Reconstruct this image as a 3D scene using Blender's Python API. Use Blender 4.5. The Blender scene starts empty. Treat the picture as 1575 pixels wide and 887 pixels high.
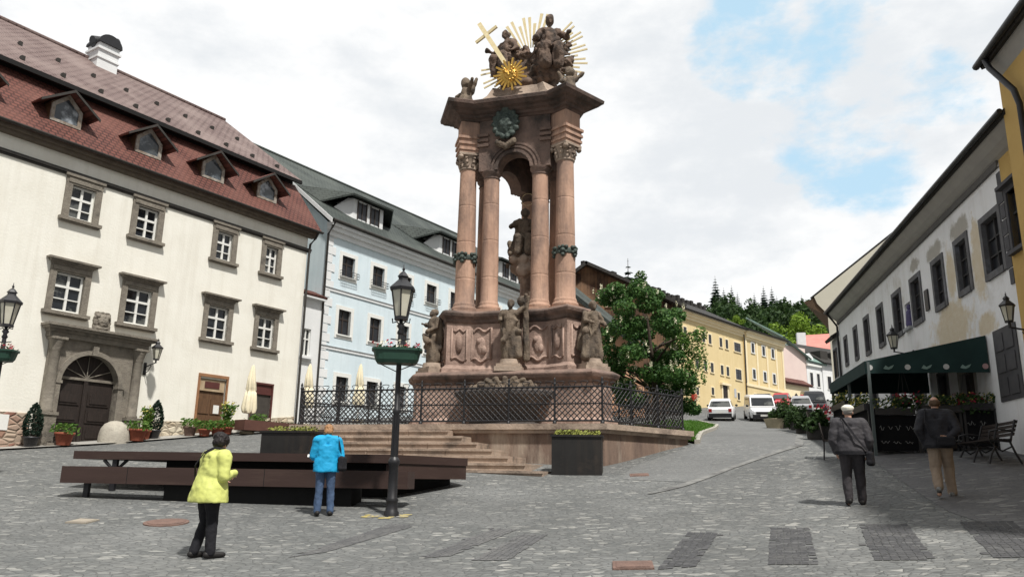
import bpy, bmesh, math, random
import numpy as np
from mathutils import Vector, Matrix, noise
R = math.radians
random.seed(7)
scene = bpy.context.scene
COL = scene.collection

# ------------------------------------------------------------------ camera
cam_d = bpy.data.cameras.new("camera"); cam = bpy.data.objects.new("camera", cam_d); COL.objects.link(cam)
scene.camera = cam
F = 1201.0
cam_d.sensor_width = 36.0; cam_d.lens = 36.0 * F / 1575.0
cam_d.clip_start = 0.1; cam_d.clip_end = 3000
up = Vector((83, 4943, -F)).normalized()
fw = Vector((0, 0, -1)); fw = (fw - up * fw.dot(up)).normalized()
rt = fw.cross(up)
rot = Matrix((rt, fw, up))
cam.matrix_world = Matrix.Translation((0, 0, 1.6)) @ rot.to_4x4()

# ------------------------------------------------------------------ sky and sun
SUN_AZ = Vector((0.50, -0.866)); SUN_EL = 59
sun_dir = Vector((SUN_AZ.x * math.cos(R(SUN_EL)), SUN_AZ.y * math.cos(R(SUN_EL)), math.sin(R(SUN_EL))))
sd = bpy.data.lights.new("sun", 'SUN'); sd.energy = 4.5; sd.angle = R(3); sd.color = (1, 0.96, 0.9)
so = bpy.data.objects.new("sun", sd); COL.objects.link(so)
so.rotation_euler = (-sun_dir).to_track_quat('-Z', 'Y').to_euler(); so.location = (20, -20, 60)
w = bpy.data.worlds.new("World"); scene.world = w; w.use_nodes = True
nt = w.node_tree; N = nt.nodes; Lk = nt.links
bg = N['Background']
sky = N.new('ShaderNodeTexSky'); sky.sky_type = 'NISHITA'; sky.sun_disc = False
sky.sun_elevation = R(SUN_EL); sky.sun_rotation = math.atan2(SUN_AZ.x, SUN_AZ.y)
tc = N.new('ShaderNodeTexCoord')
def wmath(op, a, b=None, c=None):
    n = N.new('ShaderNodeMath'); n.operation = op
    for i, v in enumerate((a, b, c)):
        if v is None: continue
        if isinstance(v, (int, float)): n.inputs[i].default_value = v
        else: Lk.new(v, n.inputs[i])
    return n.outputs[0]
def wmap(v, a, b, c, d):
    n = N.new('ShaderNodeMapRange'); n.interpolation_type = 'SMOOTHSTEP'
    Lk.new(v, n.inputs[0])
    for i, q in enumerate((a, b, c, d)): n.inputs[i + 1].default_value = q
    return n.outputs[0]
def wnoise(scale, detail, rough, off=(0, 0, 0), sc=(1, 1, 1)):
    m = N.new('ShaderNodeMapping'); Lk.new(tc.outputs['Generated'], m.inputs[0])
    m.inputs['Location'].default_value = off; m.inputs['Scale'].default_value = sc
    n = N.new('ShaderNodeTexNoise'); n.inputs['Scale'].default_value = scale; n.inputs['Detail'].default_value = detail
    n.inputs['Roughness'].default_value = rough; Lk.new(m.outputs[0], n.inputs[0]); return n.outputs[0]
def wdot(v):
    n = N.new('ShaderNodeVectorMath'); n.operation = 'DOT_PRODUCT'; Lk.new(tc.outputs['Generated'], n.inputs[0])
    n.inputs[1].default_value = v; return n.outputs['Value']
gaps = None      # breaks in the cloud deck: direction, outer and inner radius in degrees
for (v, ro, ri) in (((.333, .795, .507), 7.5, 1), ((.258, .829, .497), 5, .5), ((.262, .792, .552), 4, .5), ((.352, .766, .538), 5.5, 1), ((.345, .755, .558), 4.5, .5),
                    ((.376, .835, .402), 6.5, 1), ((.415, .805, .425), 6.5, 1), ((.40, .84, .367), 6, .5), ((.45, .79, .42), 5, .5)):
    v = Vector(v).normalized()
    g_ = wmap(wdot(v), math.cos(R(ro)), math.cos(R(ri)), 0, 1.16 if v.z > .45 else .90)
    gaps = g_ if gaps is None else wmath('MAXIMUM', gaps, g_)
n1 = wnoise(5.5, 7, .55, (3.1, 1.7, .4), (1, 1, 1.7))
n4 = wnoise(17, 6, .6, (5.1, 3.7, .9), (1, 1, 1.8))
gapm = wmap(wmath('ADD', wmath('MULTIPLY', gaps, .40), wmath('ADD', wmath('MULTIPLY', n1, .9), wmath('MULTIPLY', n4, .62))), .985, 1.25, 0, 1)
n2 = wnoise(2.6, 7, .6, (8.3, 4.2, 1.0), (1, 1, 2.0))
n3 = wnoise(9.0, 6, .6, (1.3, 2.2, 5.0), (1, 1, 2.0))
cl = wmap(wmath('ADD', wmath('MULTIPLY', n2, .75), wmath('MULTIPLY', n3, .25)), .40, .60, 0, 1)
ramp = N.new('ShaderNodeMix'); ramp.data_type = 'RGBA'
Lk.new(cl, ramp.inputs['Factor']); ramp.inputs['A'].default_value = (.77, .80, .83, 1); ramp.inputs['B'].default_value = (1.0, 1.0, .995, 1)
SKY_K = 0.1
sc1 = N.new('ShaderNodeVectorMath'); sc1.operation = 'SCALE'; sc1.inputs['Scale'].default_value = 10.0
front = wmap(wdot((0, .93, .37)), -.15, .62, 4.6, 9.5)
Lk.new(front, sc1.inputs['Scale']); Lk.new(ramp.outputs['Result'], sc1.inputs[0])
# clear sky seen through thin veil
veil = N.new('ShaderNodeMix'); veil.data_type = 'RGBA'; veil.inputs['Factor'].default_value = .80
Lk.new(sky.outputs[0], veil.inputs['A']); veil.inputs['B'].default_value = (5.6, 8.0, 9.6, 1)
mix = N.new('ShaderNodeMix'); mix.data_type = 'RGBA'
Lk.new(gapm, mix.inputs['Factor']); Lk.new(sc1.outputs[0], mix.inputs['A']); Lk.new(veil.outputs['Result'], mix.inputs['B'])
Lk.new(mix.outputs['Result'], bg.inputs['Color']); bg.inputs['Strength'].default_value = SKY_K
vs = scene.view_settings
vs.view_transform = 'Standard'; vs.look = 'None'; vs.exposure = 0.16; vs.gamma = 1.0; vs.use_curve_mapping = False
scene.cycles.max_bounces = 5; scene.cycles.diffuse_bounces = 3; scene.cycles.glossy_bounces = 2; scene.cycles.transmission_bounces = 3
scene.cycles.use_denoising = True

# ------------------------------------------------------------------ materials
MATS = {}
def pm(name, c1, c2=None, scale=3.0, rough=.8, bump=0.0, bscale=None, metal=0.0, c3=None, s3=.6, t3=(.55, .7), spec=.35, detail=6, stretch=(1, 1, 1), streak=None):
    """plain procedural surface: two colours mixed by noise, a third in patches, noise bump"""
    if name in MATS: return MATS[name]
    m = bpy.data.materials.new(name); m.use_nodes = True; MATS[name] = m
    t = m.node_tree; n = t.nodes; l = t.links; b = n['Principled BSDF']
    b.inputs['Roughness'].default_value = rough; b.inputs['Metallic'].default_value = metal
    b.inputs['Specular IOR Level'].default_value = spec
    if c2 is None: c2 = tuple(x * .8 for x in c1)
    co = n.new('ShaderNodeTexCoord'); mp = n.new('ShaderNodeMapping'); l.new(co.outputs['Object'], mp.inputs[0]); mp.inputs['Scale'].default_value = stretch
    ns = n.new('ShaderNodeTexNoise'); ns.inputs['Scale'].default_value = scale; ns.inputs['Detail'].default_value = detail; ns.inputs['Roughness'].default_value = .6
    l.new(mp.outputs[0], ns.inputs[0])
    mr = n.new('ShaderNodeMapRange'); l.new(ns.outputs[0], mr.inputs[0]); mr.inputs[1].default_value = .32; mr.inputs[2].default_value = .68
    mx = n.new('ShaderNodeMix'); mx.data_type = 'RGBA'; l.new(mr.outputs[0], mx.inputs['Factor'])
    mx.inputs['A'].default_value = (*c1, 1); mx.inputs['B'].default_value = (*c2, 1)
    out = mx.outputs['Result']
    if c3:
        n3 = n.new('ShaderNodeTexNoise'); n3.inputs['Scale'].default_value = s3; n3.inputs['Detail'].default_value = 7; n3.inputs['Roughness'].default_value = .65
        l.new(mp.outputs[0], n3.inputs[0])
        m3 = n.new('ShaderNodeMapRange'); l.new(n3.outputs[0], m3.inputs[0]); m3.inputs[1].default_value = t3[0]; m3.inputs[2].default_value = t3[1]
        x3 = n.new('ShaderNodeMix'); x3.data_type = 'RGBA'; l.new(m3.outputs[0], x3.inputs['Factor']); l.new(out, x3.inputs['A']); x3.inputs['B'].default_value = (*c3, 1)
        out = x3.outputs['Result']
    if streak:
        mp2 = n.new('ShaderNodeMapping'); l.new(co.outputs['Object'], mp2.inputs[0]); mp2.inputs['Scale'].default_value = (2.6, 2.6, .16)
        n4 = n.new('ShaderNodeTexNoise'); n4.inputs['Scale'].default_value = 1.0; n4.inputs['Detail'].default_value = 8; n4.inputs['Roughness'].default_value = .7; l.new(mp2.outputs[0], n4.inputs[0])
        m4 = n.new('ShaderNodeMapRange'); l.new(n4.outputs[0], m4.inputs[0]); m4.inputs[1].default_value = .48; m4.inputs[2].default_value = .74; m4.inputs[4].default_value = streak[1]
        x4 = n.new('ShaderNodeMix'); x4.data_type = 'RGBA'; l.new(m4.outputs[0], x4.inputs['Factor']); l.new(out, x4.inputs['A']); x4.inputs['B'].default_value = (*streak[0], 1); out = x4.outputs['Result']
    l.new(out, b.inputs['Base Color'])
    if bump:
        bn = n.new('ShaderNodeTexNoise'); bn.inputs['Scale'].default_value = bscale or scale * 4; bn.inputs['Detail'].default_value = 5
        l.new(mp.outputs[0], bn.inputs[0])
        bp = n.new('ShaderNodeBump'); bp.inputs['Strength'].default_value = bump; bp.inputs['Distance'].default_value = .05
        l.new(bn.outputs[0], bp.inputs['Height']); l.new(bp.outputs[0], b.inputs['Normal'])
    return m
def tile_mat(name, ca, cb, cm, bw, bh, vscale, rough=.75, bump=.6, axis='xz', offset=.5, mortar=.02, c3=None, s3=.5):
    """courses of tiles or planks in the local frame of the thing"""
    if name in MATS: return MATS[name]
    m = bpy.data.materials.new(name); m.use_nodes = True; MATS[name] = m
    t = m.node_tree; n = t.nodes; l = t.links; b = n['Principled BSDF']; b.inputs['Roughness'].default_value = rough; b.inputs['Specular IOR Level'].default_value = .3
    co = n.new('ShaderNodeTexCoord'); sp = n.new('ShaderNodeSeparateXYZ'); l.new(co.outputs['Object'], sp.inputs[0])
    cb_ = n.new('ShaderNodeCombineXYZ'); l.new(sp.outputs['XYZ'.index(axis[0].upper())], cb_.inputs[0])
    mu = n.new('ShaderNodeMath'); mu.operation = 'MULTIPLY'; mu.inputs[1].default_value = vscale; l.new(sp.outputs['XYZ'.index(axis[1].upper())], mu.inputs[0]); l.new(mu.outputs[0], cb_.inputs[1])
    br = n.new('ShaderNodeTexBrick'); l.new(cb_.outputs[0], br.inputs[0])
    br.inputs['Color1'].default_value = (*ca, 1); br.inputs['Color2'].default_value = (*cb, 1); br.inputs['Mortar'].default_value = (*cm, 1)
    br.inputs['Scale'].default_value = 1; br.inputs['Brick Width'].default_value = bw; br.inputs['Row Height'].default_value = bh; br.inputs['Mortar Size'].default_value = mortar; br.inputs['Mortar Smooth'].default_value = .3
    br.offset = offset
    out = br.outputs['Color']
    n3 = n.new('ShaderNodeTexNoise'); n3.inputs['Scale'].default_value = s3; n3.inputs['Detail'].default_value = 7; l.new(co.outputs['Object'], n3.inputs[0])
    m3 = n.new('ShaderNodeMapRange'); l.new(n3.outputs[0], m3.inputs[0]); m3.inputs[1].default_value = .42; m3.inputs[2].default_value = .72
    x3 = n.new('ShaderNodeMix'); x3.data_type = 'RGBA'; l.new(m3.outputs[0], x3.inputs['Factor']); l.new(out, x3.inputs['A'])
    x3.inputs['B'].default_value = (*(c3 or tuple(v * .7 for v in ca)), 1)
    l.new(x3.outputs['Result'], b.inputs['Base Color'])
    bp = n.new('ShaderNodeBump'); bp.inputs['Strength'].default_value = bump; bp.inputs['Distance'].default_value = .04; bp.invert = True
    l.new(br.outputs['Fac'], bp.inputs['Height']); l.new(bp.outputs[0], b.inputs['Normal'])
    return m
def stone_mat(name, cols, mortar, scale, rough=.9, bump=.8, stretch=(1, 1, 1), edge=.06, c3=None, s3=.4, t3=(.5, .7), bd=.04, var=0.0):
    """separate stones (cobbles, rubble): voronoi cells with a colour each"""
    if name in MATS: return MATS[name]
    m = bpy.data.materials.new(name); m.use_nodes = True; MATS[name] = m
    t = m.node_tree; n = t.nodes; l = t.links; b = n['Principled BSDF']; b.inputs['Roughness'].default_value = rough; b.inputs['Specular IOR Level'].default_value = .3
    co = n.new('ShaderNodeTexCoord'); mp = n.new('ShaderNodeMapping'); l.new(co.outputs['Object'], mp.inputs[0]); mp.inputs['Scale'].default_value = stretch
    v = n.new('ShaderNodeTexVoronoi'); v.inputs['Scale'].default_value = scale; l.new(mp.outputs[0], v.inputs[0])
    e = n.new('ShaderNodeTexVoronoi'); e.feature = 'DISTANCE_TO_EDGE'; e.inputs['Scale'].default_value = scale; l.new(mp.outputs[0], e.inputs[0])
    sx = n.new('ShaderNodeSeparateColor'); l.new(v.outputs['Color'], sx.inputs[0])
    cr = n.new('ShaderNodeValToRGB'); l.new(sx.outputs[0], cr.inputs[0])
    while len(cr.color_ramp.elements) < len(cols): cr.color_ramp.elements.new(.5)
    for i, c in enumerate(cols):
        cr.color_ramp.elements[i].position = i / (len(cols) - 1); cr.color_ramp.elements[i].color = (*c, 1)
    out = cr.outputs[0]
    n3 = n.new('ShaderNodeTexNoise'); n3.inputs['Scale'].default_value = s3; n3.inputs['Detail'].default_value = 8; n3.inputs['Roughness'].default_value = .65; l.new(co.outputs['Object'], n3.inputs[0])
    if c3:
        m3 = n.new('ShaderNodeMapRange'); l.new(n3.outputs[0], m3.inputs[0]); m3.inputs[1].default_value = t3[0]; m3.inputs[2].default_value = t3[1]
        x3 = n.new('ShaderNodeMix'); x3.data_type = 'RGBA'; l.new(m3.outputs[0], x3.inputs['Factor']); l.new(out, x3.inputs['A']); x3.inputs['B'].default_value = (*c3, 1); out = x3.outputs['Result']
    if var:
        na = n.new('ShaderNodeTexNoise'); na.inputs['Scale'].default_value = .28; na.inputs['Detail'].default_value = 10; na.inputs['Roughness'].default_value = .72; l.new(co.outputs['Object'], na.inputs[0])
        nb_ = n.new('ShaderNodeTexNoise'); nb_.inputs['Scale'].default_value = 14; nb_.inputs['Detail'].default_value = 5; nb_.inputs['Roughness'].default_value = .75; l.new(mp.outputs[0], nb_.inputs[0])
        ad = n.new('ShaderNodeMath'); ad.operation = 'ADD'; l.new(na.outputs[0], ad.inputs[0]); l.new(nb_.outputs[0], ad.inputs[1])
        mv = n.new('ShaderNodeMapRange'); l.new(ad.outputs[0], mv.inputs[0]); mv.inputs[1].default_value = .72; mv.inputs[2].default_value = 1.28; mv.inputs[3].default_value = 1 - var; mv.inputs[4].default_value = 1 + var
        sc_ = n.new('ShaderNodeVectorMath'); sc_.operation = 'SCALE'; l.new(out, sc_.inputs[0]); l.new(mv.outputs[0], sc_.inputs['Scale']); out = sc_.outputs[0]
    er = n.new('ShaderNodeMapRange'); l.new(e.outputs['Distance'], er.inputs[0]); er.inputs[1].default_value = edge * .3; er.inputs[2].default_value = edge
    xm = n.new('ShaderNodeMix'); xm.data_type = 'RGBA'; l.new(er.outputs[0], xm.inputs['Factor']); xm.inputs['A'].default_value = (*mortar, 1); l.new(out, xm.inputs['B'])
    l.new(xm.outputs['Result'], b.inputs['Base Color'])
    er2 = n.new('ShaderNodeMapRange'); l.new(e.outputs['Distance'], er2.inputs[0]); er2.inputs[1].default_value = 0; er2.inputs[2].default_value = edge * 3
    bp = n.new('ShaderNodeBump'); bp.inputs['Strength'].default_value = bump; bp.inputs['Distance'].default_value = bd
    l.new(er2.outputs[0], bp.inputs['Height']); l.new(bp.outputs[0], b.inputs['Normal'])
    return m
def leaf_mat(name, c1, c2, c3=None):
    if name in MATS: return MATS[name]
    m = bpy.data.materials.new(name); m.use_nodes = True; MATS[name] = m
    t = m.node_tree; n = t.nodes; l = t.links; b = n['Principled BSDF']; b.inputs['Roughness'].default_value = .6; b.inputs['Specular IOR Level'].default_value = .25
    gi = n.new('ShaderNodeNewGeometry'); mx = n.new('ShaderNodeMix'); mx.data_type = 'RGBA'
    l.new(gi.outputs['Random Per Island'], mx.inputs['Factor']); mx.inputs['A'].default_value = (*c1, 1); mx.inputs['B'].default_value = (*c2, 1)
    l.new(mx.outputs['Result'], b.inputs['Base Color'])
    tr = n.new('ShaderNodeBsdfTranslucent'); l.new(mx.outputs['Result'], tr.inputs[0])
    ms = n.new('ShaderNodeMixShader'); ms.inputs[0].default_value = .3; l.new(b.outputs[0], ms.inputs[1]); l.new(tr.outputs[0], ms.inputs[2])
    l.new(ms.outputs[0], n['Material Output'].inputs[0])
    return m

M_CREAM = pm('cream_plaster', (.85, .835, .76), (.79, .77, .69), 1.2, .9, .15, 14, c3=(.70, .675, .59), s3=.35, t3=(.54, .80), streak=((.60, .565, .48), .38))
M_BLUE = pm('pale_blue_plaster', (.69, .785, .83), (.63, .735, .785), 1.0, .9, .1, 14, c3=(.58, .68, .73), s3=.3, t3=(.52, .75), streak=((.45, .52, .55), .4))
M_WHITE = pm('white_plaster', (.78, .79, .79), (.70, .71, .71), 1.0, .9, .1, 14)
M_SHEDW = pm('worn_white_plaster', (.86, .87, .88), (.79, .80, .81), 1.1, .9, .2, 9, c3=(.52, .49, .42), s3=.55, t3=(.55, .78), streak=((.50, .48, .43), .35))
M_OCHRE = pm('ochre_plaster', (.56, .38, .13), (.5, .33, .11), 1.4, .9, .15, 9)
M_OCHRE_P = pm('bare_ochre_patch', (.60, .47, .26), (.70, .66, .58), 2.2, .95, .4, 9, c3=(.40, .29, .15), s3=1.3)
M_YEL = pm('yellow_plaster', (.74, .60, .34), (.68, .54, .29), .7, .9, .1, 9, streak=((.55, .42, .22), .45))
M_YELT = pm('pale_yellow_trim', (.86, .75, .52), (.8, .68, .45), .8, .9)
M_PINK = pm('pink_plaster', (.76, .62, .57), (.70, .56, .52), .7, .9)
M_BEIGE = pm('beige_plaster', (.74, .70, .58), (.68, .64, .53), .5, .9)
M_GREYPL = pm('grey_plaster', (.42, .43, .44), (.32, .33, .34), 1.0, .9)
M_GSTONE = pm('grey_carved_stone', (.25, .225, .185), (.17, .15, .125), 5, .9, .5, 20, c3=(.11, .10, .085), s3=1.6)
M_DKTRIM = pm('dark_trim', (.05, .045, .04), (.03, .028, .025), 5, .7)
M_BLACK = pm('black_iron', (.018, .018, .021), (.010, .010, .012), 8, .45, spec=.5)
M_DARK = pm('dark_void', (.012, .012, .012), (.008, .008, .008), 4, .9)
M_GLASS = pm('dark_glass', (.022, .026, .032), (.012, .014, .016), 1.2, .05, .10, 1.6, spec=.5, c3=(.10, .105, .10), s3=.9, t3=(.54, .60))
M_GLASS2 = pm('matt_dark_glass', (.035, .038, .045), (.015, .016, .02), 1.2, .35, spec=.3)
M_WFRAME = pm('white_paint', (.80, .80, .77), (.74, .74, .70), 6, .5)
M_WOOD = pm('brown_door_wood', (.155, .085, .045), (.09, .048, .025), 3, .6, .3, 20, stretch=(6, 6, .6))
M_DOORD = pm('dark_door_wood', (.035, .025, .021), (.018, .013, .011), 3, .6, .3, 20, stretch=(6, 6, .6))
M_MAROON = pm('maroon_shutter', (.11, .035, .03), (.08, .025, .022), 4, .6)
M_CORTEN = pm('brown_steel', (.056, .034, .029), (.042, .025, .021), 1.5, .55, .08, 30, spec=.3, c3=(.075, .05, .04), s3=2.5, t3=(.55, .8), stretch=(.4, .4, 3))
M_PLANT = pm('black_steel_planter', (.022, .021, .020), (.013, .012, .012), 2, .5, c3=(.045, .036, .03), s3=1.8, t3=(.55, .75), streak=((.05, .038, .03), .6))
M_SAND = pm('pink_sandstone', (.57, .37, .27), (.41, .255, .185), 1.6, .9, .35, 16, c3=(.23, .16, .13), s3=1.1, t3=(.44, .66), streak=((.17, .12, .10), .85), stretch=(1, 1, .45))
M_SANDP = pm('rose_sandstone_relief', (.50, .365, .30), (.35, .245, .20), 1.8, .9, .4, 16, c3=(.17, .115, .095), s3=1.0, t3=(.46, .68), streak=((.13, .09, .075), .7))
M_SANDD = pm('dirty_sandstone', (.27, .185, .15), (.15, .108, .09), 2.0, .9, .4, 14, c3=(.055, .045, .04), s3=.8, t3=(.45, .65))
M_SANDL = pm('light_weathered_sandstone', (.47, .375, .30), (.34, .265, .205), 1.5, .9, .35, 14, c3=(.17, .13, .105), s3=1.0, t3=(.46, .66))
M_STAT = pm('grey_brown_statue_stone', (.21, .165, .12), (.125, .095, .072), 3.5, .9, .6, 18, c3=(.05, .042, .036), s3=1.8, t3=(.48, .68))
M_STATD = pm('dark_statue_stone', (.20, .14, .105), (.10, .07, .055), 3.5, .9, .6, 18, c3=(.03, .026, .024), s3=1.8, t3=(.48, .66))
M_BASIN = pm('dark_basin_stone', (.085, .072, .065), (.04, .035, .033), 4, .8, .6, 14, c3=(.16, .13, .11), s3=1.4, t3=(.55, .7))
M_GOLD = pm('gilded_metal', (.72, .46, .12), (.58, .34, .07), 6, .35, .2, 20, metal=.75)
M_GOLDP = pm('pale_gilded_metal', (.92, .80, .52), (.80, .66, .36), 6, .5, metal=.25)
M_VERD = pm('green_patina', (.075, .10, .085), (.03, .042, .038), 8, .6, .5, 20)
M_TERR = pm('terracotta', (.30, .085, .05), (.24, .07, .04), 4, .8)
M_GREENBOX = pm('green_box_paint', (.028, .075, .052), (.02, .055, .038), 3, .45)
M_AWN = pm('dark_green_canvas', (.012, .038, .036), (.008, .028, .027), 2, .8)
M_PARA = pm('cream_canvas', (.84, .77, .58), (.77, .69, .50), 2, .9, .2, 12)
M_RED = pm('red_petals', (.55, .03, .04), (.40, .02, .06), 5, .6)
M_YFLOW = pm('yellow_petals', (.55, .50, .12), (.42, .36, .08), 5, .6)
M_CREAMF = pm('cream_flower', (.82, .80, .62), (.74, .70, .5), 5, .7)
M_LAMPG = pm('lamp_glass', (.62, .60, .50), (.50, .48, .38), 3, .25, spec=.5)
M_GRAVEL_Y = pm('yellow_paint_marks', (.50, .40, .10), (.36, .31, .16), 9, .9, c3=(.22, .215, .20), s3=7, t3=(.45, .56))
M_RUST = pm('rusty_cover', (.20, .125, .10), (.13, .085, .07), 6, .8, .4, 30)
M_CONC = pm('pale_concrete', (.46, .40, .28), (.36, .31, .22), 4, .9, .3, 20)
M_KERB = pm('kerb_stone', (.42, .40, .35), (.33, .31, .27), 3, .9, .3, 20)
M_ROOFR = tile_mat('red_brown_roof_tiles', (.155, .058, .044), (.115, .043, .034), (.055, .022, .018), .24, .19, 1.23, bump=.8, c3=(.17, .075, .058), mortar=.03)
M_ROOFU = tile_mat('faded_plum_roof_tiles', (.195, .142, .13), (.15, .104, .097), (.08, .05, .046), .34, .27, 1.7, bump=.8, mortar=.035, c3=(.23, .175, .16))
M_ROOFG = tile_mat('dark_green_grey_roof', (.060, .073, .067), (.046, .056, .052), (.022, .026, .025), .26, .2, 1.5, bump=.6, c3=(.085, .098, .088))
M_ROOFD = tile_mat('black_shingle_roof', (.045, .042, .038), (.03, .028, .026), (.014, .013, .012), .5, .35, 1.6, bump=.6)
M_ROOFT = pm('green_tin_roof', (.20, .30, .26), (.15, .22, .20), 1.2, .6, c3=(.12, .14, .13), s3=.5)
M_ROOFRED = pm('salmon_tin_roof', (.62, .24, .20), (.52, .19, .16), 1, .6)
M_BOARD = tile_mat('weathered_boards', (.115, .06, .032), (.045, .026, .018), (.012, .009, .007), 6.0, .28, 1.0, axis='zx', offset=.3, c3=(.27, .165, .095), s3=.55)
M_RUBBLE = stone_mat('rubble_plinth', [(.26, .20, .14), (.50, .42, .31), (.62, .56, .44), (.36, .29, .2), (.55, .48, .38)], (.36, .31, .24), 3.6, stretch=(1, 1, 1.5), edge=.07)
M_RUBRED = stone_mat('red_rubble', [(.24, .12, .09), (.36, .22, .16), (.45, .36, .28), (.28, .16, .12)], (.33, .26, .2), 3.6, stretch=(1, 1, 1.5), edge=.07)
M_COBBLE = stone_mat('cobbles', [(.105, .110, .109), (.130, .135, .133), (.118, .123, .121), (.155, .159, .154), (.112, .117, .115), (.14, .144, .141), (.185, .188, .18), (.285, .283, .265)], (.085, .088, .087), 9.5, rough=.8, bump=.6, stretch=(.70, 1.0, .3), edge=.05, c3=(.15, .154, .151), s3=.7, t3=(.44, .66), bd=.02, var=.42)
M_ROAD = stone_mat('worn_setts', [(.13, .134, .133), (.148, .152, .150), (.14, .144, .142), (.162, .165, .162), (.21, .21, .202)], (.115, .118, .117), 9.0, rough=.8, bump=.3, stretch=(.9, 1.1, .3), edge=.05, c3=(.165, .168, .165), s3=.35, t3=(.42, .62), bd=.012, var=.3)
M_ASPH = stone_mat('dark_small_setts', [(.062, .063, .067), (.085, .086, .09), (.073, .074, .078), (.12, .121, .123)], (.055, .056, .058), 7.0, rough=.9, bump=.5, stretch=(1, 1, .3), edge=.06, c3=(.10, .10, .10), s3=2.2, t3=(.5, .7), bd=.015)
M_PAVE = stone_mat('grey_flags', [(.105, .105, .108), (.125, .125, .128), (.115, .115, .118), (.14, .14, .14), (.25, .25, .24)], (.095, .095, .097), 5.2, rough=.8, bump=.4, stretch=(.8, 1.15, .3), edge=.05, c3=(.12, .12, .123), s3=.4, t3=(.42, .6), bd=.014, var=.35)
M_ASPH2 = stone_mat('grey_small_setts', [(.095, .096, .099), (.12, .121, .123), (.105, .106, .109), (.15, .15, .15)], (.085, .086, .088), 8.0, rough=.9, bump=.5, stretch=(1, 1, .3), edge=.06, c3=(.15, .15, .148), s3=1.6, t3=(.45, .62), bd=.015)
M_GRASS = leaf_mat('grass_blades', (.055, .15, .012), (.10, .22, .03))
M_SOIL = pm('soil_and_moss', (.05, .09, .02), (.07, .12, .025), 3, .95)
M_LEAF = leaf_mat('chestnut_leaves', (.026, .082, .02), (.095, .19, .045))
M_LEAFD = leaf_mat('conifer_needles', (.010, .026, .018), (.028, .05, .032))
M_LEAFM = leaf_mat('mid_green_leaves', (.024, .055, .016), (.055, .10, .028))
M_LEAFL = leaf_mat('lime_green_leaves', (.13, .23, .02), (.22, .33, .04))
M_LEAFY = leaf_mat('fresh_plant_leaves', (.05, .13, .02), (.13, .22, .04))
M_BARK = pm('bark', (.075, .055, .04), (.045, .033, .025), 6, .9, .6, 20)
M_HILL = pm('wooded_hill', (.014, .030, .012), (.022, .045, .016), .12, .95)
M_SKIN = pm('skin', (.55, .33, .24), (.5, .29, .21), 8, .55)

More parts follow.
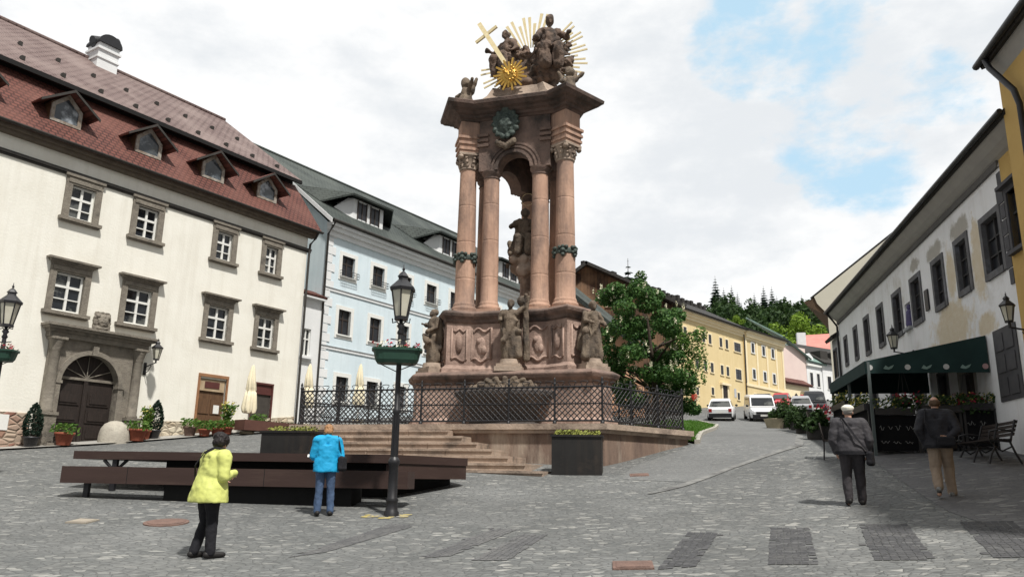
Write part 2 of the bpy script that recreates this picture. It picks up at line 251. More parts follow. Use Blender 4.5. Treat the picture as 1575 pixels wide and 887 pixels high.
# ------------------------------------------------------------------ mesh helpers
class MB:
    def __init__(s, M=None): s.v = []; s.f = []; s.sm = []; s.M = M
    def add(s, vs, fs, smooth=False):
        o = len(s.v)
        for p in vs:
            p = Vector(p); s.v.append(s.M @ p if s.M is not None else p)
        s.f += [[o + i for i in f] for f in fs]; s.sm += [smooth] * len(fs); return s
    def box(s, x0, x1, y0, y1, z0, z1):
        return s.add([(x0, y0, z0), (x1, y0, z0), (x1, y1, z0), (x0, y1, z0), (x0, y0, z1), (x1, y0, z1), (x1, y1, z1), (x0, y1, z1)],
                     [(3, 2, 1, 0), (4, 5, 6, 7), (0, 1, 5, 4), (1, 2, 6, 5), (2, 3, 7, 6), (3, 0, 4, 7)])
    def hexa(s, b, t):
        return s.add(list(b) + list(t), [(3, 2, 1, 0), (4, 5, 6, 7), (0, 1, 5, 4), (1, 2, 6, 5), (2, 3, 7, 6), (3, 0, 4, 7)])
    def loft(s, rings, cap0=True, cap1=True, smooth=False, closed=True):
        n = len(rings[0]); vs = [p for r in rings for p in r]; fs = []
        for i in range(len(rings) - 1):
            for j in range(n if closed else n - 1):
                k = (j + 1) % n; fs.append((i * n + j, i * n + k, (i + 1) * n + k, (i + 1) * n + j))
        s.add(vs, fs, smooth)
        if cap0: s.add(rings[0], [tuple(range(n))[::-1]])
        if cap1: s.add(rings[-1], [tuple(range(n))])
        return s
    def prism(s, poly, z0, z1): return s.loft([[(x, y, z0) for x, y in poly], [(x, y, z1) for x, y in poly]])
    def prism_y(s, poly, y0, y1): return s.loft([[(x, y1, z) for x, z in poly], [(x, y0, z) for x, z in poly]])
    def prism_x(s, poly, x0, x1): return s.loft([[(x0, y, z) for y, z in poly], [(x1, y, z) for y, z in poly]])
    def lathe(s, prof, seg=16, c=(0, 0, 0), smooth=True, sx=1, sy=1):
        rings = [[(c[0] + r * sx * math.cos(2 * math.pi * j / seg), c[1] + r * sy * math.sin(2 * math.pi * j / seg), c[2] + z) for j in range(seg)] for r, z in prof]
        return s.loft(rings, smooth=smooth)
    def tube(s, pts, r, seg=6, smooth=True):
        pts = [Vector(p) for p in pts]; rs = r if isinstance(r, (list, tuple)) else [r] * len(pts); rings = []
        for i, p in enumerate(pts):
            d = (pts[min(i + 1, len(pts) - 1)] - pts[max(i - 1, 0)])
            if d.length < 1e-9: d = Vector((0, 0, 1))
            d.normalize(); a = Vector((0, 0, 1)) if abs(d.z) < .9 else Vector((1, 0, 0))
            u = d.cross(a).normalized(); v = d.cross(u)
            rings.append([p + (u * math.cos(2 * math.pi * j / seg) - v * math.sin(2 * math.pi * j / seg)) * rs[i] for j in range(seg)])
        return s.loft(rings, smooth=smooth)
    def ell(s, c, r, seg=12, rings=8, rot=None):
        vs = []; fs = []
        for i in range(rings + 1):
            th = math.pi * i / rings
            for j in range(seg):
                a = 2 * math.pi * j / seg
                p = Vector((r[0] * math.sin(th) * math.cos(a), r[1] * math.sin(th) * math.sin(a), r[2] * math.cos(th)))
                if rot is not None: p = rot @ p
                vs.append(p + Vector(c))
        for i in range(rings):
            for j in range(seg):
                k = (j + 1) % seg; fs.append((i * seg + j, (i + 1) * seg + j, (i + 1) * seg + k, i * seg + k))
        return s.add(vs, fs, True)
    def cap(s, p0, p1, r0, r1, seg=10, k=1.0, ax=None):
        """tapered capsule; closed and watertight, for remeshing"""
        p0 = Vector(p0); p1 = Vector(p1); d = (p1 - p0)
        if d.length < 1e-6: d = Vector((0, 0, 1e-3))
        d.normalize(); pts = []; rs = []
        for a in (-1, -.8, -.45): pts.append(p0 + d * r0 * a); rs.append(max(r0 * math.sqrt(1 - a * a), r0 * .05))
        pts.append(p0); rs.append(r0); pts.append(p1); rs.append(r1)
        for a in (.45, .8, 1): pts.append(p1 + d * r1 * a); rs.append(max(r1 * math.sqrt(1 - a * a), r1 * .05))
        return s.tube(pts, rs, seg)
    def quad(s, a, b, c, d): return s.add([a, b, c, d], [(0, 1, 2, 3)])
    def build(s, name, mat, parent=None, label=None, merge=False):
        me = bpy.data.meshes.new(name); me.from_pydata([tuple(p) for p in s.v], [], s.f)
        me.polygons.foreach_set('use_smooth', s.sm)
        if merge:
            b = bmesh.new(); b.from_mesh(me); bmesh.ops.remove_doubles(b, verts=b.verts, dist=1e-4); bmesh.ops.recalc_face_normals(b, faces=b.faces); b.to_mesh(me); b.free()
        me.materials.append(mat); me.update()
        o = bpy.data.objects.new(name, me); COL.objects.link(o)
        if parent is not None: o.parent = parent
        if label: o['label'] = label
        return o
def tag(o, label=None, cat=None, group=None, kind=None):
    if label: o['label'] = label
    if cat: o['category'] = cat
    if group: o['group'] = group
    if kind: o['kind'] = kind
    return o
def thing(name, label, cat, loc=(0, 0, 0), rz=0.0, group=None):
    o = bpy.data.objects.new(name, None); COL.objects.link(o); o.location = loc; o.rotation_euler = (0, 0, rz); o.empty_display_size = .2
    return tag(o, label, cat, group)
def copy_tree(o, parent=None):
    c = o.copy(); COL.objects.link(c)
    if parent is not None: c.parent = parent
    for ch in list(o.children): copy_tree(ch, c)
    return c
def remesh(o, voxel, smooth_it=4, disp=0.0, dscale=3.0, dstretch=(1, 1, 1), disp2=0.0, dscale2=10.0):
    m = o.modifiers.new('r', 'REMESH'); m.mode = 'VOXEL'; m.voxel_size = voxel; m.use_smooth_shade = True
    if smooth_it:
        sm = o.modifiers.new('s', 'SMOOTH'); sm.iterations = smooth_it; sm.factor = .5
    bpy.context.view_layer.update()
    dg = bpy.context.evaluated_depsgraph_get(); me = bpy.data.meshes.new_from_object(o.evaluated_get(dg))
    o.modifiers.clear(); o.data = me
    if disp or disp2:
        ds = Vector(dstretch); me.update(); seedv = Vector((random.uniform(0, 50), random.uniform(0, 50), random.uniform(0, 50)))
        nor = [v.normal.copy() for v in me.vertices]
        for v, nn in zip(me.vertices, nor):
            p = Vector((v.co.x * ds.x, v.co.y * ds.y, v.co.z * ds.z))
            k = disp * noise.noise(p * dscale + seedv)
            if disp2: k += disp2 * noise.noise(p * dscale2 + seedv)
            v.co += nn * k
    me.polygons.foreach_set('use_smooth', [True] * len(me.polygons)); me.update()
    return o
def wall_holes(mb, x0, x1, z0, z1, holes, y=0.0, depth=.22):
    """upright wall face at y with rectangular openings and their reveals"""
    xs = sorted({x0, x1, *[h[0] for h in holes], *[h[1] for h in holes]}); zs = sorted({z0, z1, *[h[2] for h in holes], *[h[3] for h in holes]})
    for i in range(len(xs) - 1):
        for j in range(len(zs) - 1):
            cx = (xs[i] + xs[i + 1]) / 2; cz = (zs[j] + zs[j + 1]) / 2
            if any(h[0] < cx < h[1] and h[2] < cz < h[3] for h in holes): continue
            mb.quad((xs[i], y, zs[j]), (xs[i + 1], y, zs[j]), (xs[i + 1], y, zs[j + 1]), (xs[i], y, zs[j + 1]))
    for (a, b, c, d) in holes:
        q = y + depth
        mb.quad((a, y, c), (a, q, c), (a, q, d), (a, y, d)); mb.quad((b, y, d), (b, q, d), (b, q, c), (b, y, c))
        mb.quad((a, y, d), (a, q, d), (b, q, d), (b, y, d)); mb.quad((b, y, c), (b, q, c), (a, q, c), (a, y, c))
def slab(mb, poly, th):
    """thick sheet from a 3-D polygon, thickness downwards along its normal"""
    p = [Vector(q) for q in poly]; n = (p[1] - p[0]).cross(p[2] - p[1]).normalized()
    if n.z < 0: p = p[::-1]; n = -n
    mb.loft([[q - n * th for q in p], p])

# ------------------------------------------------------------------ terrain
CP = np.array([(0,0,0),(-4.05,10.8,.49),(-3.3,14.6,.86),(-2.1,14.6,.94),(5.9,14.1,1.18),(7.5,14.1,1.36),(2.63,22,1.79),(5.55,24.75,2.85),(-1,20,1.70),(-9.1,17,1.16),
(-16.5,25.6,2.25),(-12.6,31.6,3.03),(-9.7,36,3.83),(-3.5,47,5.3),(14.8,55,5.8),(24,88,9.75),(26,75,8.5),(23.6,62,6.9),(15.2,45,4.66),(10.3,17,2.0),(12.2,19,2.45),(16.3,39,4.1),(13.2,10,1.7),(7,4,.6),(-8,4,.1),
(-6.5,24.5,2.3),(60,140,17),(0,140,17),(-35,25,2.3),(-35,-10,-.5),(35,-10,.5),(40,30,4.5),(50,70,9),(-25,70,8),(-10,-20,-1),(10,-20,-1),(90,140,18),(-60,140,17),(9.5,30,3.3)], float)
def _U(r2): return np.where(r2 > 0, r2 * np.log(np.maximum(r2, 1e-9)) * .5, 0)
_n = len(CP); _D = ((CP[:, None, :2] - CP[None, :, :2]) ** 2).sum(-1)
_A = np.zeros((_n + 3, _n + 3)); _A[:_n, :_n] = _U(_D) + np.eye(_n) * 20.0; _A[:_n, _n] = 1; _A[:_n, _n + 1:] = CP[:, :2]; _A[_n:, :_n] = _A[:_n, _n:].T
_W = np.linalg.solve(_A, np.r_[CP[:, 2], 0, 0, 0])
def garr(x, y):
    x = np.asarray(x, float); y = np.asarray(y, float)
    r2 = (CP[:, 0] - x[..., None]) ** 2 + (CP[:, 1] - y[..., None]) ** 2
    return _U(r2) @ _W[:_n] + _W[_n] + _W[_n + 1] * x + _W[_n + 2] * y
def g(x, y): return float(garr(np.array([x]), np.array([y]))[0])
def sheet(name, rows, mat, dz, label=None, cat=None, kind='structure'):
    """surface that follows the terrain: rows of (x,y)"""
    P = np.array(rows, float); Z = garr(P[..., 0], P[..., 1]) + dz
    nr, nc = P.shape[:2]; vs = [(P[i, j, 0], P[i, j, 1], Z[i, j]) for i in range(nr) for j in range(nc)]
    fs = [(i * nc + j, i * nc + j + 1, (i + 1) * nc + j + 1, (i + 1) * nc + j) for i in range(nr - 1) for j in range(nc - 1)]
    o = MB().add(vs, fs, True).build(name, mat, merge=True)
    me = o.data
    if me.polygons[0].normal.z < 0: me.flip_normals()
    return tag(o, label, cat, kind=kind)
def quad_rows(a, b, c, d, n, m):
    a, b, c, d = (np.array(q, float) for q in (a, b, c, d)); out = []
    for i in range(n + 1):
        t = i / n; p = a + (d - a) * t; q = b + (c - b) * t
        out.append([tuple(p + (q - p) * (j / m)) for j in range(m + 1)])
    return out
def strip_rows(left, right, n, m):
    def res(pl):
        pl = np.array(pl, float); s = np.r_[0, np.cumsum(np.hypot(*np.diff(pl, axis=0).T))]; t = np.linspace(0, s[-1], n)
        return np.stack([np.interp(t, s, pl[:, 0]), np.interp(t, s, pl[:, 1])], 1)
    a = res(left); b = res(right)
    return [[tuple(a[i] + (b[i] - a[i]) * j / m) for j in range(m + 1)] for i in range(n)]
gx = np.arange(-60, 92.1, .8); gy = np.arange(-20, 140.1, .8)
tag(sheet('ground', [[(x, y) for x in gx] for y in gy], M_COBBLE, 0), 'grey cobbled square rising towards the street')
sheet('road', strip_rows([(2.75, 19.4), (3.0, 20.6), (3.3, 21.6), (5.8, 24.6), (7.6, 31), (10.3, 39), (13, 50), (17, 62), (21, 75), (27, 92), (42, 120)],
                         [(4.3, 18.3), (4.9, 19.2), (5.5, 20.0), (8.5, 23.2), (11, 30), (13.2, 39), (17.5, 50), (23, 62), (29, 75), (36, 92), (50, 120)], 90, 8), M_ROAD, .008)
sheet('gutter', strip_rows([(2.9, 16.9), (3.6, 17.8), (5.38, 20.05), (8.38, 23.35), (10.88, 30), (13.08, 39)], [(2.98, 16.85), (3.8, 17.65), (5.57, 19.97), (8.6, 23.25), (11.1, 30), (13.3, 39)], 60, 2),
      pm('gutter_stone', (.24, .24, .228), (.16, .163, .16), 4, .9, .5, 20, c3=(.11, .11, .108), s3=1.2, t3=(.50, .62)), .016)
sheet('pavement', strip_rows([(6.3, 8.5), (6.9, 12.6), (7.9, 16.0), (9.1, 20.3), (9.6, 23), (11.6, 30), (13.6, 39)], [(12, 8.5), (12.2, 12.6), (12.4, 16), (12.9, 20.3), (13.3, 23), (14.9, 30), (16.8, 39)], 60, 8), M_PAVE, .008)
for q in (((1.73, 9.55), (2.21, 9.65), (3.12, 12.1), (2.71, 12.3)), ((3.03, 9.6), (3.57, 9.45), (4.52, 12.2), (4.0, 12.4)),
          ((4.24, 9.5), (4.86, 9.3), (5.87, 11.95), (5.28, 12.25)), ((5.46, 9.2), (6.1, 9.05), (7.15, 11.5), (6.55, 11.8)),
          ((-2.92, 10.85), (-2.5, 11.25), (-1.53, 13.55), (-1.99, 13.75)), ((-1.19, 10.7), (-.75, 10.85), (.14, 13.0), (-.22, 13.2)), ((-.46, 10.5), (.0, 10.45), (.62, 12.5), (.19, 12.55))):
    A_, B_, C_, D_ = (np.array(v) for v in q); nu = max(3, int(round(np.hypot(*(B_ - A_)) / .095))); nv = int(round(np.hypot(*(D_ - A_)) / .12)); rs = random.Random(int(A_[0] * 100)); pts = []; fcs = []
    def pq(u, v): p = (A_ + (D_ - A_) * v) * (1 - u) + (B_ + (C_ - B_) * v) * u; return p[0], p[1]
    for iv in range(-1, nv + 1):
        off = rs.uniform(-.12, .12)
        for iu in range(-1, nu + 1):
            edge = min(iu, nu - 1 - iu, iv, nv - 1 - iv)
            if rs.random() > (.03, .93, 1.0)[min(edge + 1, 2)]: continue
            o_ = len(pts); e_ = .04
            pts += [pq((iu + off + e_) / nu, (iv + e_) / nv), pq((iu + off + 1 - e_) / nu, (iv + e_) / nv), pq((iu + off + 1 - e_) / nu, (iv + 1 - e_) / nv), pq((iu + off + e_) / nu, (iv + 1 - e_) / nv)]; fcs.append((o_, o_ + 1, o_ + 2, o_ + 3))
    zz_ = garr(np.array([p[0] for p in pts]), np.array([p[1] for p in pts])) + .009
    tag(MB().add([(p[0], p[1], z_) for p, z_ in zip(pts, zz_)], fcs).build('crossing_strip', M_ASPH if q[0][0] > 1 else M_ASPH2), kind='structure')
sheet('sidewalk', strip_rows([(-22, 20.0), (-16.4, 24.6), (-13.9, 27.3), (-11.5, 31), (-9, 35)], [(-24, 23), (-18, 26.5), (-15.8, 28.6), (-12.9, 32.5), (-10.3, 36.5)], 40, 6),
      pm('sidewalk_flags', (.36, .35, .32), (.29, .28, .26), 2, .9, .3, 20), .06)

# distant hill
hx = np.linspace(-160, 420, 100); hy = np.linspace(128, 420, 50)
rows = [[(x, y) for x in hx] for y in hy]
def hill_z(x, y):
    t = min(max((y - 132) / 66, 0), 1); s = t * t * (3 - 2 * t)
    k = math.exp(-((x - 64) / 60) ** 2)
    return 15.5 + s * (20 * k) + 3 * noise.noise(Vector((x * .02, y * .02, 1)))
vs = [(x, y, hill_z(x, y)) for y in hy for x in hx]; nc = len(hx)
fs = [(i * nc + j, i * nc + j + 1, (i + 1) * nc + j + 1, (i + 1) * nc + j) for i in range(len(hy) - 1) for j in range(nc - 1)]
tag(MB().add(vs, fs, True).build('hills', M_HILL), 'wooded hill closing the view above the street', kind='structure')

# ------------------------------------------------------------------ windows of the near houses
def muntin_window(parent, x0, x1, z0, z1, y, surround=None, hood=False, sill=True, fr=.07, mat=None, rows=(.62,), flat_hood=False, glass=None, thick=.06, slope=True):
    """part 'window' (stone surround) > frame, pane"""
    s = MB(); sw = surround or .0
    if sw:
        s.box(x0 - sw, x0, y - thick, y + .1, z0 - .02, z1); s.box(x1, x1 + sw, y - thick, y + .1, z0 - .02, z1)
        s.box(x0 - sw, x1 + sw, y - thick, y + .1, z1, z1 + sw * 1.2)
        s.box(x0 - sw * .7, x1 + sw * .7, y - thick - .03, y - thick, z1 + sw * .3, z1 + sw * .9)
    if hood:
        zt = z1 + sw * 1.2
        for k, (o, h0, h1) in enumerate(((.02, 0, .07), (.10, .07, .13), (.19, .13, .20))):
            s.box(x0 - sw - o, x1 + sw + o, y - thick - o - .02, y + .05, zt + h0, zt + h1)
    if flat_hood:
        zt = z1 + sw * 1.2
        s.box(x0 - sw - .06, x1 + sw + .06, y - .12, y + .05, zt, zt + .09)
    if sill:
        s.box(x0 - sw - .09, x1 + sw + .09, y - .17, y + .1, z0 - .14, z0 - .02); s.box(x0 - sw - .03, x1 + sw + .03, y - .1, y + .1, z0 - .2, z0 - .14)
    wn = s.build('window', mat or M_GSTONE, parent)
    f = MB(); yy = y + .13
    f.box(x0, x0 + fr, yy - .05, yy, z0, z1); f.box(x1 - fr, x1, yy - .05, yy, z0, z1); f.box(x0 + fr, x1 - fr, yy - .05, yy, z0, z0 + fr); f.box(x0 + fr, x1 - fr, yy - .05, yy, z1 - fr, z1)
    cx = (x0 + x1) / 2; f.box(cx - fr * .6, cx + fr * .6, yy - .055, yy - .002, z0 + fr, z1 - fr)
    zr = [z0 + (z1 - z0) * t for t in rows]
    for k, q in enumerate(zr): f.box(x0 + fr, x1 - fr, yy - .06, yy - .004, q - fr * (.6 if k == 0 else .25), q + fr * (.6 if k == 0 else .25))
    f.build('frame', M_WFRAME, wn)
    MB().box(x0, x1, yy + .003, yy + .02, z0, z1).build('pane', glass or M_GLASS, wn)
    return wn
def lantern(mb_f, mb_g, c, s=1.0):
    """six sided street lantern: iron frame into mb_f, glass into mb_g; c = bottom centre"""
    x, y, z = c
    def ring(r, zz): return [(x + r * s * math.cos(R(60 * j + 30)), y + r * s * math.sin(R(60 * j + 30)), z + zz * s) for j in range(6)]
    mb_g.loft([ring(.11, .03), ring(.195, .48)])
    for j in range(6): mb_f.tube([ring(.115, .0)[j], ring(.205, .5)[j]], .014 * s, 5)
    mb_f.loft([ring(.13, -.03), ring(.13, .03)]); mb_f.loft([ring(.235, .48), ring(.245, .53), ring(.15, .62), ring(.09, .68), ring(.085, .72), ring(.11, .735), ring(.06, .80), ring(.015, .84)])
    mb_f.lathe([(.012 * s, 0), (.03 * s, .03 * s), (.012 * s, .06 * s), (.004 * s, .12 * s)], 8, (x, y, z + .84 * s))
def flower_heap(mb, n, x0, x1, y0, y1, z0, z1, size, rnd=random):
    for _ in range(n):
        c = Vector((rnd.uniform(x0, x1), rnd.uniform(y0, y1), rnd.uniform(z0, z1))); a = Vector((rnd.gauss(0, 1), rnd.gauss(0, 1), rnd.gauss(0, 1))).normalized()
        b = a.orthogonal().normalized(); d = a.cross(b); s = size * rnd.uniform(.6, 1.3)
        mb.add([c - b * s, c + d * s * .55 + a * s * .2, c + b * s, c - d * s * .55 + a * s * .2], [(0, 1, 2, 3)])

# ------------------------------------------------------------------ cream town house (left)
def street_empty(name, label, cat, P, ang, flip=False):
    d = (math.sin(R(ang)), math.cos(R(ang)))
    if flip: d = (-d[0], -d[1])
    return thing(name, label, cat, (P[0], P[1], 0), math.atan2(d[1], d[0]))
def cream_house():
    t = street_empty('town_house', 'large cream town house with red mansard roof, stone framed windows and arched portal', 'house', (-9.7, 36.0), 33)
    X0, X1 = -24, -.2
    upw = [(-11.32, -10.52), (-8.77, -7.96), (-5.15, -4.44), (-2.58, -1.97)]; upw = [(a - .02, b + .04) for a, b in upw]
    low = [(-11.42, -10.41), (-8.79, -7.77), (-5.22, -4.23), (-2.65, -1.77)]
    extra_u = [(-17.6, -16.8)]; extra_l = [(-17.7, -16.7)]
    holes = [(a, b, 10.38, 11.6) for a, b in upw + extra_u] + [(a, b, 7.0, 8.37) for a, b in low + extra_l]
    holes += [(-10.82, -8.76, 1.5, 5.62), (-5.25, -3.98, 1.5, 5.35), (-2.65, -1.58, 3.75, 5.4)]
    m = MB(); wall_holes(m, X0, X1, 1.0, 12.75, holes)
    m.quad((X1, 0, 1), (X1, 12, 1), (X1, 12, 13), (X1, 0, 13)); m.add([(X1, 0, 13), (X1, 12, 13), (X1, 12, 15), (X1, 7.5, 20), (X1, 1.6, 15)], [(0, 1, 2, 3, 4)])
    m.quad((X0, 12, 1), (X0, 0, 1), (X0, 0, 13), (X0, 12, 13))
    m.build('wall', M_CREAM, t)
    # string course, frieze cornice and gutter
    s = MB(); s.box(X0, .0, -.10, .02, 11.98, 12.08); s.box(X0, 0, -.05, .02, 11.90, 11.98); s.build('string_course', M_DKTRIM, t)
    s = MB(); s.box(X0, .05, -.22, .02, 12.62, 12.75); s.box(X0, .07, -.34, .02, 12.75, 12.90); s.build('cornice', pm('dark_brown_cornice', (.16, .13, .10), (.11, .09, .07), 3, .9), t)  # cornice in a plain dark brown
    s = MB(); s.loft([[(x, -.50 + .085 * math.cos(a), 12.93 + .085 * math.sin(a)) for a in [math.pi + i * math.pi / 6 for i in range(7)]] for x in (X0, .25)], smooth=True)
    s.build('gutter', M_DKTRIM, t)
    s = MB(); s.tube([(.02, -.45, 12.86), (.0, -.30, 12.6), (-.12, -.1, 12.3), (-.14, -.09, 11.8), (-.14, -.09, 3.6)], .055, 8); s.build('downpipe', M_DKTRIM, t)
    # roof: steep lower part, dark step, upper part
    s = MB(); slab(s, [(X0, -.46, 12.96), (.22, -.46, 12.96), (.22, 1.75, 15.78), (X0, 1.75, 15.78)], .12); s.build('roof', M_ROOFR, t, label='steep lower roof of dark red tiles')
    s = MB(); s.box(X0, .1, 1.78, 2.0, 15.5, 16.1); s.build('roof_step', M_DARK, t)
    s = MB(); slab(s, [(X0, 1.28, 15.93), (.25, 1.28, 15.93), (.25, 8.1, 20.92), (X0, 8.1, 20.92)], .16)
    slab(s, [(X0, 8.1, 20.92), (.25, 8.1, 20.92), (.25, 13, 17.3), (X0, 13, 17.3)], .16); s.build('roof', M_ROOFU, t, label='upper roof of faded plum tiles')
    s = MB(); s.box(X0, .2, 1.20, 1.30, 15.72, 15.90); s.build('roof_edge_board', M_DARK, t)
    s = MB(); s.tube([(X0, 8.1, 20.95), (.25, 8.1, 20.95)], .11, 8); s.build('ridge', M_ROOFU, t)
    rv = None
    for row, (yy, off) in enumerate(((4.3, 0), (1.9, .7))):
        for k in range(9):
            x = -13.6 + off + k * 1.5; z = 15.93 + (yy - 1.28) * .732
            mm = MB().hexa([(x - .07, yy - .1, z - .05), (x + .07, yy - .1, z - .05), (x + .07, yy + .1, z + .09), (x - .07, yy + .1, z + .09)], [(x - .06, yy - .12, z + .12), (x + .06, yy - .12, z + .12), (x + .04, yy + .06, z + .17), (x - .04, yy + .06, z + .17)])
            mm.build('roof_vent', M_DKTRIM, t)
    # chimney with cowl
    c = MB(); c.box(-7.6, -6.6, 7.2, 8.2, 19.6, 21.55); c.box(-7.68, -6.52, 7.12, 8.28, 21.2, 21.3); c.box(-7.65, -6.55, 7.15, 8.25, 20.75, 20.83)
    ch = c.build('chimney', M_WHITE, t)
    c = MB(); c.loft([[(-7.1 + .58 * math.cos(a), y, 21.55 + .52 * math.sin(a)) for a in [i * math.pi / 10 for i in range(11)]] for y in (7.1, 8.3)], smooth=True)
    c.tube([(-7.7, 7.7, 21.65), (-6.5, 7.7, 22.1)], .28, 12); c.build('chimney_cowl', M_BLACK, ch)
    # dormers
    for i, xc in enumerate((-15.05, -11.85, -8.6, -5.6, -2.7)):
        zb = 13.76; y0 = .2
        d = MB(); 
        d.add([(xc - .55, y0 + .02, zb), (xc + .55, y0 + .02, zb), (xc + .55, y0 + .02, zb + .75), (xc, y0 + .02, zb + 1.18), (xc - .55, y0 + .02, zb + .75), (xc - .55, 1.3, zb + .75), (xc + .55, 1.3, zb + .75)], [(0, 1, 2, 3, 4), (0, 4, 5), (1, 6, 2)])
        dm = d.build('dormer', M_WOOD, t)
        d = MB(); q = [(-.55, 0), (.55, 0), (.55, .66), (0, 1.18), (-.55, .66)]; inn = [(-.42, .1), (.42, .1), (.42, .6), (0, .99), (-.42, .6)]
        for k in range(5):
            a, b = q[k], q[(k + 1) % 5]; e, f = inn[k], inn[(k + 1) % 5]
            d.loft([[(xc + u, y, zb + v) for u, v in (a, b, f, e)] for y in (y0, y0 - .07)])
        d.build('frame', pm('weathered_dormer_frame', (.42, .40, .36), (.20, .15, .11), 5, .8), dm)
        d = MB(); d.add([(xc + u, y0 - .02, zb + v) for u, v in inn], [(0, 1, 2, 3, 4)])
        d.build('pane', pm('painted_sky_pane', (.07, .085, .10), (.03, .035, .04), 2, .06, c3=(.30, .33, .36), s3=1.6, t3=(.5, .62), spec=.6), dm)  # pale patches in the pane colour are a painted sky reflection
        d = MB(); d.tube([(xc + .45, y0 - .1, zb - .1), (xc + .85, y0 - .2, zb - .35)], .03, 5); d.build('strut', M_DKTRIM, dm)
        d = MB()
        for sg in (-1, 1): slab(d, [(xc, y0 - .42, zb + 1.28), (xc + sg * 1.05, y0 - .36, zb + .56), (xc + sg * 1.05, 1.1, zb + .56), (xc, 1.75, zb + 1.28)], .07)
        d.build('dormer_roof', M_ROOFR, dm)
        d = MB()
        for sg in (-1, 1): d.hexa([(xc, y0 - .46, zb + 1.17), (xc + sg * 1.06, y0 - .40, zb + .45), (xc + sg * 1.06, y0 - .36, zb + .45), (xc, y0 - .42, zb + 1.17)], [(xc, y0 - .46, zb + 1.27), (xc + sg * 1.06, y0 - .40, zb + .55), (xc + sg * 1.06, y0 - .36, zb + .55), (xc, y0 - .42, zb + 1.27)])
        d.build('verge_board', M_DKTRIM, dm)
    for a, b in upw + extra_u: muntin_window(t, a, b, 10.38, 11.6, 0, .24, flat_hood=True, rows=(.62, .3))
    for a, b in low + extra_l: muntin_window(t, a, b, 7.0, 8.37, 0, .22, hood=True, rows=(.65, .33))
    # rubble plinth
    p = MB(); p.hexa([(-7.5, -.05, 1), (-5.45, -.05, 1), (-5.45, .02, 1), (-7.5, .02, 1)], [(-7.5, -.05, 3.48), (-5.45, -.05, 3.58), (-5.45, .02, 3.58), (-7.5, .02, 3.48)])
    p.build('plinth', M_RUBBLE, t); p = MB()
    p.hexa([(-3.8, -.05, 1), (-.2, -.05, 1), (-.2, .02, 1), (-3.8, .02, 1)], [(-3.8, -.05, 3.72), (-.2, -.05, 4.16), (-.2, .02, 4.16), (-3.8, .02, 3.72)])
    p.build('plinth', M_RUBBLE, t)
    p = MB(); p.hexa([(X0, -.05, 0), (-11.55, -.05, 0), (-11.55, .02, 0), (X0, .02, 0)], [(X0, -.05, 3.2), (-11.55, -.05, 3.45), (-11.55, .02, 3.45), (X0, .02, 3.2)]); p.build('plinth', M_RUBRED, t, label='reddish rubble plinth left of the portal')
    # portal
    p = MB(); zg = 2.3
    for xc in (-11.15, -8.1):
        p.box(xc - .27, xc + .27, -.42, .02, 1.5, 3.42); p.box(xc - .31, xc + .31, -.46, .02, 3.42, 3.52)
        p.lathe([(.2, 3.52), (.215, 3.58), (.18, 3.64), (.175, 4.4), (.155, 5.55), (.18, 5.6)], 14, (xc, -.2, 0))
        p.lathe([(.16, 5.6), (.18, 5.7), (.22, 5.85), (.26, 5.98)], 10, (xc, -.2, 0)); p.box(xc - .26, xc + .26, -.46, .0, 5.98, 6.06)
    p.box(-11.45, -7.8, -.3, .02, 6.06, 6.24); p.box(-11.5, -7.75, -.36, .02, 6.24, 6.34); p.box(-11.6, -7.65, -.5, .02, 6.34, 6.42); p.box(-11.66, -7.58, -.58, .02, 6.42, 6.5)
    # spandrel wall with an arch
    xc, rr, zs = -9.79, 1.03, 4.58; top = 6.06; n = 16
    arc = [(xc - rr * math.cos(math.pi * i / n), zs + rr * math.sin(math.pi * i / n)) for i in range(n + 1)]
    for i in range(n):
        (xa, za), (xb, zb) = arc[i], arc[i + 1]
        p.hexa([(xa, -.16, za), (xb, -.16, zb), (xb, .2, zb), (xa, .2, za)], [(xa, -.16, top), (xb, -.16, top), (xb, .2, top), (xa, .2, top)])
        ra = 1.0 + .16 / rr
        xo, zo = xc + (xa - xc) * ra, zs + (za - zs) * ra; xq, zq = xc + (xb - xc) * ra, zs + (zb - zs) * ra
        p.loft([[(xa, y, za), (xb, y, zb), (xq, y, zq), (xo, y, zo)] for y in (-.16, -.25)])
    for sg in (-1, 1):
        a, b = sorted((xc + sg * rr, xc + sg * 1.52)); p.box(a, b, -.16, .2, 1.5, top)
        a, b = sorted((xc + sg * (rr - .0), xc + sg * (rr + .2))); p.box(a, b, -.25, -.16, 1.5, zs - .06); p.box(a - .04, b + .04, -.28, .0, zs - .06, zs + .04)
    p.box(xc - .1, xc + .1, -.32, -.1, zs + rr - .02, zs + rr + .3)
    p.box(-11.2, -8.1, -.7, .0, 1.5, 2.5)
    pt = p.build('portal', M_GSTONE, t)
    d = MB(); d.box(xc - rr, xc + rr, .1, .2, 1.8, zs + rr)
    d.box(xc - .07, xc + .07, .04, .1, 2.5, zs + .12)
    for sg in (-1, 1):
        for z in (2.65, 3.25, 3.85):
            a, b = sorted((xc + sg * .14, xc + sg * .94)); d.box(a, b, .07, .1, z, z + .45); d.box(a + .08, b - .08, .045, .07, z + .08, z + .37)
    d.build('door_leaf', M_DOORD, pt)
    d = MB(); d.box(xc - rr, xc + rr, .03, .1, zs + .13, zs + .22)
    for ang in (30, 60, 90, 120, 150): d.tube([(xc, .06, zs + .22), (xc + .98 * math.cos(R(ang)), .06, zs + .1 + .9 * math.sin(R(ang)))], .018, 5)
    d.build('fanlight', M_GSTONE, pt)
